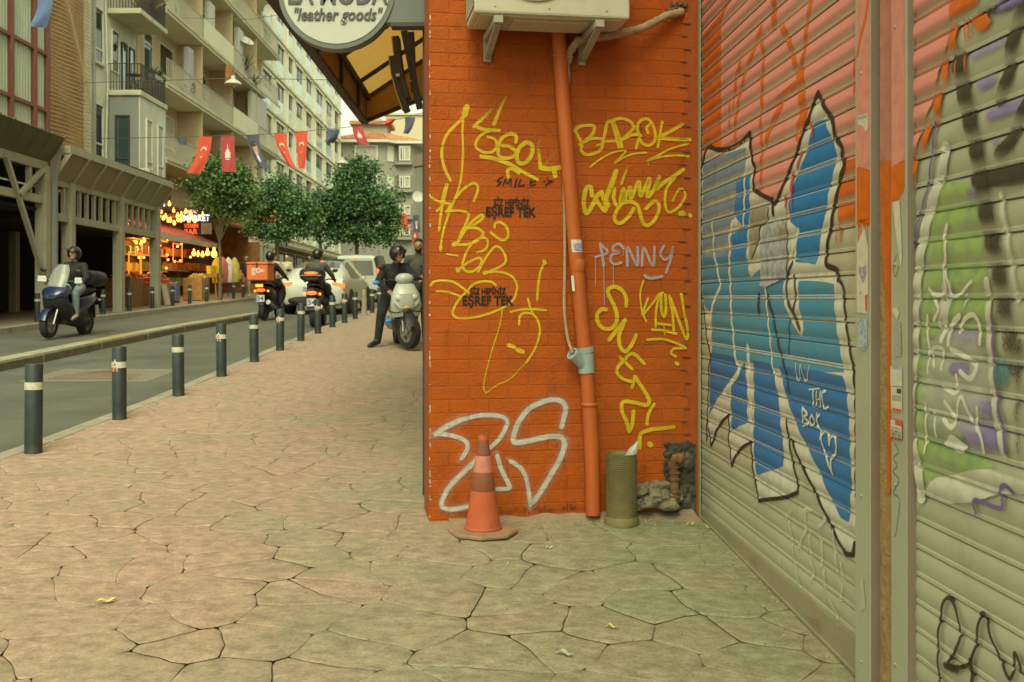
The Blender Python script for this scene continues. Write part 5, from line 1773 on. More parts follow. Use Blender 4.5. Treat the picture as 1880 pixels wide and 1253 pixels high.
sq('graffiti_orange', P_ORG, T1, [[(720, -300), (960, -300), (950, 20), (860, 100), (750, 140)], [(890, 120), (980, 70), (1050, 150), (1000, 230), (950, 240)]],
   [(52, [(770, 200), (760, 340)]), (44, [(705, 430), (715, 590)]), (52, [(660, 670), (650, 840)]), (46, [(590, 900), (550, 1070)]), (50, [(490, 1160), (475, 1310)]), (12, [(850, 150), (862, 290)]), (12, [(880, 140), (892, 270)]), (10, [(785, 400), (785, 540)]), (11, [(850, 360), (858, 510)])], label='orange stroke across the pink')
sq('graffiti_purple_line', P_PURL, T3, [], [(15, [(640, -1540), (620, -1340), (585, -1070), (525, -870), (480, -650), (455, -460), (455, -270), (445, -70), (440, 100), (425, 300), (420, 500), (425, 700), (420, 880), (450, 1000), (455, 1080)]),
    (17, [(1050, -150), (1060, 50), (1070, 250), (1100, 500), (1140, 700), (1150, 830)]), (24, [(930, 1260), (932, 1170), (1120, 1228), (1105, 1100), (1150, 1065), (1200, 1120)])])
sq('graffiti_teal', P_TEAL, T3, [[(1080, 60), (1160, 180), (1180, 280), (1130, 440), (1080, 330)], [(620, 540), (720, 600), (690, 700), (640, 660)]], [], soft=0.05)
sq('graffiti_haze', P_WFNT, T2, [[(640, 1100), (960, 1050), (1010, 1500), (980, 1900), (560, 1980), (560, 1500)]], soft=.12)
sq('graffiti_purple', P_PUR, T1, [[(1060, -160), (1300, -260), (1300, 40), (1090, 130)], [(860, 1330), (940, 1310), (950, 1480), (880, 1500)], [(760, 2560), (900, 2600), (880, 2760), (740, 2700)]], soft=.04)
sq('graffiti_scribble', P_WLIN, T2, [[(700, 1980), (760, 1900), (880, 2000), (820, 2060)]], [(20, [(730, 410), (705, 490), (720, 620), (700, 720), (720, 850), (690, 905), (630, 900), (600, 870)]), (22, [(705, 720), (740, 820), (760, 910), (810, 910), (870, 850), (910, 810)]),
    (9, [(870, 900), (855, 990)]), (18, [(630, 940), (670, 1010), (632, 1085)]), (16, [(590, 1060), (580, 1130), (600, 1253), (600, 1340), (590, 1460)]), (30, [(690, 1230), (720, 1150)]), (28, [(740, 1260), (760, 1130), (820, 1060)]), (30, [(820, 1170), (850, 1090), (920, 1050), (960, 1120), (970, 1253)]),
    (26, [(640, 1420), (620, 1300), (700, 1300), (690, 1440)]), (26, [(760, 1300), (840, 1340), (940, 1420), (900, 1510), (830, 1460)]), (26, [(800, 1490), (790, 1610), (700, 1570)]), (24, [(720, 1680), (790, 1800), (760, 1860), (700, 1800)]), (22, [(790, 1830), (830, 1640), (900, 1790), (980, 1930), (990, 2030)]),
    (17, [(950, 1720), (945, 1880)]), (15, [(570, 1690), (580, 1880), (570, 2040)]), (14, [(640, 1760), (650, 1920)])], label='white dripping scribble over the green', mul=0.85)
U = (1540, 600, 1253 / 653)
sq('graffiti_black_tag', P_OUT, U, [], [(11, [(370, 1290), (365, 1100), (390, 960), (430, 1000), (440, 1110), (400, 1190), (480, 1180), (520, 1010), (560, 1110), (620, 1240), (640, 1150), (660, 1220)]), (22, [(395, 1195), (430, 1210)], 0.8, 0.6, 0.6), (10, [(480, 1180), (490, 1290)])], label='black sprayed initials at the shutter foot', mul=1.15)

P_RUST = paint('rust_patch', (0.30, 0.13, 0.07), amt=0.6, speck=0.8, scale=90)
botp = lambda s, z, off=0.0: SO + SU * s + SN * (0.0135 + off) + Vector((0, 0, z))
for pl in ([(570, 490), (640, 520), (640, 640), (570, 610)], [(1080, 1060), (1200, 1050), (1240, 1150), (1200, 1250), (1120, 1190)], [(700, 720), (800, 830), (790, 900), (690, 780)], [(1300, 1180), (1420, 1260), (1400, 1300), (1300, 1240)]):
    shut_paint('rust_stain', shutA, ZA, P_RUST, S5, [{'p': pl, 'a': .55}], (), soft=.05, surf=botp)
# paint and stickers on the rails and the pier
def rail_pix(px, py): return shut_sz(px, py, RAIL)
def rail_fill(name, parent, org, mat, px_poly, soft=0.004, surf=railp, off_plane=RAIL, dz=0.012, a=1.0):
    b = MB()
    fill(b, [shut_sz(x, y, off_plane) for x, y in px_poly], surf, _so[0], soft=soft, dz=dz, a=a)
    _so[0] += 0.00007
    for i in range(len(b.v)):
        b.v[i] = (b.v[i][0] - org.x, b.v[i][1] - org.y, b.v[i][2] - org.z)
    return b.build(name, mat, parent, attr=True, recalc=False)
_so[0] = 0.0006
rail_fill('pink_paint', rA, oA, P_PINKF, [(1573.5, -120), (1597.5, -120), (1597.5, 320), (1573.5, 312)])
rail_fill('orange_paint', rA, oA, P_ORGF, [(1573.5, 306), (1597.5, 312), (1597.5, 418), (1592, 412), (1588, 424), (1583, 410), (1578, 420), (1573.5, 412)])
rail_fill('pink_paint', rB, oB, P_PINKF, [(1637.5, -120), (1661, -120), (1661, 305), (1637.5, 312)])
rail_fill('orange_paint', rB, oB, P_ORGF, [(1637.5, 304), (1661, 292), (1661, 350), (1655, 358), (1649, 366), (1644, 372), (1637.5, 374)])
b = MB()
for px, y0, y1, w_ in ((1577, 415, 440, .004), (1581, 415, 432, .003), (1588, 415, 478, .004), (1593, 412, 445, .003)):
    ribbon(b, [rail_pix(px, y0), rail_pix(px, y1)], w_ * 2, railp, 0.0012, soft=0.3)
for i in range(len(b.v)): b.v[i] = (b.v[i][0] - oA.x, b.v[i][1] - oA.y, b.v[i][2] - oA.z)
b.build('paint_drips', P_ORGF, rA, attr=True, recalc=False)['kind'] = 'stuff'
b = MB()
for px, y0, y1, w_ in ((1646, 365, 392, .004), (1649, 362, 440, .004), (1651, 362, 420, .003)):
    ribbon(b, [rail_pix(px, y0), rail_pix(px, y1)], w_ * 2, railp, 0.0012, soft=0.3)
for i in range(len(b.v)): b.v[i] = (b.v[i][0] - oB.x, b.v[i][1] - oB.y, b.v[i][2] - oB.z)
b.build('paint_drips', P_ORGF, rB, attr=True, recalc=False)['kind'] = 'stuff'
b = MB()
ribbon(b, [rail_pix(1595, -10), rail_pix(1590, 30), rail_pix(1580, 70), rail_pix(1574.5, 100)], 0.020, railp, 0.0012, soft=0.2)
for i in range(len(b.v)): b.v[i] = (b.v[i][0] - oA.x, b.v[i][1] - oA.y, b.v[i][2] - oA.z)
b.build('orange_stroke', P_ORGF, rA, attr=True, recalc=False)
pierp = lambda s, z, off=0.0: SO + SU * s + SN * (0.0095 + off) + Vector((0, 0, z))
oP = Vector(pier.location)
rail_fill('pink_paint', pier, oP, paint('pink_on_rough', (0.60, 0.22, 0.16), amt=0.9, speck=0.9, scale=150), [(1616, -120), (1638, -120), (1638, 300), (1616, 300)], surf=pierp, off_plane=0.0095)
rail_fill('orange_paint', pier, oP, paint('orange_on_rough', (0.66, 0.14, 0.012), amt=0.95, speck=0.6, scale=150), [(1616, 295), (1638, 295), (1638, 560), (1636, 900), (1629, 915), (1629, 620), (1624, 520), (1618, 430)], surf=pierp, off_plane=0.0095, soft=0.012)
b = MB()
ribbon(b, [rail_pix(1646, 470), rail_pix(1641, 490), rail_pix(1645, 508), rail_pix(1650, 490)], 0.006, railp, 0.0012)
ribbon(b, [rail_pix(1643, 815), rail_pix(1650, 830), rail_pix(1641, 842), rail_pix(1648, 856), rail_pix(1640, 866), rail_pix(1651, 882), rail_pix(1641, 905), rail_pix(1652, 920), rail_pix(1646, 975), rail_pix(1643, 985)], 0.006, railp, 0.0012)
for i in range(len(b.v)): b.v[i] = (b.v[i][0] - oB.x, b.v[i][1] - oB.y, b.v[i][2] - oB.z)
b.build('marker_scrawl', paint('grey_marker', (0.20, 0.20, 0.15), amt=0.7, speck=0.2), rB, attr=True, recalc=False)
M_STP = pm('sticker_cream', (0.60, 0.55, 0.42), rough=0.55, var=0.12, scale=30)
M_STPB = pm('sticker_print_dark', (0.10, 0.10, 0.12), rough=0.6, var=0.5, scale=120, c2=(0.5, 0.5, 0.5))
M_STPP = pm('sticker_print_purple', (0.13, 0.10, 0.20), rough=0.6, var=0.5, scale=90, c2=(0.55, 0.5, 0.5))
M_STPR = pm('sticker_print_red', (0.62, 0.09, 0.04), rough=0.55, var=0.15, scale=60)
M_STPBL = pm('sticker_print_blue', (0.10, 0.20, 0.34), rough=0.6, var=0.5, scale=110, c2=(0.6, 0.6, 0.55))
M_STPG = pm('sticker_print_green', (0.03, 0.09, 0.06), rough=0.6, var=0.2, scale=50)
M_STPT = pm('sticker_print_text', (0.12, 0.11, 0.10), rough=0.6, var=0.9, scale=260, c2=(0.6, 0.56, 0.45))
_stk = [0.0014]
def sticker(parent, org, mat, px_poly, name='sticker', label=None, off=None):
    b = MB()
    P = [shut_sz(x, y, RAIL) for x, y in px_poly]
    o_ = _stk[0] if off is None else off
    b.add([railp(s, z, o_) - org for s, z in P], [tuple(range(len(P)))])
    _stk[0] += 0.00012
    ob = b.build(name, mat, parent, recalc=False)
    if label: ob['label'] = label
    return ob
sticker(rA, oA, M_STP, [(1574.5, 214), (1594.5, 208), (1594.5, 236), (1590, 243), (1585, 232), (1574.5, 228)], label='torn cream sticker')
sticker(rA, oA, M_STPT, [(1575.5, 216), (1592, 211), (1592, 217), (1575.5, 221)], 'sticker_print')
sticker(rA, oA, M_STP, [(1574, 450), (1588, 418), (1592, 440), (1595, 455), (1595, 540), (1574, 540)], label='tall torn cream sticker')
sticker(rA, oA, M_STPP, [(1578, 488), (1584, 492), (1591, 486), (1593, 500), (1589, 512), (1585, 522), (1581, 510), (1577, 500)], 'sticker_print', 'purplish emblem print')
sticker(rA, oA, M_STP, [(1574, 540), (1594, 539), (1594, 576), (1574, 574)])
sticker(rA, oA, M_STPR, [(1589, 542), (1593.5, 542), (1593, 572), (1590, 572)], 'sticker_print')
sticker(rA, oA, M_STPBL, [(1577, 586), (1594, 583), (1593.5, 638), (1577.5, 637)], 'sticker', 'blue scribbled sticker')
sticker(rA, oA, M_STPT, [(1579, 637), (1592, 639), (1590, 645), (1580, 643)], 'sticker_print')
sticker(rA, oA, pm('tape_pale', (0.44, 0.44, 0.33), rough=0.5), [(1579, 1066), (1586, 1066), (1591, 1118), (1582, 1120)], 'tape')
sticker(rB, oB, M_STP, [(1640, 372), (1653, 368), (1658, 470), (1655, 492), (1645, 420)], label='ragged peeled poster strip')
sticker(rB, oB, M_STP, [(1638, 568), (1648, 563), (1653, 575), (1648, 588)], label='curling torn paper corner')
sticker(rB, oB, M_STPT, [(1643, 595), (1655, 592), (1657, 654), (1643, 656)], 'sticker', 'scratched sticker remains')
sticker(rB, oB, M_STP, [(1636.5, 672), (1658, 674), (1658, 710), (1636.5, 709)])
sticker(rB, oB, M_STPBL, [(1639, 672.5), (1657, 674), (1657, 680), (1639, 678)], 'sticker_print')
sticker(rB, oB, M_STP, [(1637.5, 710), (1658, 712), (1658, 758), (1638, 754)], label='white and red notice sticker')
sticker(rB, oB, M_STPG, [(1648, 713.5), (1656.5, 714.5), (1656.5, 724), (1648, 722.5)], 'sticker_print')
sticker(rB, oB, M_STPT, [(1639.5, 725), (1656, 727), (1656, 738), (1639.5, 735)], 'sticker_print')
sticker(rB, oB, M_STPR, [(1639.5, 749), (1656.5, 752), (1656.5, 757), (1639.5, 753.5)], 'sticker_print')
sticker(rB, oB, M_STPR, [(1636.5, 768), (1658.5, 773), (1658.5, 810), (1636.5, 805)], label='red framed white notice sticker')
sticker(rB, oB, M_STP, [(1637.5, 770), (1645.5, 772), (1645.5, 780), (1657.5, 784), (1657.5, 807), (1637.5, 802)], 'sticker_print')
sticker(rB, oB, M_STPT, [(1639, 783), (1656, 787), (1656, 791), (1639, 787)], 'sticker_print')
def rail_text(parent, org, txt, px0, py0, px1, py1, mat):
    s0, z1 = rail_pix(px1, py0)
    s1, z0 = rail_pix(px0, py1)
    me = fit_text(txt, abs(s1 - s0), abs(z1 - z0), bold=0.02)
    c = railp((s0 + s1) / 2, (z0 + z1) / 2, _stk[0]) - org
    return place_text('sticker_number', me, mat, frame(c, -SU, (0, 0, 1)), parent)
rail_text(rB, oB, '0534 075 56 81', 1638.5, 793, 1656.5, 804, M_ACD)

# ---- masonry above and behind: shop building of the shutters and of the brick wall
M_BLD = pm('near_render', (0.34, 0.30, 0.22), rough=0.9, var=0.15, scale=1.2, bump=0.2, dirt=(0.22, 0.19, 0.13), dirt_scale=0.8)
sb = thing('corner_building', 'rendered building above and behind the two roller shutters', 'building', (6, 1.5, 0))
b = MB(); b.mm(-4.9, 4, -9, 3.78, 3.15, 8.5); b.build('upper_wall', M_BLD, sb)  # unseen storeys, kept low so sky light reaches the pavement
b = MB(); b.mm(-4.66, 4, -9, 3.9, -1, 3.14); b.build('lower_wall', M_BLD, sb)
bb = thing('shop_building', 'tall shop building behind the orange brick wall', 'building', (4, 12, 0))
b = MB(); b.mm(-4.28, 6, -6.55, 16, 3.55, 11); b.build('upper_wall', M_SHELL, bb)  # unseen upper part, lowered to let light onto the far facades
b = MB(); b.mm(-4.28, 6, -6.45, 16, -1, 3.54); b.build('lower_wall', M_BLD, bb)
# ================================================================== neighbouring shop: frame, round sign, canopy
M_FRAME = pm('dark_frame', (0.050, 0.040, 0.026), rough=0.6, var=0.2, scale=8, dirt=(0.10, 0.08, 0.05), dirt_scale=9, dirt_amt=0.5)
M_SIGNG = pm('sign_grey', (0.125, 0.135, 0.115), rough=0.45, var=0.06, scale=2)
M_SIGNW = pm('sign_face', (0.46, 0.465, 0.395), rough=0.4, var=0.05, scale=1.5, dirt=(0.36, 0.36, 0.28), dirt_scale=4, dirt_amt=0.4)
M_SIGNT = pm('sign_letters', (0.075, 0.078, 0.066), rough=0.5, var=0.05)
M_WOOD = pm('canopy_timber', (0.050, 0.030, 0.017), rough=0.65, var=0.3, scale=5, stretch=(1, 0.2, 1))
M_CLOTH = pm('canopy_lining', (0.60, 0.36, 0.10), rough=0.85, var=0.12, scale=5, bump=0.15, bscale=90)
_t = M_CLOTH.node_tree                      # canvas: part of the daylight comes through
_tr, _mx = _t.nodes.new('ShaderNodeBsdfTranslucent'), _t.nodes.new('ShaderNodeMixShader')
_tr.inputs['Color'].default_value = (0.62, 0.36, 0.09, 1)
_mx.inputs[0].default_value = 0.5
_t.links.new(_t.nodes['Principled BSDF'].outputs[0], _mx.inputs[1]); _t.links.new(_tr.outputs[0], _mx.inputs[2])
_t.links.new(_mx.outputs[0], [n for n in _t.nodes if n.type == 'OUTPUT_MATERIAL'][0].inputs['Surface'])
M_WOOD2 = pm('board_edge_gold', (0.50, 0.30, 0.09), rough=0.6, var=0.2, scale=20)
SX = -0.425
b = MB(); b.mm(0, 0.09, 0, 0.35, -0.05, 3.0)
o = b.build('doorway_post', M_FRAME, None, bevel=0.004, loc=(SX, 5.78, 0.0)); tag(o, 'tall dark shopfront frame post at the edge of the orange wall', 'frame')
# round blade sign
Ys = 5.72
sc_ = at(620, -12, Ys)
sign = thing('shop_sign', 'round grey rimmed shop sign reading LA MODA leather goods beside its canopy', 'sign', sc_.to_tuple())
b = MB()
Rr = 106 / F * Ys
rim = [(Rr * math.cos(2 * math.pi * k / 72), Rr * math.sin(2 * math.pi * k / 72)) for k in range(72)]
MX = Matrix.Rotation(R(90), 3, 'X')
b.prism(rim, 0.10, MX, (0, 0.05, 0))
b.build('disc', M_SIGNG, sign, smooth=R(30))
Rf = 97 / F * Ys
b = MB(); b.prism([(Rf * math.cos(2 * math.pi * k / 72), Rf * math.sin(2 * math.pi * k / 72)) for k in range(72)], 0.006, MX, (0, -0.048, 0))
b.build('face', M_SIGNW, sign)
b = MB()
xr = (787 - 620) / F * Ys
zt, zb_ = (12 + 60) / F * Ys, -(45 + 12) / F * Ys
b.prism([(Rr * 0.62, zb_ * 0.98), (Rr * 0.9, zb_ * 1.0), (xr - 0.002, zb_), (xr - 0.002, zt), (Rr * 0.62, zt)], 0.085, MX, (0, 0.045, 0))
b.build('bracket_panel', M_SIGNG, sign)
b = MB(); b.mm(Rr * 0.93, xr - 0.003, -0.043, 0.05, zb_ - 0.022, zb_ - 0.002); b.build('panel_edge', M_FRAME, sign)
for txt, px0, px1, py0, py1, kw in (('LA MODA', 533, 714, -26, 14, dict(bold=0.02)), ('"leather goods"', 544, 705, 20, 50, dict(bold=0.018, shear=0.25))):
    me = fit_text(txt, (px1 - px0) / F * Ys, (py1 - py0) / F * Ys, depth=0.004, **kw)
    c = Vector((((px0 + px1) / 2 - 620) / F * Ys, -0.058, -((py0 + py1) / 2 + 12) / F * Ys))
    place_text('lettering', me, M_SIGNT, frame(c, (1, 0, 0), (0, 0, 1)), sign)
# lean-to canopy over the shop front
Xo = -1.4
Ye = -Xo * F / (910 - 668)                          # far end
ze = at(668, 224, Ye).z
zi = ze + 0.27                                       # top of the valance, underside of the slope at the eave
can = thing('shop_canopy', 'lean-to shop canopy with ochre lined underside and dark battens above the pavement', 'canopy', (Xo, 5.9, ze))
Lc = Ye - 5.9
def cl(x, y, z): return (x - Xo, y - 5.9, z - ze)
xw = -0.44
zw = zi + 0.62
b = MB()
vs = [cl(Xo + 0.03, 5.9, zi), cl(xw, 5.9, zw), cl(xw, Ye, zw), cl(Xo + 0.03, Ye, zi)]
b.add(vs, [(0, 1, 2, 3)])
b.build('lining', M_CLOTH, can)
b = MB(); b.mm(0.012, 0.03, 0, Lc, 0.03, 0.27); b.build('valance_lining', M_CLOTH, can)
b = MB(); b.mm(-0.02, 0.011, 0, Lc, 0.0, 0.30); b.build('valance_board', M_WOOD, can, bevel=0.004)
b = MB(); b.mm(-0.022, 0.05, 0, Lc, -0.03, 0.005); b.build('bottom_batten', M_WOOD, can)
b = MB(); b.mm(0.031, 0.075, 0, Lc, 0.225, 0.275); b.build('eave_batten', M_WOOD, can)
for fy in (0.12, 0.36, 0.61, 0.84):
    y_ = Lc * fy
    b = MB(); b.mm(0.031, 0.06, y_ - 0.025, y_ + 0.025, 0.01, 0.25); b.build('upright', M_WOOD, can)
for fy in (0.1, 0.36, 0.61, 0.84):
    y_ = Lc * fy
    b = MB(); b.bar(Vector((0.05, y_, 0.255)), Vector((xw - Xo, y_, zw - ze - 0.02)), 0.055, 0.03); b.build('rafter', M_WOOD, can)
b = MB()
vs = [cl(Xo, Ye, ze - 0.02), cl(xw, Ye, ze + 0.36), cl(xw, Ye, zw + 0.02), cl(Xo, Ye, zi + 0.02)]
vs += [(v[0], v[1] + 0.03, v[2]) for v in vs]
b.add(vs, [(0, 1, 2, 3), (4, 7, 6, 5), (0, 4, 5, 1), (1, 5, 6, 2), (2, 6, 7, 3), (3, 7, 4, 0)])
b.build('end_panel', M_CLOTH, can)
b = MB(); b.bar(cl(Xo, Ye - 0.012, ze), cl(xw, Ye - 0.012, ze + 0.38), 0.02, 0.035); b.bar(cl(Xo + 0.02, Ye - 0.014, ze), cl(Xo + 0.02, Ye - 0.014, zi), 0.03, 0.02); b.bar(cl(Xo + 0.04, Ye - 0.015, zi - 0.005), cl(xw, Ye - 0.015, zw - 0.01), 0.03, 0.05)
b.build('end_frame', M_WOOD, can)
# two carved hanging boards
hb = thing('hanging_boards', 'dark carved wooden boards with gold edges hanging under the canopy', 'sign', at(735, 140, 7.4).to_tuple())
H0 = Vector(hb.location)
for pts_, w_ in (([(728, 70), (731, 100), (737, 145), (748, 182)], 0.05), ([(722, 106), (727, 140), (737, 175), (747, 204)], 0.05)):
    b = MB()
    P_ = [at(x, y_, 7.4) - H0 for x, y_ in pts_]
    for p, q in zip(P_, P_[1:]): b.bar(p, q + (q - p) * 0.03, w_, 0.13, up=(0, 1, 0))
    b.build('board', M_WOOD, hb, bevel=0.006)
    b = MB()
    for p, q in zip(P_, P_[1:]): b.bar(p + Vector((-w_ * .55, -0.03, 0)), q + (q - p) * 0.02 + Vector((-w_ * .55, -0.03, 0)), 0.012, 0.05, up=(0, 1, 0))
    b.build('gold_edge', M_WOOD2, hb)
for u_, v_ in (((742, 58, 7.6), (771, 200, 7.6)), ((755, 60, 8.2), (760, 170, 8.2))):
    b = MB(); b.bar(at(*u_) - H0, at(*v_) - H0, 0.05, 0.05); b.build('iron_arm', M_FRAME, hb)
b = MB(); b.tube([at(742, 147, 7.4) - H0, at(748, 150, 7.4) - H0, at(756, 148, 7.4) - H0], 0.006, 6); b.build('chain', M_BRKT, hb)
b = MB(); b.box(at(730, 138, 7.3) - H0, (0.028, 0.006, 0.02)); b.build('price_tag', M_SIGNW, hb)
# green box at the foot of the frame
o_p = Vector((-0.50, 8.6, 0))
gb = thing('green_box', 'small dull green box at the foot of the dark shop frame', 'box', (o_p.x, 8.6, gz(-0.5, 8.6)))
b = MB(); b.mm(-0.11, 0.09, -0.1, 0.1, 0, 0.26); b.build('body', pm('green_box_paint', (0.13, 0.16, 0.085), rough=0.7, var=0.2), gb, bevel=0.004)
b = MB(); b.mm(-0.125, 0.1, -0.115, 0.115, 0.26, 0.285); b.build('lid', MATS['green_box_paint'], gb, bevel=0.003)
# ================================================================== far side of the street: buildings
FX = -14.3            # facade line
BX = -13.1            # balcony edge
def fy(px, X=FX): return -X * F / (VX - px)
def fz(py, Y): return CAMZ + (VY - py) / F * Y
M_GLD = glass('window_dark', (0.018, 0.022, 0.02), 0.08)
M_GLT = glass('window_teal', (0.035, 0.06, 0.055), 0.08)
M_GLB = glass('balustrade_glass', (0.50, 0.66, 0.63), 0.12)
M_CURT = pm('curtain', (0.42, 0.40, 0.32), rough=0.9, var=0.15, scale=5, stretch=(1, 3, 0.3))
M_WFR = pm('white_frame', (0.56, 0.55, 0.44), rough=0.5, var=0.05)
M_DFR = pm('dark_window_frame', (0.04, 0.037, 0.034), rough=0.5, var=0.1)
M_RAILI = pm('railing_iron', (0.045, 0.04, 0.033), rough=0.6)
M_RAILW = pm('railing_pale', (0.42, 0.40, 0.30), rough=0.6, var=0.08)
def window(parent, X, y0, y1, z0, z1, frame_m=M_WFR, pane_m=M_GLD, n=2, d=0.06, sill=None, transom=None, fr=0.06):
    """window in a facade that faces +X: frame part, panes as sub-parts"""
    w = MB()
    w.mm(X - 0.05, X + d, y0, y0 + fr, z0, z1); w.mm(X - 0.05, X + d, y1 - fr, y1, z0, z1)
    w.mm(X - 0.05, X + d, y0 + fr, y1 - fr, z0, z0 + fr); w.mm(X - 0.05, X + d, y0 + fr, y1 - fr, z1 - fr, z1)
    f = w.build('window_frame', frame_m, parent)
    for i in range(n):
        a, c = y0 + fr + (y1 - y0 - 2 * fr) * i / n, y0 + fr + (y1 - y0 - 2 * fr) * (i + 1) / n
        p = MB(); p.mm(X - 0.04, X + 0.015, a + 0.012, c - 0.012, z0 + fr, z1 - fr); p.build('pane', pane_m, f)
    if transom:
        p = MB(); p.mm(X - 0.05, X + d - .01, y0 + fr, y1 - fr, transom - 0.03, transom + 0.03); p.build('transom', frame_m, f)
    if sill is not None:
        p = MB(); p.mm(X - 0.02, X + 0.14, y0 - 0.05, y1 + 0.05, z0 - 0.08, z0 - 0.005); p.build('sill', sill, f)
    return f
def window_front(parent, Y, x0, x1, z0, z1, frame_m=M_WFR, pane_m=M_GLD, n=2, d=0.06, fr=0.06, transom=None):
    """window in a face that looks towards the camera (-Y)"""
    w = MB()
    w.mm(x0, x0 + fr, Y - d, Y + 0.05, z0, z1); w.mm(x1 - fr, x1, Y - d, Y + 0.05, z0, z1)
    w.mm(x0 + fr, x1 - fr, Y - d, Y + 0.05, z0, z0 + fr); w.mm(x0 + fr, x1 - fr, Y - d, Y + 0.05, z1 - fr, z1)
    f = w.build('window_frame', frame_m, parent)
    for i in range(n):
        a, c = x0 + fr + (x1 - x0 - 2 * fr) * i / n, x0 + fr + (x1 - x0 - 2 * fr) * (i + 1) / n
        p = MB(); p.mm(a + 0.012, c - 0.012, Y - 0.015, Y + 0.04, z0 + fr, z1 - fr); p.build('pane', pane_m, f)
    if transom:
        p = MB(); p.mm(x0 + fr, x1 - fr, Y - d + .01, Y + .04, transom - .03, transom + .03); p.build('transom', frame_m, f)
    return f
def railing(parent, X, y0, y1, z, h, mat, step=0.16, ends=None, name='railing', r=0.012):
    b = MB()
    b.mm(X - 0.02, X + 0.02, y0, y1, z + h - 0.03, z + h)
    b.mm(X - 0.012, X + 0.012, y0, y1, z + 0.06, z + 0.085)
    y = y0
    while y < y1:
        b.mm(X - r, X + r, y - r, y + r, z, z + h - 0.03)
        y += step
    if ends is not None:
        for ye in (y0, y1):
            b.mm(ends, X, ye - 0.012, ye + 0.012, z + h - 0.03, z + h)
            x = ends
            while x < X:
                b.mm(x - r, x + r, ye - r, ye + r, z, z + h - 0.03)
                x += step
    o = b.build(name, mat, parent)
    o['kind'] = 'stuff'
    return o
def ac_unit(X, Y, z, label, w=0.85, h=0.6, face='x', rz=0.0):
    t = thing('air_conditioner', label, 'air conditioner', (X, Y, z), rz, 'outdoor units on the far facades')
    b = MB(); b.mm(0, 0.32, -w / 2, w / 2, 0, h); b.build('casing', M_ACW2, t, bevel=0.02)
    b = MB(); b.lathe([(0.22, 0), (0.22, 0.01), (0.2, 0.012), (0.001, 0.012)], 20, (0.32, -0.08, h / 2), Matrix.Rotation(R(90), 3, 'Y')); b.build('fan', M_ACG, t, smooth=True)
    for i in range(6):
        b = MB(); b.mm(0.05, 0.28, -w / 2 - 0.012, -w / 2 - 0.001, 0.08 + i * 0.08, 0.12 + i * 0.08); b.build('vent', M_ACG, t)
    for q in (-w / 2 + 0.12, w / 2 - 0.12):
        b = MB(); b.mm(-0.02, 0.34, q - .02, q + .02, -0.05, -0.002); b.build('bracket', M_BRKT, t)
    return t
M_ACW2 = pm('ac_far', (0.46, 0.42, 0.31), rough=0.6, var=0.06)
M_ACG = pm('ac_grille', (0.12, 0.11, 0.08), rough=0.7)

# ---- 1: corrugated front with a red-brown steel frame
M_CORR = pm('corrugated_sheet', (0.38, 0.42, 0.30), rough=0.6, var=0.08, scale=0.6, dirt=(0.2, 0.21, 0.14), dirt_scale=0.7, dirt_amt=0.5, stretch=(1, 2, 0.3))
M_REDS = pm('red_steel', (0.17, 0.050, 0.030), rough=0.6, var=0.15, scale=2)
b1 = thing('corrugated_building', 'pale corrugated metal front with red-brown steel frame at the left edge', 'building', (FX, 26, zp(26)))
O1 = Vector(b1.location)
b = MB()
vs, fs = [], []
y = 18.0
i = 0
ys = []
while y < 31.6:
    ys += [(y, 0.0), (y + 0.07, 0.0), (y + 0.09, 0.035), (y + 0.16, 0.035)]
    y += 0.18
for yy, d in ys:
    vs += [(FX + d - O1.x, yy - O1.y, 4.0 - O1.z), (FX + d - O1.x, yy - O1.y, 20.0 - O1.z)]
for k in range(len(ys) - 1): fs.append((2 * k, 2 * k + 1, 2 * k + 3, 2 * k + 2))
b.add(vs, fs); b.build('cladding', M_CORR, b1, recalc=False)
b = MB(); b.mm(-6, -0.05, -8, 31.6 - O1.y, -1, 20 - O1.z); b.build('body', M_BLD, b1)
for px in (14, 57, 81):
    Y = fy(px) ; b = MB(); b.mm(0.04, 0.16, Y - O1.y - 0.09, Y - O1.y + 0.09, 4.0 - O1.z, 20 - O1.z); b.build('upright', M_REDS, b1, bevel=0.01)
for Y in (27.6, 26.2, 24.8):
    b = MB(); b.mm(0.04, 0.16, Y - O1.y - 0.09, Y - O1.y + 0.09, 4.0 - O1.z, 20 - O1.z); b.build('upright', M_REDS, b1, bevel=0.01)
for z in (5.27, 7.07, 8.86, 10.65, 12.45, 14.2, 16.0):
    b = MB(); b.mm(0.05, 0.14, 18 - O1.y, 31.58 - O1.y, z - O1.z - 0.06, z - O1.z + 0.06); b.build('crossbar', M_REDS, b1, bevel=0.01)

# ---- 2: scaffold wrapped in netting
M_NETB = pm('net_brown', (0.34, 0.18, 0.075), rough=0.9, var=0.25, scale=1.0, dirt=(0.16, 0.14, 0.05), dirt_scale=0.6, dirt_amt=0.8)
M_NET = pm('net_cord', (0.40, 0.30, 0.14), rough=0.9, var=0.2, scale=2)
b2 = thing('netted_front', 'narrow facade wrapped in orange-brown netting between the corrugated and grey fronts', 'building', (FX, 31.7, zp(31.7)))
O2 = Vector(b2.location)
b = MB(); b.mm(-5, -0.25, 0, 3.45, -1, 19 - O2.z); b.build('wall', M_NETB, b2)
b = MB()
vs, fs = [], []
ny_, nz2 = 14, 60
def netp(u, z):
    y = 0.02 + 3.35 * u + 0.25 * math.sin(z * 0.9) * u * u * 0.6
    x = 0.12 + 0.10 * math.sin(u * 5 + z * 0.7) + 0.06 * math.sin(z * 1.9 + u * 9)
    return Vector((x, y, z))
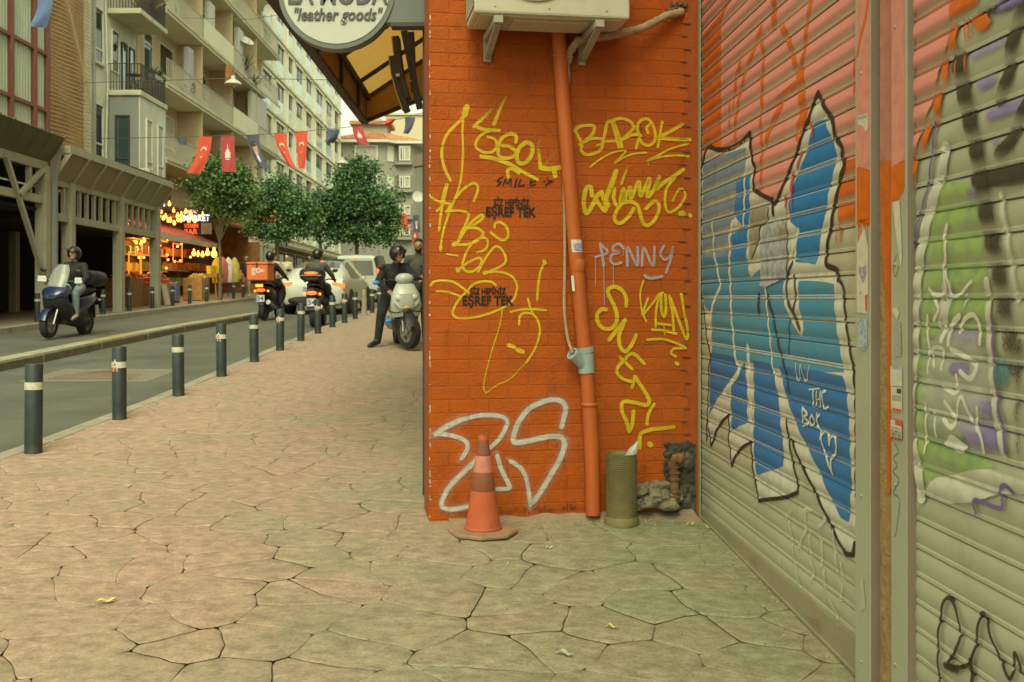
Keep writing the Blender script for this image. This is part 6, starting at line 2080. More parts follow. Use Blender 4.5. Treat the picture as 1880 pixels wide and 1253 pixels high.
for i in range(34):
    u = i / 33
    if 0.72 < u < 0.93 and i % 3: pass
    P_ = [netp(u, 4.6 + 12 * k / nz2) for k in range(nz2 + 1)]
    for p, q in zip(P_, P_[1:]):
        n = len(b.v)
        b.v += [tuple(p + Vector((0, -0.011, 0))), tuple(p + Vector((0, 0.011, 0))), tuple(q + Vector((0, 0.011, 0))), tuple(q + Vector((0, -0.011, 0)))]
        b.f.append((n, n + 1, n + 2, n + 3)); b.m.append(0); b.a += [1] * 4
z = 4.6
while z < 16.6:
    P_ = [netp(k / 16, z) for k in range(17)]
    for p, q in zip(P_, P_[1:]):
        n = len(b.v)
        b.v += [tuple(p + Vector((0, 0, -0.013))), tuple(q + Vector((0, 0, -0.013))), tuple(q + Vector((0, 0, 0.013))), tuple(p + Vector((0, 0, 0.013)))]
        b.f.append((n, n + 1, n + 2, n + 3)); b.m.append(0); b.a += [1] * 4
    z += 0.13
b.build('netting', M_NET, b2, recalc=False)['kind'] = 'stuff'

# ---- 3: grey house with bay and balconies
M_GRW = pm('grey_render', (0.54, 0.55, 0.43), rough=0.9, var=0.08, scale=0.8, dirt=(0.25, 0.23, 0.16), dirt_scale=0.7, dirt_amt=0.5, bump=0.1, bscale=20)
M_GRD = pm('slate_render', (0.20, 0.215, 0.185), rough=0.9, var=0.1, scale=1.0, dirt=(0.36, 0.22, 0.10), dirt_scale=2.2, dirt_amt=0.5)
M_SLABC = pm('balcony_concrete', (0.48, 0.45, 0.31), rough=0.9, var=0.12, scale=1.0, dirt=(0.2, 0.17, 0.10), dirt_scale=1.5, dirt_amt=0.6)
Y0, Y1 = 35.2, 39.6
b3 = thing('grey_house', 'grey rendered house with a dark bay and iron railed balconies', 'building', (FX, Y0, zp(Y0)))
O3 = Vector(b3.location)
L3 = lambda X, Y, Z: (X - O3.x, Y - O3.y, Z - O3.z)
def mm3(b, x0, x1, y0, y1, z0, z1): return b.mm(x0 - O3.x, x1 - O3.x, y0 - O3.y, y1 - O3.y, z0 - O3.z, z1 - O3.z)
b = MB(); mm3(b, FX - 6, FX, Y0, Y1, 0, 19); b.build('wall', M_GRW, b3)
zs1, zs2 = 8.62, 11.63
b = MB(); mm3(b, FX - .01, BX - 0.02, 36.72, 39.58, 4.6, zs1 - 0.003); b.build('bay', M_GRW, b3)
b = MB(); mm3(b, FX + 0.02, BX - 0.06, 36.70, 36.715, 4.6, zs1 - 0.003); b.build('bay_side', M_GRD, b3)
for z in (zs1, zs2, zs2 + 3.0):
    b = MB(); mm3(b, FX - .01, BX + 0.05, 36.62, 39.62, z, z + 0.20); b.build('slab', M_SLABC, b3, bevel=0.02)
    railing(b3, BX - O3.x, 36.7 - O3.y, 39.56 - O3.y, z + 0.2 - O3.z, 1.0, M_RAILI, 0.11, ends=0.0)
def w3(y0, y1, z0, z1, X=FX, **k): return window(b3, X - O3.x, y0 - O3.y, y1 - O3.y, z0 - O3.z, z1 - O3.z, **k)
for z0, z1 in ((9.6, 11.6), (6.2, 8.15), (12.6, 14.6)):
    w3(35.42, 36.2, z0, z1, pane_m=M_GLD, n=1, sill=M_SLABC, transom=z0 + 0.5 - O3.z)
w3(37.0, 37.75, 9.6, 11.2, n=1); w3(38.0, 38.55, 8.9, 10.95, frame_m=M_DFR, pane_m=M_GLB, n=1); w3(38.8, 39.35, 8.9, 10.95, frame_m=M_DFR, pane_m=M_GLB, n=1)
w3(37.3, 37.95, 5.0, 7.9, X=BX - 0.02, pane_m=M_CURT, n=1, transom=6.3 - O3.z, sill=M_SLABC); w3(38.55, 39.2, 5.0, 7.9, X=BX - 0.02, pane_m=M_CURT, n=1, transom=6.3 - O3.z, sill=M_SLABC)
window_front(b3, 36.70 - O3.y, FX + 0.28 - O3.x, FX + 0.82 - O3.x, 5.6 - O3.z, 7.9 - O3.z, frame_m=M_DFR, pane_m=M_GLT, n=1, transom=6.3 - O3.z)
b = MB(); b.tube([L3(FX + 0.06, 36.35, 4.6), L3(FX + 0.06, 36.4, 7), L3(FX + 0.08, 36.5, 9), L3(FX + 0.06, 36.4, 11), L3(FX + 0.06, 36.2, 14)], 0.03, 6); b.build('drainpipe', M_GRW, b3, smooth=True)
b = MB(); b.tube([L3(FX + 0.08, 35.25, 4.6), L3(FX + 0.08, 35.25, 16)], 0.05, 6); b.build('drainpipe', M_GRD, b3, smooth=True)
# wall lamp and plant trough on the balcony
t = thing('wall_lantern', 'small black wall lantern beside the iron railed balcony door', 'lamp', (FX, 37.88, 10.75))
b = MB(); b.bar((0, 0, 0.1), (0.22, 0, 0.12), 0.03); b.build('arm', M_RAILI, t)
b = MB(); b.lathe([(0.05, -0.2), (0.09, 0.0), (0.03, 0.08), (0.001, 0.1)], 8, (0.22, 0, 0)); b.build('lantern', M_RAILI, t)
M_POT = pm('trough_grey', (0.34, 0.33, 0.29), rough=0.8)
M_GREEN = pm('leaf_green', (0.05, 0.085, 0.022), rough=0.6, var=0.4, scale=6, rand=0.2)
M_GREEN2 = pm('leaf_green_light', (0.085, 0.115, 0.03), rough=0.6, var=0.4, scale=6)
def plant(X, Y, z, r, h, label, n=60, pot=True, trough=None, mat=None, seed=1):
    t = thing('potted_plant', label, 'plant', (X, Y, z))
    rr_ = random.Random(seed)
    b = MB()
    if trough: b.mm(-0.12, 0.12, -trough / 2, trough / 2, 0, 0.2)
    else: b.lathe([(0.09, 0), (0.14, 0.22), (0.15, 0.22), (0.13, 0.2), (0.001, 0.19)], 10)
    b.build('pot', M_POT, t)
    b = MB()
    for i in range(n):
        y = rr_.uniform(-trough / 2, trough / 2) if trough else rr_.gauss(0, r * .3)
        base = Vector((rr_.gauss(0, 0.04), y * (1 if trough else .3), 0.18))
        tip = base + Vector((rr_.gauss(0, r), rr_.gauss(0, r), rr_.uniform(0.25, 1) * h))
        s = Vector((rr_.gauss(0, 1), rr_.gauss(0, 1), 0.2)).normalized() * rr_.uniform(0.02, 0.05)
        m = base.lerp(tip, 0.6)
        b.add([base, m + s, tip, m - s], [(0, 1, 2, 3)])
    b.build('leaves', mat or M_GREEN2, t, recalc=False)
    return t
plant(BX - 0.1, 38.7, zs1 + 1.0, 0.12, 0.3, 'leafy trough on the iron balcony rail of the grey house', trough=0.9, seed=4)
plant(BX - 0.25, 38.4, zs2 + 0.2, 0.3, 1.1, 'brownish trailing plants on the upper balcony of the grey house', n=160, trough=1.6, mat=pm('dry_plant', (0.14, 0.10, 0.035), rough=.8, var=.4, scale=8), seed=5)
t = thing('balcony_table', 'dark garden table and chair on the iron railed balcony', 'table', (FX + 0.7, 37.4, zs1 + 0.2))
b = MB(); b.lathe([(0.3, 0.7), (0.3, 0.73)], 14); b.build('tabletop', M_RAILI, t)
for a_ in (0, 2.1, 4.2):
    b = MB(); b.bar((0.22 * math.cos(a_), 0.22 * math.sin(a_), 0), (0.05 * math.cos(a_ + 2), 0.05 * math.sin(a_ + 2), 0.7), 0.025); b.build('leg', M_RAILI, t)
ac_unit(FX + 0.05, 36.05, 5.5, 'boxy outdoor unit with front grille below the grey house window')
ac_unit(BX + 0.15, 36.35, 5.25, 'rounder outdoor unit beside the dark bay window', rz=R(-90))

# ---- 4: beige building with long balconies
M_BEI = pm('beige_render', (0.50, 0.39, 0.24), rough=0.9, var=0.08, scale=0.5, dirt=(0.32, 0.24, 0.14), dirt_scale=0.5, dirt_amt=0.5)
M_BEL = pm('cream_render', (0.66, 0.62, 0.45), rough=0.9, var=0.07, scale=0.6, dirt=(0.32, 0.28, 0.17), dirt_scale=0.6, dirt_amt=0.5)
M_PANEL = pm('pale_panel', (0.46, 0.45, 0.38), rough=0.7, var=0.06)
M_LILAC = pm('lilac_panel', (0.36, 0.34, 0.36), rough=0.7, var=0.06)
Y0, Y1 = 39.65, 60.4
b4 = thing('balcony_block', 'beige apartment block with long railed balconies on every floor', 'building', (FX, Y0, zp(Y0)))
O4 = Vector(b4.location)
def mm4(b, x0, x1, y0, y1, z0, z1): return b.mm(x0 - O4.x, x1 - O4.x, y0 - O4.y, y1 - O4.y, z0 - O4.z, z1 - O4.z)
b = MB(); mm4(b, FX - 8, FX, Y0, Y1, 0, 21.5); b.build('wall', M_BEI, b4)
for fi, zs in enumerate((6.76, 9.76, 12.76, 15.76, 18.76)):
    b = MB(); mm4(b, FX - .02, BX, Y0 + 0.02, Y1 - 0.05 - (3.5 if fi == 2 else 0), zs - 0.22, zs); b.build('slab', M_BEL, b4, bevel=0.02)
    b = MB(); mm4(b, BX, BX + 0.05, Y0 + 0.02, Y1 - 0.05, zs - 0.10, zs + 0.03); b.build('slab_edge', M_SLABC, b4)
    ys_ = [Y0 + 0.15 + (Y1 - Y0 - 0.4) * k / 4 for k in range(5)]
    for k in range(4):
        a, c = ys_[k], ys_[k + 1] - 0.05
        if (k + fi) % 4 == 3:
            b = MB(); mm4(b, BX - 0.08, BX - 0.02, a, c, zs, zs + 1.0); b.build('parapet', M_BEL, b4)
        else:
            railing(b4, BX - 0.04 - O4.x, a - O4.y, c - O4.y, zs - O4.z, 1.0, M_RAILW, 0.2, r=0.014)
        window(b4, FX - O4.x, a + 0.5 - O4.y, a + 1.6 - O4.y, zs + 0.05 - O4.z, zs + 2.3 - O4.z, pane_m=M_GLT if (k + fi) % 2 else M_GLD, n=2, transom=zs + 1.8 - O4.z)
        window(b4, FX - O4.x, a + 2.4 - O4.y, a + 4.2 - O4.y, zs + 0.95 - O4.z, zs + 2.3 - O4.z, pane_m=M_CURT if (k * 3 + fi) % 3 == 0 else M_GLD, n=3, sill=M_BEL)
        if k in (1, 2, 3):
            b = MB(); mm4(b, FX, BX - 0.1, a - 0.11, a - 0.02, zs + 0.02, zs + 2.76); b.build('partition', M_BEI, b4)
for (ya, yb, za, zb, m_) in ((42.9, 43.6, 10.0, 12.0, M_LILAC), (40.4, 41.0, 12.9, 15.0, M_PANEL), (46.0, 46.9, 12.9, 14.9, M_PANEL), (48.6, 49.6, 6.9, 8.8, M_LILAC), (51.2, 52.2, 12.9, 15.1, M_PANEL), (54.0, 57.5, 9.8, 12.4, M_PANEL)):
    b = MB(); mm4(b, BX - 0.35, BX - 0.12, ya, yb, za, zb); b.build('screen_panel', m_, b4, bevel=0.01)
b = MB(); mm4(b, BX - 0.05, BX + 0.12, 48.4, 49.6, 11.6, 12.5); b.build('brick_patch', pm('terracotta', (0.46, 0.17, 0.05), rough=.9, var=.2), b4)
b = MB(); mm4(b, FX - 8, BX + 0.2, Y0, Y1, 21.5, 21.8); b.build('roof_slab', M_BEL, b4)
# shop level of the block
M_SHOPD = pm('shop_interior', (0.06, 0.045, 0.028), rough=0.9, var=0.3, scale=2)
b = MB(); mm4(b, FX - .01, FX + 0.9, Y0 + 10.5, Y1, zp(50) - .3, 5.3); b.build('shop_front', M_BEL, b4)
for k in range(4):
    a = Y0 + 10.9 + k * 2.45
    window(b4, FX + 0.9 - O4.x, a - O4.y, a + 2.1 - O4.y, zp(a) + 0.15 - O4.z, 4.2 - O4.z, frame_m=M_RAILM, pane_m=M_GLT, n=2, fr=0.08)

# ---- 5: white block with a grid of windows
M_WHI = pm('white_render', (0.74, 0.72, 0.55), rough=0.85, var=0.06, scale=0.3, dirt=(0.62, 0.60, 0.44), dirt_scale=0.4, dirt_amt=0.4)
Y0, Y1 = 60.45, 91.6
b5 = thing('white_block', 'tall off-white block with a regular grid of glass fronted windows', 'building', (FX, Y0, zp(Y0)))
O5 = Vector(b5.location)
b = MB(); b.mm(-10, 0, 0, Y1 - Y0, -1, 27 - O5.z); b.build('wall', M_WHI, b5)
cols_ = [(60.7, 63.1), (64.4, 66.9), (68.25, 69.7), (70.8, 73.2), (74.5, 76.9), (78.6, 81.7), (83.2, 86.3), (87.7, 90.1)]
M_RECESS = pm('window_recess', (0.26, 0.23, 0.16), rough=0.9, var=0.1)
for r_ in range(8):
    zb0 = 5.5 + 2.58 * r_
    for (a, c) in cols_:
        if zb0 + 2 > 26.5: continue
        f = MB()
        y0_, y1_ = a - Y0, c - Y0
        fr_ = 0.14
        f.mm(0, 0.12, y0_ - fr_, y0_, zb0 - O5.z, zb0 + 1.95 - O5.z); f.mm(0, 0.12, y1_, y1_ + fr_, zb0 - O5.z, zb0 + 1.95 - O5.z)
        f.mm(0, 0.14, y0_ - fr_, y1_ + fr_, zb0 + 1.952 - O5.z, zb0 + 2.1 - O5.z); f.mm(0, 0.14, y0_ - fr_, y1_ + fr_, zb0 - 0.16 - O5.z, zb0 - 0.002 - O5.z)
        fo = f.build('window', M_WHI, b5)
        p = MB(); p.mm(0.004, 0.02, y0_, y1_, zb0 + 0.92 - O5.z, zb0 + 1.95 - O5.z); p.mm(0.004, 0.06, (y0_ + y1_) / 2 - .05, (y0_ + y1_) / 2 + .05, zb0 + .92 - O5.z, zb0 + 1.95 - O5.z); p.build('pane', M_GLD, fo)
        p = MB(); p.mm(0.05, 0.075, y0_ + 0.02, y1_ - 0.02, zb0 + 0.0 - O5.z, zb0 + 0.9 - O5.z); p.build('glass_panel', M_GLB, fo)
    b = MB(); b.mm(0, 0.2, 0, Y1 - Y0, zb0 - 0.34 - O5.z, zb0 - 0.25 - O5.z); b.mm(0, 0.16, 0, Y1 - Y0, zb0 - 0.24 - O5.z, zb0 - 0.2 - O5.z); b.build('string_course', M_WHI, b5)
for k_, yy in enumerate([60.5] + [0.5 * (cols_[i][1] + cols_[i + 1][0]) for i in range(7)] + [91.3]):
    b = MB(); b.mm(0, 0.09, yy - Y0 - 0.12, yy - Y0 + 0.12, 4.5 - O5.z, 26.9 - O5.z); b.build('pilaster', M_WHI, b5)
b = MB(); b.mm(-10.2, 0.5, -0.1, Y1 - Y0 + .1, 27 - O5.z, 27.4 - O5.z); b.build('cornice', M_WHI, b5)
b = MB(); b.mm(-0.1, 1.2, 0.3, Y1 - Y0 - 1, 4.3 - O5.z, 4.5 - O5.z); b.build('shop_canopy', M_RAILS, b5)
for k in range(9):
    a = 1.0 + k * 3.3
    window(b5, 0.0, a, a + 2.6, zp(Y0 + a) + 0.1 - O5.z, 4.2 - O5.z, frame_m=M_DFR, pane_m=M_GLD, n=2, fr=0.1)

# ---- 6: grey house with tiled roof closing the street, cream block behind
M_HG = pm('house_grey', (0.29, 0.275, 0.215), rough=0.9, var=0.06, scale=0.5)
M_TILE = pm('roof_tile', (0.42, 0.19, 0.085), rough=0.85, var=0.3, scale=3)
M_CREAM = pm('cream_block', (0.52, 0.46, 0.28), rough=0.9, var=0.05, scale=0.3)
HY = 98.0
hx = lambda px: (px - VX) / F * HY
hz = lambda py: CAMZ + (VY - py) / F * HY
b6 = thing('tiled_house', 'grey corner house with white windows, oriel and red tiled roof at the street end', 'building', (hx(680), HY, zp(HY)))
O6 = Vector(b6.location)
xl, xc, xr_ = hx(622) - O6.x, hx(706) - O6.x, hx(768) - O6.x
zr = hz(263) - O6.z
b = MB(); b.mm(xl, xc, 0, 9, -2, zr); b.build('wall', M_HG, b6)
# oriel wing: turned back to the right
b = MB()
b.prism([(xc - 0.01, 0.02), (xc + 1.1, 1.1), (xr_ - 0.6, 1.1), (xr_ + 0.2, 4.5), (xr_ + 0.2, 9), (xc - 0.01, 9)], zr + 2, None, (0, 0, -2)); b.build('corner_wall', M_HG, b6)
for py in (301, 352, 402, 440):
    zz = hz(py) - O6.z
    b = MB(); b.prism([(xc + 0.7, 0.9), (xc + 1.3, 0.45), (xr_ - 0.75, 0.45), (xr_ - 0.35, 1.6), (xc + .7, 1.6)], 0.28, None, (0, 0, zz)); b.build('oriel_slab', M_HG, b6)
    b = MB(); b.mm(xl, xc, -0.1, 0, zz - 0.1, zz + 0.18); b.build('string_course', M_HG, b6)
for i, (p0, p1) in enumerate(((263, 296), (318, 346), (372, 396), (410, 434))):
    z1_, z0_ = hz(p0 + 4) - O6.z, hz(p1) - O6.z
    window_front(b6, 0, hx(651) - O6.x, hx(694) - O6.x, z0_, z1_, n=3, pane_m=M_CURT, fr=0.16, d=0.12)
    b = MB(); b.prism([(xc + 1.35, 0.5), (xr_ - 0.8, 0.5), (xr_ - 0.45, 1.6), (xc + 0.9, 1.6)], z1_ - z0_ + .3, None, (0, 0, z0_ - .15)); b.build('oriel', M_HG, b6)
    window_front(b6, 0.46, xc + 1.42, (xc + xr_) / 2 + .12, z0_ + .1, z1_ - .05, n=1, fr=0.12, d=0.1)
    window_front(b6, 0.46, (xc + xr_) / 2 + .2, xr_ - 0.85, z0_ + .1, z1_ - .05, n=2, fr=0.12, d=0.1, pane_m=M_CURT)
    w_ = MB(); w_.bar((xc + 0.25, 0.2, (z0_ + z1_) / 2), (xc + 0.8, 0.74, (z0_ + z1_) / 2), 0.08, z1_ - z0_); w_.build('window_frame', M_WFR, b6)
b = MB()
ov = 0.7
A_ = [(xl - ov, -ov, zr), (xc + 0.4, -ov, zr), (xc + 1.2, 0.2, zr), (xr_ + 0.5, 0.2, zr), (xr_ + 0.9, 9, zr), (xl - ov, 9, zr)]
B_ = [(x, y_, z_ + 0.28) for x, y_, z_ in A_]
b.loft([[Vector(p) for p in A_], [Vector(p) for p in B_]]); b.build('eaves', M_WFR, b6)
b = MB()
top = Vector((xl + 3.2, 4.5, zr + 1.9)); top2 = Vector((xc - 1.0, 4.5, zr + 1.9))
v_ = [Vector((x, y_, z_ + 0.30)) for x, y_, z_ in A_] + [top, top2]
b.add(v_, [(0, 1, 7, 6), (1, 2, 7), (2, 3, 7), (3, 4, 7), (4, 5, 6, 7), (5, 0, 6)])
rf = b.build('roof', M_TILE, b6)
for k in range(16):
    t_ = k / 15
    p = v_[0].lerp(v_[1], t_); q = v_[6].lerp(v_[7], t_)
    c = MB(); c.tube([p + Vector((0, 0, .03)), q + Vector((0, 0, .03))], 0.09, 5); c.build('tile_ridge', M_TILE, rf)
b = MB(); b.mm(xl + 1.0, xl + 4.4, 3.5, 7, zr + 0.5, hz(218) - O6.z); b.build('attic', M_HG, b6)
b = MB(); b.prism([(xl + .6, 3.1), (xl + 4.8, 3.1), (xl + 4.8, 7.4), (xl + .6, 7.4)], 0.35, None, (0, 0, hz(218) - O6.z)); b.build('attic_roof', M_TILE, b6)
CYb = 112.0
cx_ = lambda px: (px - VX) / F * CYb
b7 = thing('cream_block', 'plain cream high block behind the tiled house', 'building', (cx_(740), CYb, zp(CYb)))
O7 = Vector(b7.location)
zt_ = CAMZ + (VY - 212) / F * CYb - O7.z
b = MB(); b.mm(cx_(708) - O7.x, 16, 0, 10, -2, zt_); b.build('wall', M_CREAM, b7)
b = MB(); b.mm(cx_(655) - O7.x, cx_(708) - O7.x, 0.3, 10, -2, zt_ - 1.6); b.build('side_wing', M_CREAM, b7)
b = MB(); b.mm(cx_(738) - O7.x, cx_(746) - O7.x, 1, 2, zt_, zt_ + 1.6); b.build('chimney', M_CREAM, b7)
b = MB(); b.mm(cx_(705) - O7.x, 16, -0.2, 10, zt_, zt_ + 0.2); b.build('parapet', M_CREAM, b7)
for k in range(4):
    window_front(b7, 0, 2.2, 3.8, 2 + k * 3.2, 3.8 + k * 3.2, n=2, fr=0.14)
# right side of the street, beyond the shop
b8 = thing('right_terrace', 'row of pale houses on the right side behind the shop building', 'building', (1.0, 40, zp(40)))
b = MB(); b.mm(-0.4, 8, -11.5, 50, -2, 10); b.build('wall', M_BEL, b8)  # height brought down to let light onto the facades opposite
b = MB(); b.prism([(0, 0), (1.6, -0.35), (1.6, -0.3), (0, 0.06)], 7.0, Matrix(((-1, 0, 0), (0, 0, 1), (0, 1, 0))), (-0.4, -8.0, 2.5)); b.build('awning', M_PANEL, b8)
M_DISH = pm('dish_grey', (0.44, 0.43, 0.34), rough=0.6, var=0.05)
def dish(p, r, d, label):
    t = thing('satellite_dish', label, 'satellite dish', p)
    M_ = Vector(d).normalized().to_track_quat('Z', 'Y').to_matrix()
    b = MB(); b.lathe([(0.001, 0), (r * .5, r * .06), (r, r * .25), (r, r * .27), (r * .5, r * .08), (0.001, 0.02)], 20, (0, 0, 0), M_, caps=False); b.build('reflector', M_DISH, t, smooth=True, recalc=False)
    b = MB(); b.tube([(0, 0, 0), M_ @ Vector((0, -r * .9, -r * .1)), M_ @ Vector((0, -r * .6, r * .9))], 0.02, 5); b.build('feed_arm', M_DISH, t)
    b = MB(); b.tube([(0, 0, 0), (-0.5, 0.3, -0.2)], 0.03, 5); b.build('mount', M_DISH, t)
for i, (Y, z_) in enumerate(((43.5, 13.1), (47.0, 10.1), (50.6, 13.1), (55.4, 7.1), (58.0, 10.1))): ac_unit(FX + .02, Y, z_ + .4, ('first', 'second', 'third', 'fourth', 'fifth')[i] + ' outdoor unit from the left on the beige block wall')
dish(at(448, 77, 52).to_tuple(), 0.5, (0.5, -0.4, 0.75), 'tilted round satellite dish on the beige balcony block')
dish(at(497, 22, 56).to_tuple(), 0.42, (0.4, -0.9, 0.1), 'upper satellite dish near the white block corner')
dish(at(767, 362, 96).to_tuple(), 0.55, (0.2, -0.95, 0.2), 'pale satellite dish low on the house by the shop frame')
dish(at(692, 233, 104).to_tuple(), 0.9, (0.2, -0.95, 0.2), 'satellite dish on the tiled roof')
plant(BX - 0.2, 52.3, 12.76, 0.35, 1.3, 'palm-like plant on the beige balcony above the yellow cloth', n=90, mat=M_GREEN, seed=8)
plant(BX - 0.2, 54.0, 12.4, 0.3, 0.9, 'green plant hanging at the end of the beige balcony', n=90, mat=M_GREEN, seed=9)
plant(BX - 0.2, 43.2, 9.76, 0.25, 0.7, 'small plants behind the railing of the middle beige balcony', n=50, seed=10)
b = MB()
vs, fs = [], []
for i in range(9):
    for k in range(4):
        vs.append((0.05 * math.sin(i * 1.1 + k), (k - 1.5) * 0.16 * (1 - 0.05 * i), -0.17 * i))
for i in range(8):
    for k in range(3): q = i * 4 + k; fs.append((q, q + 1, q + 5, q + 4))
b.add(vs, fs)
o = b.build('yellow_cloth', pm('yellow_fabric', (0.70, 0.55, 0.03), rough=.8), None, smooth=True, recalc=False, loc=at(469, 120, 55.0).to_tuple()); tag(o, 'bright yellow cloth hanging from the beige balcony corner', 'cloth')
# ================================================================== steel arcades over the far pavement
M_STEEL = pm('arcade_steel', (0.34, 0.33, 0.22), rough=0.65, var=0.1, scale=1.5, dirt=(0.22, 0.14, 0.06), dirt_scale=2.5, dirt_amt=0.45)
M_STEELG = pm('arcade_green', (0.115, 0.115, 0.06), rough=0.65, var=0.12, scale=1.5)
M_FASC = pm('arcade_fascia', (0.31, 0.27, 0.14), rough=0.7, var=0.1, scale=1.2)
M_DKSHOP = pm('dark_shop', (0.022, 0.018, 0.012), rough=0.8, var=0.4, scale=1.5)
PX_ = -10.6
g28 = zp(28)
ar = thing('baluster_arcade', 'pale steel arcade with upright balusters and slanted fascia over the far pavement', 'arcade', (PX_, 27.3, g28))
OA = Vector(ar.location)
def am(b, x0, x1, y0, y1, z0, z1): return b.mm(x0 - OA.x, x1 - OA.x, y0 - OA.y, y1 - OA.y, z0 - OA.z, z1 - OA.z)
ya, yb = 23.7, 31.2
for Y in (24.7, 28.0, 31.0):
    b = MB(); am(b, PX_ - 0.13, PX_ + 0.13, Y - 0.13, Y + 0.13, zp(Y) - .1, 4.0); b.build('post', M_STEEL, ar, bevel=0.01)
b = MB(); b.tube([(0.1, 23.62 - OA.y, zp(23.6) - OA.z), (0.1, 23.62 - OA.y, 3.95 - OA.z)], 0.11, 10); b.build('drainpipe', M_GRD, ar, smooth=True)
b = MB(); b.lathe([(0.11, 0), (0.22, 0.7), (0.24, 0.9)], 4, (0.1, 23.62 - OA.y, 3.95 - OA.z)); b.build('hopper', M_GRD, ar)
b = MB(); am(b, PX_ - 0.06, PX_ + 0.06, ya, yb, 3.86, 4.02); b.build('top_beam', M_STEEL, ar)
b = MB(); am(b, PX_ - 0.06, PX_ + 0.06, ya, yb, 3.02, 3.2); b.build('lower_beam', M_STEEL, ar)
Y = ya + 0.25
while Y < yb - .1:
    if min(abs(Y - q) for q in (24.7, 28.0, 31.0)) > 0.25:
        b = MB(); am(b, PX_ - 0.04, PX_ + 0.04, Y - 0.055, Y + 0.055, 3.2, 3.86); b.build('baluster', M_STEEL, ar)
    Y += 0.46
b = MB()
b.prism([(0.02, 4.0 - OA.z), (0.42, 4.62 - OA.z), (0.45, 4.60 - OA.z), (0.06, 3.99 - OA.z)], yb - ya, Matrix(((1, 0, 0), (0, 0, 1), (0, 1, 0))), (0, ya - OA.y, 0)); b.build('fascia', M_FASC, ar)
Y = ya
while Y <= yb + .01:
    b = MB(); b.bar((0.07, Y - OA.y, 4.0 - OA.z), (0.47, Y - OA.y, 4.62 - OA.z), 0.12, 0.05, up=(0, 1, 0)); b.build('fascia_rib', M_STEEL, ar)
    Y += (yb - ya) / 7
b = MB(); am(b, PX_ + 0.36, PX_ + 0.5, ya - .05, yb + .05, 4.6, 4.78); b.build('gutter', M_STEEL, ar)
b = MB(); am(b, -13.9, PX_ + 0.4, ya, yb, 4.55, 4.6); b.build('roof', M_FASC, ar)
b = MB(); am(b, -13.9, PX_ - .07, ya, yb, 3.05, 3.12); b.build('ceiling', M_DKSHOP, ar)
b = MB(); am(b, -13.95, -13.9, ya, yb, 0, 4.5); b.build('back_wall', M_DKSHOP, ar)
for Y, m_ in ((24.0, M_STEEL), (26.2, M_STEEL), (29.3, pm('oxblood_panel', (0.08, 0.018, 0.012), rough=.6)), (27.6, M_STEEL)):
    b = MB(); am(b, -13.5, -13.3, Y, Y + 0.22, zp(Y), 3.0); b.build('inner_post', m_, ar)
tr = thing('truss_arcade', 'dark green steel arcade with diagonal truss bracing at the far left', 'arcade', (PX_, 21.0, zp(21)))
OA = Vector(tr.location)
ya, yb = 15.5, 23.45
for Y in (19.6, 23.3):
    b = MB(); am(b, PX_ - 0.13, PX_ + 0.13, Y - 0.13, Y + 0.13, zp(Y) - .1, 4.25); b.build('post', M_STEEL, tr, bevel=0.01)
for z_, h_ in ((4.15, 0.2), (3.36, 0.18)):
    b = MB(); am(b, PX_ - 0.07, PX_ + 0.07, ya, yb, z_, z_ + h_); b.build('chord', M_STEEL, tr)
for Y in (17.8, 20.9, 21.6, 22.6):
    if Y in (20.9, 22.6, 17.8):
        b = MB(); am(b, PX_ - 0.05, PX_ + 0.05, Y - .06, Y + .06, 3.54, 4.15); b.build('strut', M_STEEL, tr)
for p, q in (((21.35, 4.2), (23.2, 1.6)), ((21.9, 3.4), (23.15, 4.15)), ((20.9, 4.2), (19.7, 3.4)), ((20.0, 3.4), (19.0, 4.2))):
    b = MB(); b.bar((0.09, p[0] - OA.y, p[1] - OA.z), (0.09, q[0] - OA.y, q[1] - OA.z), 0.1, 0.09); b.build('diagonal', M_STEEL, tr)
b = MB(); b.prism([(0.02, 4.36 - OA.z), (0.42, 4.95 - OA.z), (0.45, 4.93 - OA.z), (0.06, 4.35 - OA.z)], yb - ya, Matrix(((1, 0, 0), (0, 0, 1), (0, 1, 0))), (0, ya - OA.y, 0)); b.build('fascia', M_STEELG, tr)
for k in range(14):
    Y = ya + (yb - ya) * k / 13
    b = MB(); b.bar((0.06, Y - OA.y, 4.36 - OA.z), (0.46, Y - OA.y, 4.96 - OA.z), 0.05, 0.05, up=(0, 1, 0)); b.build('fascia_rib', M_STEELG, tr)
b = MB(); am(b, -13.9, PX_ + 0.4, ya, yb, 4.9, 4.95); b.build('roof', M_STEELG, tr)
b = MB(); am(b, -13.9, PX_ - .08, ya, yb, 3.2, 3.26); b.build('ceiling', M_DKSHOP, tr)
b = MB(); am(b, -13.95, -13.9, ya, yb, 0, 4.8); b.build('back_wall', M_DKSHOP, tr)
b = MB(); am(b, -12.2, -11.95, 24.6 - 1.3, 24.85 - 1.3, zp(24), 3.3); b.build('inner_post', M_STEELG, tr)

# ---- far bollards
fb = [22.7, 24.6, 26.5, 28.4, 30.3, 32.2, 34.0, 36.0, 37.8, 39.7, 41.2]
for i, Y in enumerate(fb):
    t = thing('bollard', '%s dark bollard from the left on the far kerb' % (ORD[i] if i else 'first'), 'bollard', (-10.45, Y, gz(-10.45, Y)), 0, 'dark bollards along the far kerb')
    inst('post', BP, t); inst('reflective_band', BB, t)

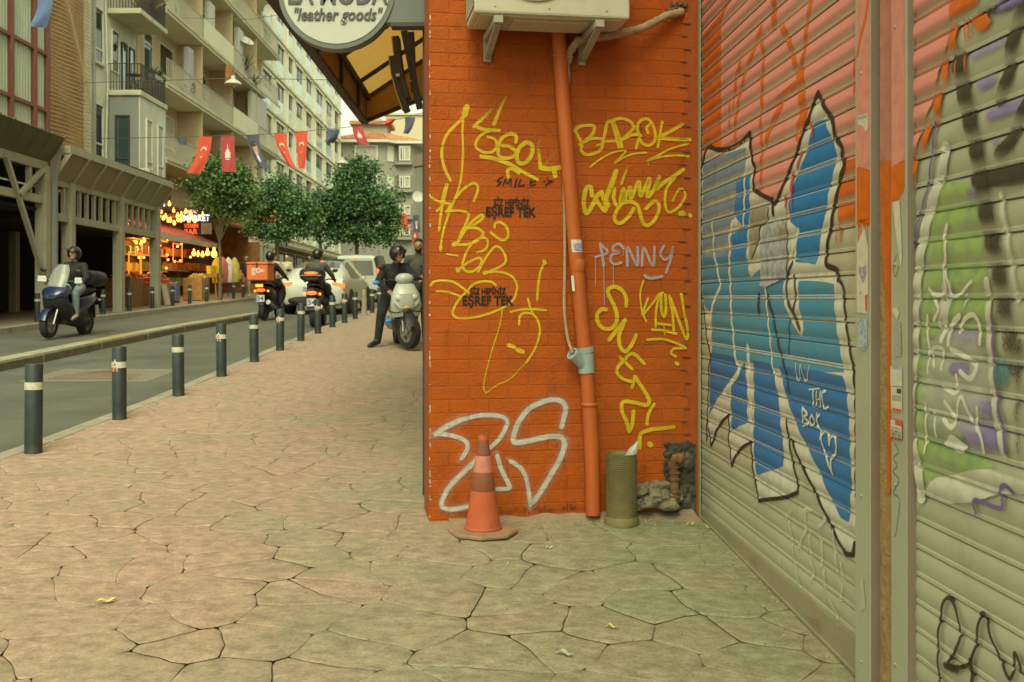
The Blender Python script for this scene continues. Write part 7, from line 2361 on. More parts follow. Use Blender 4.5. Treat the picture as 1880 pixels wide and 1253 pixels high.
# ================================================================== greengrocer
M_AWN = pm('awning_red', (0.42, 0.085, 0.060), rough=0.85, var=0.1, scale=3)
M_AWNT = pm('awning_trim', (0.5, 0.42, 0.33), rough=0.8)
L_WARM = lamp_mat('warm_lamp', (1.0, 0.42, 0.06), 2.6)
L_STRIP = lamp_mat('strip_lamp', (1.0, 0.60, 0.10), 3.0)
L_NEON = lamp_mat('orange_neon', (1.0, 0.20, 0.02), 1.0)
L_LET = lamp_mat('sign_letters_lit', (0.75, 0.72, 0.9), 1.3)
L_LETP = lamp_mat('sign_letters_pink', (0.9, 0.42, 0.38), 0.9)
L_LETO = lamp_mat('sign_letters_orange', (0.9, 0.10, 0.02), 0.7)
M_SGND = pm('sign_panel_dark', (0.05, 0.03, 0.025), rough=0.5)
M_CRATE = pm('crate_wood', (0.30, 0.17, 0.06), rough=0.8, var=0.25, scale=8)
gy = 36.0
mk_ = thing('market_shop', 'warmly lit greengrocer front with shelves under the red awning', 'shop', (-14.2, gy, zp(gy)))
OM = Vector(mk_.location)
def mmk(b, x0, x1, y0, y1, z0, z1): return b.mm(x0 - OM.x, x1 - OM.x, y0 - OM.y, y1 - OM.y, z0 - OM.z, z1 - OM.z)
b = MB(); mmk(b, -14.28, -14.2, 31.6, 50, 0, 5.2); b.build('back_wall', pm('shop_back', (0.22, 0.10, 0.03), rough=.9, var=.4, scale=3), mk_)
b = MB(); mmk(b, -14.2, -11.9, 50.0, 50.15, 0, 5.2); b.build('end_wall', MATS['shop_back'], mk_)
b = MB(); mmk(b, -14.2, -12.2, 31.6, 50, 4.5, 4.6); b.build('ceiling', MATS['shop_back'], mk_)
rr_ = random.Random(11)
FRUIT = [pm('fruit_%d' % i, c, rough=0.4, var=0.2, scale=30) for i, c in enumerate(((0.55, 0.18, 0.03), (0.5, 0.05, 0.03), (0.5, 0.38, 0.05), (0.12, 0.2, 0.03), (0.32, 0.12, 0.04)))]
b = MB(); mmk(b, -14.28, -11.8, 31.36, 31.42, 0, 4.5); b.build('glow_screen', M_DKSHOP, mk_)  # added dark sheet that hides the shop's glow behind the arcade
for k in range(5):
    for lv in range(4):
        Y = 33.0 + k * 2.9; z_ = zp(Y) + 0.5 + lv * 0.62
        b = MB(); mmk(b, -14.19, -13.6, Y, Y + 2.5, z_, z_ + 0.05); sh = b.build('shelf', M_CRATE, mk_)
        b = MB()
        for q in range(16):
            b.box((-13.85 + rr_.uniform(-.1, .1) - OM.x, Y + 0.1 + q * 0.15 - OM.y, z_ + 0.2 - OM.z), (0.14, 0.12, rr_.uniform(0.18, 0.36)))
        b.build('goods', FRUIT[(k + lv) % 5], sh)['kind'] = 'stuff'
for k, Y in enumerate((32.4, 34.2, 36.4, 38.6, 41.5)):
    b = MB(); b.bar((-13.2 - OM.x, Y - OM.y, 3.85 - OM.z), (-13.2 - OM.x, Y + 1.6 - OM.y, 3.85 - OM.z), 0.06); b.build('strip_light', L_STRIP, mk_)
for (y0_, y1_, z0_, z1_) in ((34.2, 35.3, 1.9, 2.75), (35.4, 36.3, 1.9, 2.7), (38.9, 40.0, 2.6, 3.3)):
    b = MB()
    for p, q in (((y0_, z0_), (y1_, z0_)), ((y0_, z1_), (y1_, z1_)), ((y0_, z0_), (y0_, z1_)), ((y1_, z0_), (y1_, z1_))):
        b.bar((-12.6 - OM.x, p[0] - OM.y, p[1] - OM.z), (-12.6 - OM.x, q[0] - OM.y, q[1] - OM.z), 0.025)
    b.build('neon_frame', L_NEON, mk_)
for Y in (33.5, 37.5, 41.0):
    for k in range(7):
        b = MB(); b.ball((-13.0 + rr_.uniform(-.5, 1.2) - OM.x, Y + rr_.uniform(-1.6, 1.6) - OM.y, 2.6 + rr_.uniform(-.5, 1.0) - OM.z), .045, 7, 5); b.build('shop_bulb', L_WARM, mk_, smooth=True)
    ld = bpy.data.lights.new('shop_lamp', 'POINT'); ld.energy = 70; ld.color = (1, .55, .2); ld.shadow_soft_size = .3
    lo_ = bpy.data.objects.new('shop_lamp', ld); col.objects.link(lo_); lo_.parent = mk_; lo_.location = (-12.9 - OM.x, Y - OM.y, 3.3 - OM.z)
aw = thing('market_awning', 'red fabric awning of the greengrocer with glowing strips below', 'awning', (-13.9, 31.6, 4.45))
b = MB()
vs = [(0, 0, 0), (0, 8.4, 0), (2.7, 8.4, -1.12), (2.7, 0, -1.12)]
b.add(vs + [(x, y_, z_ + 0.03) for x, y_, z_ in vs], [(0, 1, 2, 3), (4, 7, 6, 5), (0, 4, 5, 1), (1, 5, 6, 2), (2, 6, 7, 3), (3, 7, 4, 0)]); b.build('fabric', M_AWN, aw)
b = MB(); b.mm(2.66, 2.72, 0, 8.4, -1.3, -1.1); b.build('valance', M_AWNT, aw)
for x_, z_ in ((2.55, -1.22), (1.4, -0.72)):
    b = MB(); b.mm(x_, x_ + 0.05, 0.1, 8.2, z_, z_ + 0.05); b.build('light_strip', L_STRIP, aw)
def lit_sign(name, label, c, w, h, lines, xd, face=M_SGND):
    t = thing(name, label, 'sign', c)
    xd = Vector(xd).normalized(); nd = xd.cross(Vector((0, 0, 1)))
    b = MB(); b.box((0, 0, 0), (w, 0.12, h), Matrix((xd, -nd, Vector((0, 0, 1)))).transposed()); b.build('panel', face, t)
    for txt, fx, fz, fw, fh, m_ in lines:
        me = fit_text(txt, w * fw, h * fh, bold=0.02)
        place_text('lettering', me, m_, frame(xd * (w * fx) + Vector((0, 0, h * fz)) + nd * 0.066, xd, (0, 0, 1)), t)
    return t
lit_sign('shop_sign', 'dark blade sign with lit words ZERDALİ MARKET above the awning', at(362, 395, 39.5).to_tuple(), 52 / F * 39.5, 28 / F * 39.5, [('ZERDALİ', -0.2, 0.25, 0.5, 0.3, L_LETP), ('MARKET', 0, -0.2, 0.92, 0.42, L_LET)], (1, 0, 0))
lit_sign('shop_sign', 'dark blade sign with orange words VITAMIN BAR below the market sign', at(362, 421, 39.4).to_tuple(), 52 / F * 39.4, 24 / F * 39.4, [('VITAMIN', -0.2, 0.24, 0.5, 0.34, L_LETO), ('BAR', -0.2, -0.2, 0.46, 0.4, L_LETO)], (1, 0, 0))
t = thing('juice_panel', 'small pale panel with a yellow glass at the end of the vitamin sign', 'sign', at(379, 420, 39.2).to_tuple())
b = MB(); b.mm(-.2, .2, -.02, .02, -.22, .22); b.build('panel', M_PANEL, t)
b = MB(); b.lathe([(0.07, -.1), (0.09, .1)], 10, (0, -0.05, -0.02)); b.build('glass', MATS['yellow_fabric'], t)
lit_sign('shop_sign', 'wide facade sign with white lit words ZERDALİ MARKET at the arcade end', (-12.1, 34.6, 4.95), 4.6, 1.15, [('ZERDALİ', 0, 0.24, 0.9, 0.4, L_LET), ('MARKET', 0, -0.24, 0.8, 0.34, L_LET)], (0, 1, 0))
sl = thing('string_lights', 'string of warm glowing bulbs draped in front of the market signs', 'string lights', at(320, 372, 36).to_tuple())
S0 = Vector(sl.location)
bm_ = MB(); bm_.lathe([(0.02, 0.1), (0.025, 0.04), (0.055, 0), (0.06, -0.05), (0.03, -0.09), (0.001, -0.1)], 8)
bulb = bm_.mesh('bulb', L_WARM, smooth=True)
prev = None
for i, (x, y_) in enumerate([(276, 380), (286, 373), (301, 359), (311, 374), (319, 386), (326, 396), (333, 394), (341, 388), (340, 388), (327, 403), (320, 409), (313, 404), (309, 404), (300, 400), (304, 397), (293, 396), (296, 388), (283, 390), (337, 402), (347, 404), (352, 398), (358, 405), (350, 392), (366, 400), (372, 394), (284, 380), (278, 410), (332, 404)]):
    p = at(x, y_, 35.0 + 3 * rr_.random()) - S0
    inst('bulb', bulb, sl, p)
    if prev is not None and i % 1 == 0:
        b = MB(); b.tube([prev + Vector((0, 0, .1)), (prev + p) / 2 + Vector((0, 0, .02)), p + Vector((0, 0, .1))], 0.008, 4); b.build('cable', M_RAILI, sl)
    prev = p
hl = thing('shop_bulbs', 'cluster of glowing bulbs hanging inside the lit shop', 'string lights', at(390, 465, 39).to_tuple())
S0 = Vector(hl.location)
for (x, y_, s_) in ((356, 464, 1.4), (372, 467, 1.2), (381, 463, 1.5), (393, 464, 2.0), (364, 465, 1), (286, 449, 1), (293, 450, 1), (259, 446, 1), (252, 457, 1), (246, 438, 1.2), (257, 430, 1.2), (250, 444, 1), (264, 440, 1.3)):
    inst('bulb', bulb, hl, at(x, y_, 38.5) - S0, sc=(s_,) * 3)
# crates, baskets and displays in front
def stand(X, Y, w, d, h, label, fm, slope=0.25, n=40):
    t = thing('produce_stand', label, 'stand', (X, Y, gz(X, Y)))
    for k in range(4):
        b = MB(); b.mm(-d / 2, d / 2, -w / 2 + w * k / 4 + .01, -w / 2 + w * (k + 1) / 4 - .01, 0, h); b.build('crate', M_CRATE, t, bevel=0.01)
    b = MB(); q = random.Random(int(X * 10 + Y))
    for i in range(n): b.ball((q.uniform(-d / 2, d / 2) * .9, q.uniform(-w / 2, w / 2) * .9, h + q.uniform(0, .12)), q.uniform(.05, .08), 6, 4)
    b.build('produce', fm, t, smooth=True)['kind'] = 'stuff'
stand(-11.5, 33.4, 1.3, 0.8, 0.75, 'wooden stand heaped with red produce by the arcade end', FRUIT[1])
stand(-11.9, 31.9, 1.2, 0.8, 0.9, 'shadowed crate stand with orange produce beside the last arcade post', FRUIT[0])
stand(-12.2, 35.4, 1.4, 0.8, 0.9, 'crate stand with brown produce behind the red one', FRUIT[4])
stand(-11.3, 37.6, 1.0, 0.7, 0.85, 'narrow stand of yellow goods near the tree', FRUIT[2])
for i, (X, Y, c, l) in enumerate(((-11.3, 35.0, (0.10, 0.13, 0.24), 'blue hard suitcase standing on the far pavement'), (-11.5, 35.6, (0.14, 0.12, 0.12), 'dark suitcase beside the blue one'))):
    t = thing('suitcase', l, 'suitcase', (X, Y, gz(X, Y)))
    b = MB(); b.mm(-.14, .14, -.22, .22, 0.05, 0.72); b.build('shell', pm('suitcase_%d' % i, c, rough=.4), t, bevel=0.04, bseg=2)
    for q in (-.15, .15):
        b = MB(); b.tube([(0, q, .7), (0, q, .9)], .012, 5); b.build('handle_rod', M_RAILI, t)
        b = MB(); b.ball((0.1, q, .04), .04, 6, 4); b.build('wheel', M_RAILI, t)
t = thing('price_board', 'white leaning price board on the far pavement', 'board', (-10.9, 32.9, gz(-10.9, 32.9)))
b = MB(); b.box((0, 0, .35), (.04, .45, .7), Matrix.Rotation(R(-12), 3, 'Y')); b.build('board', M_PANEL, t)
t = thing('drink_cart', 'little cart with yellow cups and a blackboard by the clothes shop', 'cart', (-11.1, 38.9, gz(-11.1, 38.9)))
b = MB(); b.mm(-.35, .35, -.5, .5, .85, 1.0); b.build('top', M_CRATE, t)
for q in (-.4, .4):
    for r_ in (-.3, .3):
        b = MB(); b.bar((r_, q, 0), (r_ * .6, q * .5, .85), .04); b.build('leg', M_CRATE, t)
for q in (-.3, -.05, .2):
    b = MB(); b.lathe([(.1, 0), (.13, .3), (.001, .3)], 10, (0, q, 1.0)); b.build('cup', MATS['yellow_fabric'], t, smooth=True)
# clothes shop: racks of garments behind the tree
for i, (Y, c) in enumerate(((41.5, (0.42, 0.38, 0.05)), (42.3, (0.38, 0.10, 0.10)), (43.2, (0.45, 0.42, 0.36)), (44.2, (0.36, 0.30, 0.06)))):
    X = -11.6
    t = thing('garment_rack', ('yellow', 'reddish', 'cream', 'mustard')[i] + ' garments on a stand before the clothes shop', 'clothes rack', (X, Y, gz(X, Y)))
    b = MB(); b.tube([(0, 0, 0), (0, 0, 1.7)], .02, 5); b.build('pole', M_RAILI, t)
    b = MB(); b.lathe([(.2, .6), (.24, 1.0), (.22, 1.4), (.1, 1.62), (.03, 1.7)], 9, sx=1, sy=.7); b.build('garment', pm('garment_%d' % i, c, rough=.9, var=.3, scale=7), t, smooth=True)
b = MB()
lit_sign('neon_sign', 'red neon letters glowing through the second tree', at(492, 398, 47.5).to_tuple(), 0.9, 0.6, [('HB', 0, 0, 0.9, 0.9, L_LETO)], (1, 0, 0), M_SGND)
lit_sign('street_plate', 'small pale plate with a blue mark above the shop door', at(467, 440, 45).to_tuple(), 0.5, 0.25, [('P', -0.3, 0, 0.2, 0.8, M_STKB)], (1, 0, 0), M_PANEL)

# ================================================================== trees
M_BARK = pm('bark', (0.13, 0.10, 0.055), rough=0.95, var=0.3, scale=6, bump=0.5)
M_L1 = pm('tree_leaf', (0.11, 0.20, 0.05), rough=0.5, var=0.5, scale=2.2, spec=0.3)
M_L2 = pm('tree_leaf_dark', (0.075, 0.16, 0.055), rough=0.5, var=0.5, scale=2.2, spec=0.3)
M_L3 = pm('tree_leaf_deep', (0.04, 0.10, 0.04), rough=0.5, var=0.4, scale=2.2)
def tree(label, X, Y, h0, lobes, n, leaf, mat, seed, tr=0.11):
    """lobes: (dx, dy, z, rx, rz) clumps of the crown, z above the foot"""
    t = thing('street_tree', label, 'tree', (X, Y, gz(X, Y)), 0, 'street trees')
    q = random.Random(seed)
    b = MB()
    top = lobes[0][2]
    b.tube([(0, 0, -0.1), (0.03, 0.02, h0 * .5), (-0.04, 0.05, h0), (0.0, 0, top)], [tr, tr * .8, tr * .7, tr * .3], 8)
    for (dx, dy, z, rx, rz) in lobes:
        b.tube([(-0.03, 0.03, h0 * .85), (dx * .4, dy * .4, (h0 + z) / 2), (dx * .8, dy * .8, z)], [tr * .5, tr * .35, tr * .12], 6)
    b.build('trunk', M_BARK, t, smooth=True)
    b = MB()
    tot = sum(l[3] ** 2 * l[4] for l in lobes)
    for (dx, dy, z, rx, rz) in lobes:
        m = int(n * rx * rx * rz / tot)
        cl_ = max(8, m // 26)
        for c in range(cl_):
            while True:
                u = Vector((q.uniform(-1, 1), q.uniform(-1, 1), q.uniform(-1, 1)))
                if 0.25 < u.length < 1.0: break
            u = u * (0.75 + 0.35 * noise.noise(u * 2.3 + Vector((seed, z, 0))))
            cc = Vector((dx + u.x * rx, dy + u.y * rx, z + u.z * rz))
            tone = q.choice((0, 0, 0, 1, 2))
            if q.random() < .10: cc += (cc - Vector((dx, dy, z))) * q.uniform(.1, .45)
            cr = q.uniform(0.10, 0.34) * (0.6 + 0.5 * rx / 1.5)
            for k in range(26):
                p = cc + Vector((q.gauss(0, cr), q.gauss(0, cr), q.gauss(0, cr * .7)))
                a = Vector((q.gauss(0, 1), q.gauss(0, 1), q.gauss(0, .6) - .3)).normalized() * leaf * q.uniform(.6, 1.2)
                s = a.orthogonal().normalized() * leaf * 0.42
                s = Matrix.Rotation(q.uniform(0, 3.14), 3, a) @ s if a.length else s
                b.add([p, p + a * .5 + s, p + a, p + a * .5 - s], [(0, 1, 2, 3)], tone)
    b.build('crown', [mat, M_L1, M_L3], t, recalc=False)
    return t
tree('slim light green street tree before the market sign', -10.45, 37.7, 2.6, [(0.1, 0, 4.4, 1.05, 0.95), (-0.55, 0, 4.9, .75, .6), (0.75, 0, 4.3, .8, .8), (0.3, 0, 5.0, .7, .5), (-.5, 0, 3.7, .6, .5), (.95, .2, 3.5, .6, .5), (.3, 0, 3.4, .8, .5), (-.9, 0, 4.3, .5, .4)], 8000, 0.13, M_L1, 3, 0.07)
tree('middle street tree with red neon glowing through it', -9.9, 45.2, 2.8, [(0, 0, 4.3, 1.25, 1.0), (-0.9, 0, 4.0, .9, .8), (0.9, 0, 3.6, .9, .8), (0.1, 0, 5.0, .8, .6), (-1.2, 0, 3.3, .6, .5), (1.4, 0, 4.0, .6, .6), (.3, 0, 2.9, 1.2, .5), (-.6, 0, 2.8, .9, .4)], 9500, 0.14, M_L2, 5, 0.09)
tree('large dense dark street tree near the van', -7.4, 53.0, 3.0, [(0, 0, 5.0, 2.1, 1.7), (-1.3, 0, 4.3, 1.3, 1.2), (1.3, 0, 4.5, 1.35, 1.3), (0.3, 0, 6.4, 1.2, .9), (-.6, 0, 6.0, 1.0, .8), (1.9, 0, 3.5, .9, .7), (-1.9, 0, 3.4, .8, .6), (0.2, 0, 3.2, 1.5, .7), (-2.0, 0, 4.6, 1.0, .9), (1.2, 0, 2.9, 1.1, .6), (-1.2, 0, 2.9, 1.1, .6)], 18000, 0.16, M_L2, 7, 0.13)
tree('distant dark tree between the middle and large ones', -10.2, 58.0, 3.0, [(0, 0, 4.4, 1.8, 1.4), (1.2, 0, 3.6, 1.2, 1.0), (-1.2, 0, 3.8, 1.2, 1.0)], 6000, 0.17, M_L2, 9, 0.12)

# ================================================================== flags, wires, lamps
M_FLR = pm('flag_red', (0.60, 0.075, 0.035), rough=0.8, var=0.06)
M_FLD = pm('flag_crimson', (0.40, 0.055, 0.060), rough=0.8, var=0.08)
M_FLN = pm('flag_navy', (0.075, 0.080, 0.13), rough=0.8, var=0.12)
M_FLW = pm('flag_white', (0.62, 0.55, 0.46), rough=0.8)
M_SKINF = pm('flag_portrait', (0.50, 0.28, 0.16), rough=0.8)
M_WIRE = pm('wire', (0.09, 0.085, 0.07), rough=0.7)
def flag(px, py, w, h, Y, mat, label, sway=0.0, twist=0.0, emblem=None, pinch=0.0):
    c = at(px, py, Y)
    k = Y / F
    W, H = w * k, h * k
    t = thing('bunting_flag', label, 'flag', c.to_tuple(), 0, 'flags strung across the street')
    nx, nz3 = 8, 10
    def P(u, v, off=0.0):
        s = 1 - pinch * v
        x = (u - .5) * W * s + sway * k * v * v
        y = 0.10 * W * math.sin(u * 5 + v * 3.5) * v + twist * (u - .5) * v * W - off
        return (x, y, -v * H)
    b = MB()
    b.add([P(i / nx, j / nz3) for j in range(nz3 + 1) for i in range(nx + 1)], [(j * (nx + 1) + i, j * (nx + 1) + i + 1, (j + 1) * (nx + 1) + i + 1, (j + 1) * (nx + 1) + i) for j in range(nz3) for i in range(nx)])
    b.build('cloth', mat, t, smooth=True, recalc=False)
    if emblem == 'crescent':
        b = MB(); r1, r2 = .24, .19
        A = [(.5 + r1 * math.cos(a), .36 + r1 * W / H * math.sin(a)) for a in [R(60) + R(240) * i / 16 + R(-90) + R(-60) - R(-0) for i in range(17)]]
        ou = [(.5 + r1 * math.cos(R(-150 + 240 * i / 16 - 60)), .36 + r1 * W / H * math.sin(R(-150 + 240 * i / 16 - 60))) for i in range(17)]
        inn = [(.5 + r2 * math.cos(R(-150 + 240 * i / 16 - 60)) , .40 + r2 * W / H * math.sin(R(-150 + 240 * i / 16 - 60))) for i in range(17)]
        vs = [P(u, v, .02) for u, v in ou] + [P(u, v, .02) for u, v in inn]
        b.add(vs, [(i, i + 1, 17 + i + 1, 17 + i) for i in range(16)]); b.build('crescent', M_FLW, t, recalc=False)
        b = MB(); st = []
        for i in range(10):
            r = .11 if i % 2 == 0 else .045
            st.append(P(.5 + r * math.cos(R(90 + 36 * i)), .56 - r * W / H * math.sin(R(90 + 36 * i)), .02))
        b.add(st + [P(.5, .56, .02)], [(i, (i + 1) % 10, 10) for i in range(10)]); b.build('star', M_FLW, t, recalc=False)
    if emblem == 'tower':
        for (u0, u1, v0, v1) in ((.3, .7, .45, .62), (.38, .62, .38, .45), (.46, .54, .22, .38), (.34, .66, .64, .67)):
            b = MB(); b.add([P(u0, v1, .02), P(u1, v1, .02), P(u1 - (.03 if v0 == .22 else 0), v0, .02), P(u0 + (.03 if v0 == .22 else 0), v0, .02)], [(0, 1, 2, 3)]); b.build('emblem', M_FLW, t, recalc=False)
    if emblem == 'portrait':
        for cu, cv, ru, rv, m_ in ((.5, .82, .34, .2, M_FLN), (.5, .66, .12, .16, M_FLW), (.52, .42, .22, .19, M_SKINF), (.47, .27, .23, .09, M_FRAME)):
            b = MB(); b.add([P(cu + ru * math.cos(R(30 * i)), min(1, cv + rv * math.sin(R(30 * i))), .02 + .004 * (m_ is not M_FLN)) for i in range(12)], [tuple(range(12))]); b.build('portrait_patch', m_, t, recalc=False)
FLY = 35.0
flag(377, 251, 24, 68, FLY, M_FLR, 'first red crescent flag from the left on the bunting', sway=-22, emblem='crescent')
flag(418, 250, 25, 66, FLY, M_FLD, 'crimson flag with a white tower emblem on the bunting', sway=2, emblem='tower')
flag(465, 248, 23, 62, FLY, M_FLN, 'navy portrait flag between crimson and red flags on the bunting', sway=22, emblem='portrait', pinch=.3)
flag(515, 246, 24, 62, FLY, M_FLR, 'red flag curling to the right beside the portrait flag', sway=24, emblem='crescent', pinch=.6)
flag(554, 242, 23, 68, FLY, M_FLR, 'slim red flag hanging straight above the white car', sway=0, emblem='crescent', pinch=.5)
flag(612, 238, 24, 24, FLY, M_FLN, 'twisted navy flag right of the red flags', sway=-8, twist=.6, pinch=.4)
flag(657, 232, 20, 34, FLY, M_FLD, 'faded crimson flag in front of the tiled roof', sway=12, emblem='tower')
flag(718, 218, 18, 12, FLY, M_FLR, 'small crumpled red flag blown to the left', sway=-10, twist=.7, pinch=.5)
flag(753, 216, 20, 30, FLY, M_FLN, 'navy flag nearest the shop frame', sway=-8, pinch=.5)
flag(333, 252, 18, 14, FLY + 4, M_FLN, 'small navy flag left of the first red flag', sway=4, pinch=.3)
flag(84, -8, 26, 58, 20.0, pm('flag_blue', (0.09, 0.14, 0.26), rough=.8, var=.1), 'folded blue flag hanging at the upper left', sway=-16, twist=.3)
flag(741, 393, 12, 30, 60.0, M_FLR, 'small red flag on the house beyond the large tree', sway=4)
flag(764, 395, 12, 32, 60.0, M_FLN, 'small navy portrait banner near the bearded man', sway=2, emblem='portrait')
flag(762, 421, 11, 24, 62.0, M_FLD, 'small crimson banner just above the bearded man', emblem='tower')
def wire(name, label, pts, r=0.012):
    b = MB(); b.tube(pts, r, 5); o = b.build(name, M_WIRE); return tag(o, label, 'wire')
wire('bunting_string', 'string carrying the flags across the street', [Vector((FX, 36, at(300, 255, 36).z)), at(377, 251, FLY), at(465, 248, FLY), at(554, 242, FLY), at(657, 232, FLY), at(753, 215, FLY), Vector((-0.4, 35, 8.4))], 0.012)
wire('overhead_wire', 'thin wire across the street below the round sign', [Vector((FX, 34, 8.5)), at(430, 144, 34.0), at(610, 147, 34.0), Vector((-0.4, 34, 9.2))])
wire('overhead_wire', 'higher thin wire crossing before the balcony block', [Vector((FX, 42, 13.0)), at(460, 36, 42.0), Vector((-0.4, 42, 14.5))])
def pendant(px, py, w, Y, label):
    t = thing('street_lamp', label, 'lamp', at(px, py, Y).to_tuple(), 0, 'pendant lamps over the street')
    r = w / 2 / F * Y
    b = MB(); b.lathe([(r, -r * .35), (r * .97, -r * .2), (r * .75, 0), (r * .3, r * .25), (r * .22, r * .7), (.001, r * .72)], 20); b.build('shade', M_DISH, t, smooth=True)
    b = MB(); b.lathe([(r * .85, 0), (.001, -.02)], 16, (0, 0, -r * .3)); b.build('lens', M_PANEL, t)
    b = MB(); b.tube([(0, 0, r * .6), (0, 0, r * 1.5)], .03, 6); b.build('hanger', M_WIRE, t)
pendant(428, 150, 31, 34.0, 'dome pendant lamp hanging before the balcony block')
pendant(628, 297, 23, 50.0, 'smaller pendant lamp above the large tree')
t = thing('street_lamp', 'flat grey lantern jutting out beside the shop frame', 'lamp', at(768, 298, 26.0).to_tuple(), 0, 'pendant lamps over the street')
b = MB(); b.prism([(-.2, 0.1), (.3, .2), (.3, -.1), (-.1, -.16)], .35, Matrix.Rotation(R(90), 3, 'X')); b.build('housing', M_RAILS, t)
b = MB(); b.bar((0.2, 0, .1), (1.6, 0, .3), .05); b.build('arm', M_RAILS, t)
# ================================================================== vehicles
M_TYRE = pm('tyre_rubber', (0.022, 0.021, 0.019), rough=0.85, var=0.2, scale=12, coords='obj')
M_RIM = pm('alloy', (0.30, 0.29, 0.24), rough=0.4, metal=0.6, var=0.15)
M_BLKP = pm('black_plastic', (0.018, 0.017, 0.016), rough=0.5, var=0.2)
M_LAMPC = pm('lamp_clear', (0.5, 0.5, 0.44), rough=0.15, var=0.1)
L_TAIL = lamp_mat('tail_light', (1.0, 0.10, 0.015), 1.6)
L_IND = lamp_mat('orange_light', (1.0, 0.22, 0.02), 1.8)
M_PLATE = pm('number_plate', (0.55, 0.55, 0.5), rough=0.5, var=0.05)
M_PTXT = pm('plate_text', (0.05, 0.05, 0.06), rough=0.6)
def ring(y, cz, hw, hh, n=14, p=0.75, cx=0.0):
    out = []
    for k in range(n):
        a = 2 * math.pi * k / n
        c, s = math.cos(a), math.sin(a)
        out.append(Vector((cx + hw * math.copysign(abs(c) ** p, c), y, cz + hh * math.copysign(abs(s) ** p, s))))
    return out
def hring(z, y, hw, hd, n=14, p=0.8):
    return [Vector((hw * math.copysign(abs(math.cos(a)) ** p, math.cos(a)), y + hd * math.copysign(abs(math.sin(a)) ** p, math.sin(a)), z)) for a in [2 * math.pi * k / n for k in range(n)]]
def wheel(parent, c, r, w, rim_r, axis='X', spokes=5, name='wheel', steer=0.0):
    Mx = Matrix.Rotation(steer, 3, 'Z') @ Matrix.Rotation(R(90), 3, 'Y')
    b = MB(); b.lathe([(rim_r, -w / 2), (r * .93, -w / 2), (r, -w * .28), (r, w * .28), (r * .93, w / 2), (rim_r, w / 2), (rim_r * .97, 0)], 28, (0, 0, 0), Mx, caps=False)
    b.f += [] ; o = b.build(name, M_TYRE, parent, smooth=True, loc=c)
    b = MB(); b.lathe([(rim_r, -w * .42), (rim_r * .92, -w * .4), (rim_r * .9, 0), (rim_r * .92, w * .4), (rim_r, w * .42)], 24, (0, 0, 0), Mx, caps=False)
    for k in range(spokes):
        a = 2 * math.pi * k / spokes
        b.bar(Mx @ Vector((0.02, 0, 0)), Mx @ Vector((rim_r * .93 * math.cos(a), rim_r * .93 * math.sin(a), 0)), rim_r * .22, w * .5)
    b.lathe([(rim_r * .25, -w * .45), (rim_r * .25, w * .45)], 12, (0, 0, 0), Mx); b.build('rim', M_RIM, o, smooth=R(30))
    return o
def plate(parent, c, w, h, txt, face=-1):
    b = MB(); b.box(c, (w, 0.01, h)); o = b.build('number_plate', M_PLATE, parent)
    if txt:
        place_text('plate_text', fit_text(txt, w * .8, h * .7, bold=.02), M_PTXT, frame(Vector(c) + Vector((0, face * 0.008, 0)), (-face, 0, 0), (0, 0, 1)), o)
    b = MB(); b.box(Vector(c) + Vector((face * w * .45, face * .007, 0)), (w * .1, .002, h)); b.build('plate_band', M_STKB, o)
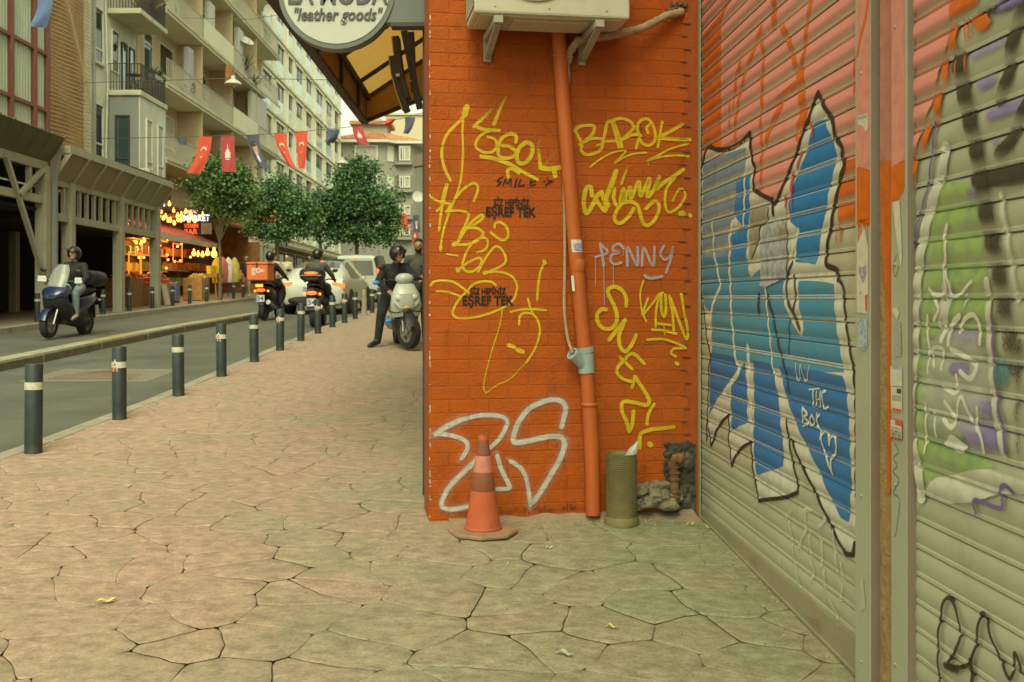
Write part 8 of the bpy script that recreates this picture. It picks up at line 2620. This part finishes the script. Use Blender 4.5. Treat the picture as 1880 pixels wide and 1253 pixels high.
def scooter(label, X, Y, rz, body, accent, big=False, box=None, screen=False, steer=0.0, tail=True, dz=ROAD, lean=0.0, basket=False):
    t = thing('scooter', label, 'scooter', (X, Y, gz(X, Y) + dz), rz)
    t.rotation_euler = (0, lean, rz)
    k = 1.08 if big else 1.0
    wr = 0.27
    def B(name, mb, m, s=True, par=t, **kw):
        return mb.build(name, m, par, smooth=s, **kw)
    wheel(t, (0, -0.64 * k, wr), wr, 0.13, 0.16)
    wheel(t, (0, 0.68 * k, wr), wr, 0.12, 0.17, steer=steer)
    b = MB(); b.loft([ring(-.92 * k, .84, .05, .04), ring(-.75 * k, .78, .15, .11), ring(-.45 * k, .70, .20, .17), ring(-.1, .62, .19, .19), ring(.08, .5, .15, .15), ring(.16, .40, .10, .09)]); B('rear_body', b, body)
    b = MB(); b.loft([ring(-.5 * k, .47, .12, .10), ring(-.2, .42, .16, .14), ring(0.2, .30, .19, .05), ring(.42, .32, .18, .06)]); B('footboard', b, M_BLKP)
    b = MB(); b.loft([ring(-.88 * k, .95, .08, .03), ring(-.6 * k, .95, .17, .06), ring(-.25, .88, .18, .07), ring(.02, .86, .13, .06), ring(.1, .84, .06, .03)]); B('seat', b, M_BLKP)
    b = MB(); b.loft([hring(.26, .36, .14, .05), hring(.42, .43, .19, .065), hring(.53, .46, .20, .075)]); B('leg_guard', b, M_BLKP)
    b = MB(); b.loft([hring(.50, .46, .215, .085), hring(.68, .52, .25, .10), hring(.86, .54, .22, .12), hring(1.0, .48, .15, .10), hring(1.07, .42, .09, .06)]); B('front_shield', b, body)
    if big:
        b = MB(); b.loft([ring(-.3, .5, .17, .10), ring(0, .46, .22, .16), ring(.3, .50, .23, .20), ring(.5, .62, .25, .24), ring(.62, .74, .22, .16), ring(.70, .76, .12, .07)]); B('belly_fairing', b, M_BLKP)
        b = MB(); b.loft([ring(.2, .95, .12, .06), ring(.45, .92, .24, .12), ring(.62, .86, .24, .12), ring(.74, .80, .12, .05)]); B('cowl', b, body)
    b = MB(); b.loft([hring(.62, .625, .10, .03), hring(.72, .655, .12, .03), hring(.84, .66, .09, .03)]); B('nose_panel', b, accent)
    for s in (-1, 1):
        b = MB(); b.ball((s * .12, .635, .80), (.065, .035, .05), 10, 6, Matrix.Rotation(s * -.4, 3, 'Y')); B('headlight', b, M_LAMPC)
        b = MB(); b.tube([(s * .055, .47, .8), (s * .075, .60, .52), (s * .085, .68 * k, wr)], .02, 8); B('fork', b, M_RIM)
        b = MB(); b.tube([(s * .04, .40, 1.05), (s * .2, .36, 1.10), (s * .36, .27, 1.07)], .017, 7); B('handlebar', b, M_BLKP)
        b = MB(); b.tube([(s * .26, .36, 1.09), (s * .3, .40, 1.22), (s * .32, .41, 1.27)], .008, 5); b.ball((s * .34, .41, 1.30), (.07, .02, .045), 10, 6); B('mirror', b, M_BLKP)
        b = MB(); b.ball((s * .17, -.85 * k, .74), (.03, .03, .03), 8, 5); B('indicator', b, L_IND if tail else M_LAMPC)
    b = MB()
    vs, fs = [], []
    for i in range(9):
        a = R(15 + 150 * i / 8)
        for q in (-1, 0, 1): vs.append((q * .07, .68 * k + (.30 + .015 * (q == 0)) * math.cos(a), wr + (.30 + .02 * (q == 0)) * math.sin(a)))
    for i in range(8):
        for q in range(2): j = i * 3 + q; fs.append((j, j + 1, j + 4, j + 3))
    b.add(vs, fs); B('front_fender', b, M_BLKP if basket else body, recalc=False)
    b = MB(); b.tube([(.14, -.05, .30), (.16, -.4, .34), (.17, -.85 * k, .46)], [.03, .055, .06], 10); B('exhaust', b, M_RIM)
    b = MB(); b.loft([ring(-.75, .30, .08, .09), ring(-.4, .30, .13, .13), ring(-.05, .32, .10, .10)]); B('engine', b, M_BLKP)
    b = MB(); b.ball((0, -.91 * k, .76), (.12, .03, .045), 12, 6); B('tail_light', b, L_TAIL if tail else M_RED)
    b = MB(); b.box((0, -.88 * k, .52), (.14, .03, .30), Matrix.Rotation(R(-14), 3, 'X')); B('mudguard', b, M_BLKP, False)
    plate(t, (0, -.945 * k, .55), .21, .17, '34')
    if screen:
        b = MB(); R_ = []
        for z_, y_, w_ in ((.98, .60, .19), (1.15, .52, .20), (1.32, .42, .17), (1.42, .36, .11)):
            R_.append([Vector((w_ * math.sin(a), y_ + .10 * (math.cos(a) - 1), z_)) for a in [R(-70 + 20 * i) for i in range(8)]])
        b.loft(R_, closed=False, caps=False); B('windscreen', b, pm('tinted_screen', (0.30, 0.31, 0.27), rough=.1, alpha=.7), recalc=False)
        for s in (-1, 1):
            b = MB(); b.box((s * .36, .40, 1.12), (.17, .03, .12), Matrix.Rotation(s * .3, 3, 'Z')); B('hand_guard', b, M_PLATE, False, bevel=.012)
    if basket:
        b = MB(); b.tube([(-.27, .5, .60), (-.2, .70, .57), (0, .76, .60), (.2, .70, .57), (.27, .5, .60)], .011, 6)
        b.tube([(-.12, .74, .46), (-.06, .77, .56), (0, .78, .60), (.06, .77, .56), (.12, .74, .46)], .01, 6); B('guard_bar', b, M_BLKP)
        for s, z_ in ((-1, .98), (1, 1.0), (1, .38)):
            b = MB(); b.ball((s * (.42 if z_ > .5 else .25), .25, z_ + .06), (.06, .04, .035), 8, 6); B('blue_cover', b, pm('blue_plastic', (0.03, 0.25, 0.6), rough=.4))
    if basket:
        for s in (-1, 1):
            b = MB(); b.prism([(s * .03, .60), (s * .17, .82), (s * .20, .70), (s * .10, .60)], .03, Matrix(((1, 0, 0), (0, 0, 1), (0, 1, 0))), (0, .60, .02)); B('lamp_cluster', b, M_LAMPC, False, bevel=.006)
        b = MB(); b.ball((0, .655, .645), (.07, .03, .035), 10, 6); B('indicator', b, pm('amber_lens', (0.5, 0.28, 0.08), rough=.2))
        b = MB(); b.ball((0, .50, 1.10), (.15, .10, .09), 14, 9); B('handlebar_cowl', b, body)
    if box == 'top':
        b = MB(); b.loft([ring(-1.02 * k, 1.17, .20, .12), ring(-.95 * k, 1.17, .27, .16), ring(-.6 * k, 1.17, .27, .17), ring(-.5 * k, 1.17, .22, .14)]); o = B('top_box', b, M_BLKP)
        b = MB(); b.box((0, -1.0 * k, 1.15), (.46, .12, .02)); B('lid_seam', b, M_RIM, False, o)
        b = MB(); b.ball((0, -1.03 * k, 1.20), (.15, .03, .03), 10, 6); B('reflector', b, L_TAIL if tail else M_RED, True, o)
    if box == 'go':
        mo = pm('delivery_orange', (0.60, 0.13, 0.035), rough=.5, var=.08)
        b = MB(); b.mm(-.27, .27, -1.22, -.66, 1.0, 1.40); o = B('delivery_box', b, mo, False, bevel=.02)
        b = MB(); b.mm(-.285, .285, -1.235, -.65, 1.40, 1.46); B('lid', b, mo, False, o, bevel=.015)
        b = MB(); b.mm(-.02, .02, -1.25, -1.21, 1.34, 1.44); B('latch', b, M_BLKP, False, o)
        place_text('lettering', fit_text('go', .24, .19, bold=.01), M_FLW, frame(Vector((-.03, -1.224, 1.22)), (1, 0, 0), (0, 0, 1)), o)
        b = MB(); b.add([(.1, -1.224, 1.29), (.1, -1.224, 1.21), (.21, -1.224, 1.25)], [(0, 1, 2)]); B('logo_tip', b, M_FLW, False, o, recalc=False)
        b = MB(); b.mm(-.2, .2, -1.1, -.6, .92, 1.0); B('rack', b, M_BLKP, False)
        b = MB(); b.mm(-.09, .09, -1.06, -1.02, .84, .91); B('brake_light', b, L_IND, False)
    return t
M_BLUEP = pm('blue_paint', (0.012, 0.020, 0.065), rough=0.3, coat=.5, var=.1)
M_DARKP = pm('dark_paint', (0.03, 0.012, 0.012), rough=0.4, coat=.3, var=.15)
M_SILV = pm('silver_green_paint', (0.42, 0.44, 0.36), rough=0.35, coat=.4, var=.06)
s1 = scooter('dark blue maxi scooter with windscreen and top box riding towards the camera', -8.45, 19.65, R(176), M_BLUEP, M_BLKP, big=True, box='top', screen=True, tail=False, lean=R(-3))
s2 = scooter('dark delivery scooter carrying an orange go box away from the camera', -5.88, 26.1, R(-4), M_DARKP, M_BLKP, box='go')
s3 = scooter('dark scooter with grey topped box behind the silver car', -4.12, 23.1, R(2), M_DARKP, M_BLKP, big=True, box='top')
s4 = scooter('silver scooter parked on the pavement facing the camera', -1.50, 16.25, R(193), M_SILV, M_SILV, steer=R(26), tail=False, dz=0.0, lean=R(3), basket=True)

def car(name, label, X, Y, rz, secs, paint_m, glass_m, roof_m, rear_win=None, g0=0):
    """secs: (y, half width, sill, belt height, roof half width, roof height)"""
    t = thing(name, label, 'car' if name == 'car' else 'van', (X, Y, gz(X, Y) + ROAD), rz)
    t.rotation_euler = (R(1.9), 0, rz)
    def prof(s):
        y, w, lo, be, rw, ro = s
        h = [(w * .86, lo), (w * .97, lo + .10), (w, (lo + be) / 2), (w * .985, be - .10), (w * .95, be), ((w * .95 + rw) / 2 + .02, (be + ro) / 2), (rw, ro - .035), (rw * .75, ro - .008), (0, ro)]
        return [Vector((x, y, z)) for x, z in h] + [Vector((-x, y, z)) for x, z in h[-2::-1]]
    P = [prof(s) for s in secs]
    n = len(P[0])
    body, gl, rf = MB(), MB(), MB()
    for i in range(len(P) - 1):
        a, c = secs[i], secs[i + 1]
        tall = min(a[5] - a[3], c[5] - c[3]) > .15
        for k in range(n - 1):
            kk = k if k < n // 2 else n - 2 - k
            q = [P[i][k], P[i][k + 1], P[i + 1][k + 1], P[i + 1][k]]
            tgt = body
            if tall and kk in (4, 5) and i >= g0: tgt = gl
            elif kk in (6, 7) and i >= g0: tgt = rf
            if rear_win and kk in (6, 7) and rear_win[0] <= i < rear_win[1]: tgt = gl
            tgt.add(q, [(0, 1, 2, 3)])
    body.add(P[0], [tuple(range(n))]); body.add(P[-1], [tuple(range(n))])
    for k in range(len(secs) - 1):
        body.add([P[k][0], P[k + 1][0], P[k + 1][-1], P[k][-1]], [(0, 1, 2, 3)])
    for mb, nm, m_ in ((body, 'body', paint_m), (gl, 'glazing', glass_m), (rf, 'roof', roof_m)):
        me = mb.mesh(nm, m_)
        bm = bmesh.new(); bm.from_mesh(me); bmesh.ops.remove_doubles(bm, verts=bm.verts[:], dist=1e-4); bmesh.ops.recalc_face_normals(bm, faces=bm.faces[:]); bm.to_mesh(me); bm.free()
        me.polygons.foreach_set('use_smooth', [True] * len(me.polygons)); me.set_sharp_from_angle(angle=R(38))
        inst(nm, me, t)
    return t
def arch(t, x, y, r):
    b = MB(); s = 1 if x > 0 else -1
    b.lathe([(r, -.02), (r, .012), (r * .55, .014), (.001, .014)], 24, (x, y, r * .86), Matrix.Rotation(s * R(90), 3, 'Y')); b.build('wheel_arch', M_BLKP, t, smooth=True)
M_CARS = pm('car_silver_white', (0.46, 0.46, 0.38), rough=0.3, coat=.6, var=.03)
M_VANW = pm('van_pale', (0.42, 0.45, 0.37), rough=0.35, coat=.4, var=.03)
M_CGL = glass('car_glass', (0.030, 0.032, 0.028), .05)
M_CGLT = glass('car_sheen_glass', (0.10, 0.10, 0.085), .05)  # base made paler in place of sky reflected in the glass
M_CGLR = glass('car_rear_glass', (0.16, 0.16, 0.13), .06)  # pale base colour stands for the reflection in the rear window
c1 = car('car', 'silver white hatchback with glowing tail lights braking behind the dark scooter', -5.16, 30.9, R(-2.5),
         [(-2.37, .80, .34, .74, .6, .78), (-2.30, .90, .30, .98, .66, 1.02), (-2.2, .93, .28, 1.05, .70, 1.10), (-1.75, .955, .25, 1.06, .66, 1.36), (-1.2, .96, .25, 1.05, .62, 1.54), (-.4, .96, .25, 1.02, .6, 1.63), (.4, .96, .25, 1.0, .6, 1.61), (1.0, .955, .25, .98, .62, 1.38), (1.55, .945, .25, .95, .7, 1.02), (2.1, .90, .27, .82, .6, .86), (2.37, .74, .34, .58, .5, .62)],
         M_CARS, M_CGLT, M_CGLT, (3, 4), 4)
for sx in (-1, 1):
    for y_ in (-1.42, 1.45):
        wheel(c1, (sx * .86, y_, .345), .345, .24, .25, spokes=8); arch(c1, sx * .955, y_, .40)
    b = MB(); b.prism([(0, -.02), (.34, .05), (.36, .16), (.20, .14), (0, .10)], .05, Matrix(((-sx, 0, 0), (0, 0, -1), (0, 1, 0))), (sx * .93, -2.30, .80)); b.build('tail_light', L_TAIL, c1, bevel=.008)
    b = MB(); b.prism([(0, 0), (.24, .02), (.20, .12), (.02, .10)], .10, Matrix(((0, 0, sx), (1, 0, 0), (0, 1, 0))), (sx * .90, .62, .98)); b.build('mirror', M_CARS, c1, bevel=.02)
b = MB(); b.loft([ring(-2.40, .42, .62, .10), ring(-2.34, .42, .80, .15), ring(-2.2, .40, .84, .14)]); b.build('rear_bumper', M_BLKP, c1, smooth=True)
b = MB(); b.mm(-.25, .25, -2.375, -2.36, .72, .83); b.build('plate_recess', M_BLKP, c1)
plate(c1, (0, -2.385, .775), .5, .11, '34 AB 210')
b = MB(); b.mm(-.10, .10, -1.28, -1.22, 1.535, 1.56); b.build('brake_light', L_TAIL, c1)
c2 = car('van', 'pale high-roofed van with lit tail lamps ahead of the silver car', -5.35, 40.9, R(-2),
         [(-2.2, .86, .32, 1.05, .70, 1.74), (-2.12, .905, .28, 1.05, .74, 1.84), (-1.4, .915, .26, 1.05, .74, 1.88), (.2, .915, .26, 1.03, .74, 1.87), (.8, .91, .26, 1.02, .72, 1.78), (1.35, .905, .26, 1.0, .7, 1.10), (1.9, .88, .28, .9, .6, .93), (2.2, .74, .34, .66, .5, .70)],
         M_VANW, M_CGL, M_VANW)
for sx in (-1, 1):
    for y_ in (-1.35, 1.4):
        wheel(c2, (sx * .82, y_, .32), .32, .2, .21, spokes=6); arch(c2, sx * .912, y_, .37)
    b = MB(); b.loft([ring(-2.17, 1.25, .045, .06, cx=sx * .855), ring(-2.175, 1.10, .065, .26, cx=sx * .855), ring(-2.10, 1.1, .06, .30, cx=sx * .865)]); b.build('tail_light', L_TAIL, c2, smooth=True)
    b = MB(); b.tube([(sx * .62, -1.9, 1.91), (sx * .62, -.2, 1.93)], .02, 6); b.build('roof_rail', M_RIM, c2)
    b = MB(); b.box((sx * 1.0, .75, 1.1), (.16, .1, .22)); b.build('mirror', M_BLKP, c2, bevel=.03)
b = MB(); b.prism([(-.70, 0), (.70, 0), (.64, .58), (-.64, .58)], .02, Matrix(((1, 0, 0), (0, 0, -1), (0, 1, 0))), (0, -2.19, 1.06)); b.build('rear_window', M_CGLR, c2, bevel=.006)
b = MB(); b.mm(-.006, .006, -2.215, -2.2, .5, 1.7); b.build('door_gap', M_BLKP, c2)
b = MB(); b.mm(-.14, .14, -2.215, -2.16, 1.70, 1.735); b.build('brake_light', L_TAIL, c2)
b = MB(); b.loft([ring(-2.27, .44, .70, .09), ring(-2.2, .44, .84, .13), ring(-2.0, .44, .86, .12)]); b.build('rear_bumper', M_BLKP, c2, smooth=True)
plate(c2, (0.0, -2.22, .82), .5, .11, '34 KM 58')
# ================================================================== people
M_SKIN = pm('skin', (0.36, 0.19, 0.11), rough=0.55, var=0.08, scale=9)
M_HAIR = pm('hair_dark', (0.016, 0.012, 0.010), rough=0.7)
M_BLKC = pm('black_cloth', (0.018, 0.017, 0.016), rough=0.85, var=0.3, scale=9)
M_JEAN = pm('pale_jeans', (0.20, 0.25, 0.27), rough=0.85, var=0.2, scale=12)
M_GREYC = pm('dark_grey_sweater', (0.075, 0.068, 0.058), rough=0.9, var=0.25, scale=14)
M_CREAMC = pm('cream_shirt', (0.46, 0.41, 0.28), rough=0.85, var=0.12, scale=10)
M_PINKC = pm('pink_cloth', (0.46, 0.17, 0.14), rough=0.85, var=0.15, scale=8)
M_KHAK = pm('khaki_cloth', (0.22, 0.18, 0.11), rough=0.85, var=0.15, scale=8)
M_SHOE = pm('pale_shoe', (0.42, 0.39, 0.31), rough=0.7)
M_HELM = pm('helmet_black', (0.012, 0.012, 0.011), rough=0.3, coat=.4)
M_VISOR = glass('visor', (0.03, 0.03, 0.03), .08)
def person(label, X, Y, rz, J, mats, z=None, hair=M_HAIR, helmet=None, look=0.0, tilt=0.0, beard=False, parent_off=(0, 0, 0)):
    """J: joints; every bone is a tapered capsule, the capsules are fused into one skin by a voxel remesh; mats: skin, top, legs, shoes"""
    t = thing('person', label, 'person', (X, Y, gz(X, Y) if z is None else z), rz)
    V = {k: Vector(v) for k, v in J.items()}
    bones = [(V['pelvis'], V['chest'], .155, .18, 1), (V['chest'], V['neck'], .18, .08, 1), (V['neck'], V['head'], .06, .055, 0), (V['sl'], V['sr'], .088, .088, 1)]
    for s in 'lr':
        sh, el, ha, hi, kn, an, to = (V[q + s] for q in ('s', 'e', 'h', 'p', 'k', 'a', 't'))
        d = (ha - el).normalized()
        bones += [(sh, el, .076, .060, 1), (el, ha, .057, .040, 1 if mats[4] else 0), (ha, ha + d * .07, .036, .034, 0), (hi, kn, .105, .082, 2), (kn, an, .08, .06, 2), (an, to, .055, .045, 3), (hi, V['pelvis'], .10, .13, 2)]
        side = d.cross(Vector((0, 0, 1)));  side = side.normalized() if side.length > .1 else Vector((1, 0, 0))
        for f in range(4):
            o_ = side * (f - 1.5) * .021 + d * .07
            L_ = (.066, .078, .074, .058)[f]
            bones.append((ha + o_, ha + o_ + d * L_ * .6 + Vector((0, 0, -.012)), .0125, .0115, 0)); bones.append((ha + o_ + d * L_ * .6 + Vector((0, 0, -.012)), ha + o_ + d * L_ + Vector((0, 0, -.034)), .0115, .010, 0))
        bones.append((ha + side * .03 + d * .02, ha + side * .055 + d * .06, .014, .011, 0))
    H = V['head']
    Rh = Matrix.Rotation(look, 3, 'Z') @ Matrix.Rotation(tilt, 3, 'X')
    b = MB()
    def cap(p, q, r0, r1):
        dd = (q - p); L = dd.length
        n = max(2, int(L / .03))
        dn = dd.normalized() if L else Vector((0, 0, 1))
        pts = [p - dn * r0 * .8, p - dn * r0 * .4] + [p.lerp(q, i / n) for i in range(n + 1)] + [q + dn * r1 * .4, q + dn * r1 * .8]
        b.tube(pts, [r0 * .55, r0 * .9] + [r0 + (r1 - r0) * i / n for i in range(n + 1)] + [r1 * .9, r1 * .55], 10)
    for p, q, r0, r1, _ in bones: cap(p, q, r0, r1)
    b.ball(H, (.078, .098, .118), 16, 12, Rh)
    b.ball(H + Rh @ Vector((0, .045, -.075)), (.05, .052, .05), 10, 8)
    b.ball(H + Rh @ Vector((0, .105, -.012)), (.014, .022, .026), 8, 6)
    b.ball(H + Rh @ Vector((0, .088, .022)), (.05, .016, .014), 8, 6)
    for s in (-1, 1): b.ball(H + Rh @ Vector((s * .08, -.005, -.005)), (.014, .02, .032), 8, 6)
    me = b.mesh('body', mats[0])
    tmp = bpy.data.objects.new('tmp', me); col.objects.link(tmp)
    m = tmp.modifiers.new('r', 'REMESH'); m.mode = 'VOXEL'; m.voxel_size = .014 if Y < 20 else .018
    m2 = tmp.modifiers.new('s', 'SMOOTH'); m2.factor = .5; m2.iterations = 2
    dg = bpy.context.evaluated_depsgraph_get(); dg.update()
    out = bpy.data.meshes.new_from_object(tmp.evaluated_get(dg))
    col.objects.unlink(tmp); bpy.data.objects.remove(tmp)
    out.materials.clear()
    for q in mats[:4]: out.materials.append(q)
    main = [bn for bn in bones]
    mi = []
    for pl in out.polygons:
        c = pl.center
        best, bi = 9e9, 0
        dh = (c - H).length - .105
        best, bi = dh, 0
        for p, q, r0, r1, reg in main:
            dd = q - p; L2 = dd.length_squared or 1e-9
            tt = max(0, min(1, (c - p).dot(dd) / L2))
            ds = (c - (p + dd * tt)).length - (r0 + (r1 - r0) * tt)
            if ds < best: best, bi = ds, reg
        mi.append(bi)
    out.polygons.foreach_set('material_index', mi)
    out.polygons.foreach_set('use_smooth', [True] * len(mi))
    inst('body', out, t)
    for s in (-1, 1):
        e = MB(); e.ball(H + Rh @ Vector((s * .032, .088, .004)), (.014, .008, .008), 8, 5); e.build('eye', M_HAIR, t, smooth=True)
    e = MB(); e.ball(H + Rh @ Vector((0, .094, -.058)), (.024, .008, .006), 8, 5); e.build('mouth', pm('lips', (0.26, 0.09, 0.06), rough=.6), t, smooth=True)
    if helmet:
        e = MB(); q = []
        e2 = MB(); e2.ball((0, 0, 0), (.125, .145, .145), 22, 16)
        keep = [f for f in e2.f if not (lambda c: c.y > .045 and c.z < .045 and abs(c.x) < .098)(sum((Vector(e2.v[i]) for i in f), Vector()) / len(f)) and sum(e2.v[i][2] for i in f) / len(f) > -.115]
        e.add([H + Rh @ (Vector(v) + Vector((0, -.01, .015))) for v in e2.v], keep); hm = e.build('helmet', helmet, t, smooth=True, recalc=False)
        e = MB(); R3 = []
        for zz, rr in ((.075, .150), (.03, .158)):
            R3.append([H + Rh @ Vector((rr * .88 * math.sin(a), rr * math.cos(a) - .01, zz + .02)) for a in [R(-75 + 15 * i) for i in range(11)]])
        e.loft(R3, closed=False, caps=False); e.build('visor', M_VISOR, hm, smooth=True, recalc=False)
    elif hair is not None:
        e = MB(); e2 = MB(); e2.ball((0, 0, 0), (.087, .105, .112), 20, 14)
        vv = []
        for v in e2.v:
            v = Vector(v); k = 1 + .06 * noise.noise(v * 40)
            vv.append(H + Rh @ (v * k + Vector((0, -.014, .022))))
        keep = [f for f in e2.f if not (lambda c: (c.y > .03 and c.z < .048) or c.z < -.05)(sum((Vector(e2.v[i]) for i in f), Vector()) / len(f))]
        e.add(vv, keep); e.build('hair', hair, t, smooth=True, recalc=False)
    if beard:
        e = MB(); e2 = MB(); e2.ball((0, 0, 0), (.062, .06, .062), 18, 12)
        keep = [f for f in e2.f if (lambda c: c.y > -.01 and c.z < .028 and not (abs(c.x) < .026 and c.z > -.005))(sum((Vector(e2.v[i]) for i in f), Vector()) / len(f))]
        e.add([H + Rh @ (Vector(v) + Vector((0, .050, -.068))) for v in e2.v], keep); e.build('beard', M_HAIR, t, smooth=True, recalc=False)
    return t
RIDE = dict(pelvis=(0, -.27, 1.0), chest=(0, -.2, 1.28), neck=(0, -.14, 1.46), head=(0, -.09, 1.64), sl=(-.17, -.17, 1.40), sr=(.17, -.17, 1.40), el=(-.32, .0, 1.18), er=(.32, .0, 1.18), hl=(-.34, .20, 1.10), hr=(.34, .20, 1.10),
            pl=(-.1, -.24, .97), pr=(.1, -.24, .97), kl=(-.21, .18, .86), kr=(.21, .18, .86), al=(-.2, .10, .44), ar=(.2, .10, .44), tl=(-.2, .26, .38), tr=(.2, .26, .38))
def seat_on(sc, label, J, mats, **k):
    p = sc.location
    t = person(label, p.x, p.y, sc.rotation_euler[2], J, mats, z=p.z, **k)
    t.rotation_euler = sc.rotation_euler
    return t
seat_on(s1, 'rider in black jacket and pale jeans on the dark blue scooter', RIDE, (M_SKIN, M_BLKC, M_JEAN, M_SHOE, True), helmet=M_HELM, look=R(-12))
seat_on(s2, 'rider in dark clothes and helmet on the delivery scooter', dict(RIDE, al=(-.3, .0, .16), tl=(-.32, .16, .06)), (M_SKIN, M_BLKC, M_BLKC, M_SHOE, True), helmet=M_HELM)
seat_on(s3, 'rider in grey jacket seen from behind, one foot on the road', dict(RIDE, kr=(.3, .1, .66), ar=(.38, -.04, .14), tr=(.4, .12, .05)), (M_SKIN, M_GREYC, M_BLKC, M_SHOE, True), helmet=M_HELM)
seat_on(s4, 'person in black jacket and open helmet astride the parked silver scooter', dict(RIDE, pelvis=(.06, -.34, .94), chest=(.06, -.2, 1.18), neck=(.04, -.08, 1.34), head=(.02, -.0, 1.51), sl=(-.12, -.12, 1.29), sr=(.23, -.17, 1.28), er=(.36, -.02, 1.08), hr=(.22, .18, .92), el=(-.24, .06, 1.12), hl=(-.3, .26, 1.12),
        pr=(.16, -.3, .92), kr=(.34, .02, .56), ar=(.42, -.02, .11), tr=(.56, .06, .05), kl=(-.16, .16, .72), al=(-.14, .18, .44), tl=(-.14, .32, .38)),
        (M_SKIN, M_BLKC, M_BLKC, M_HELM, True), helmet=M_HELM, look=R(38), tilt=R(-14))
STAND = dict(pelvis=(0, 0, .95), chest=(0, .01, 1.26), neck=(0, .0, 1.47), head=(0, .02, 1.65), sl=(-.18, 0, 1.41), sr=(.18, 0, 1.41), el=(-.25, -.02, 1.14), er=(.25, -.02, 1.14), hl=(-.25, .08, .90), hr=(.25, .08, .90),
             pl=(-.1, 0, .93), pr=(.1, 0, .93), kl=(-.11, .04, .5), kr=(.11, .0, .5), al=(-.11, .02, .08), ar=(.11, -.06, .08), tl=(-.12, .16, .04), tr=(.12, .08, .04))
def walk(s): return dict(STAND, kl=(-.11, .04 + .12 * s, .5), al=(-.11, .02 + .16 * s, .1), tl=(-.12, .16 + .16 * s, .06), kr=(.11, .02 - .02 * s, .5), ar=(.11, -.06 - .2 * s, .1), tr=(.12, .06 - .18 * s, .04))
person('bearded man in dark grey sweater half hidden by the shop frame', -1.33, 17.2, R(184), dict(STAND, hl=(-.1, .22, 1.08), el=(-.26, .04, 1.14)), (M_SKIN, M_GREYC, M_BLKC, M_HELM, True), beard=True, look=R(-6))
person('man in black T-shirt with backpack straps on the far pavement', -10.5, 42.0, R(190), walk(1), (M_SKIN, M_BLKC, M_KHAK, M_SHOE, False))
person('man in cream shirt walking beside the delivery rider', -9.4, 42.4, R(185), walk(-1), (M_SKIN, M_CREAMC, M_KHAK, M_SHOE, False))
person('person in cream headscarf behind the cream shirted man', -9.15, 43.6, R(180), walk(1), (M_SKIN, M_CREAMC, M_KHAK, M_SHOE, True), hair=M_CREAMC)
person('person in pink top walking in front of the silver car', -8.7, 46.5, R(182), walk(-1), (M_SKIN, M_PINKC, M_KHAK, M_SHOE, True), hair=M_PANEL)
person('second person in pink with lilac headscarf farther down', -8.35, 47.6, R(178), walk(1), (M_SKIN, M_PINKC, M_BLKC, M_SHOE, True), hair=M_LILAC)
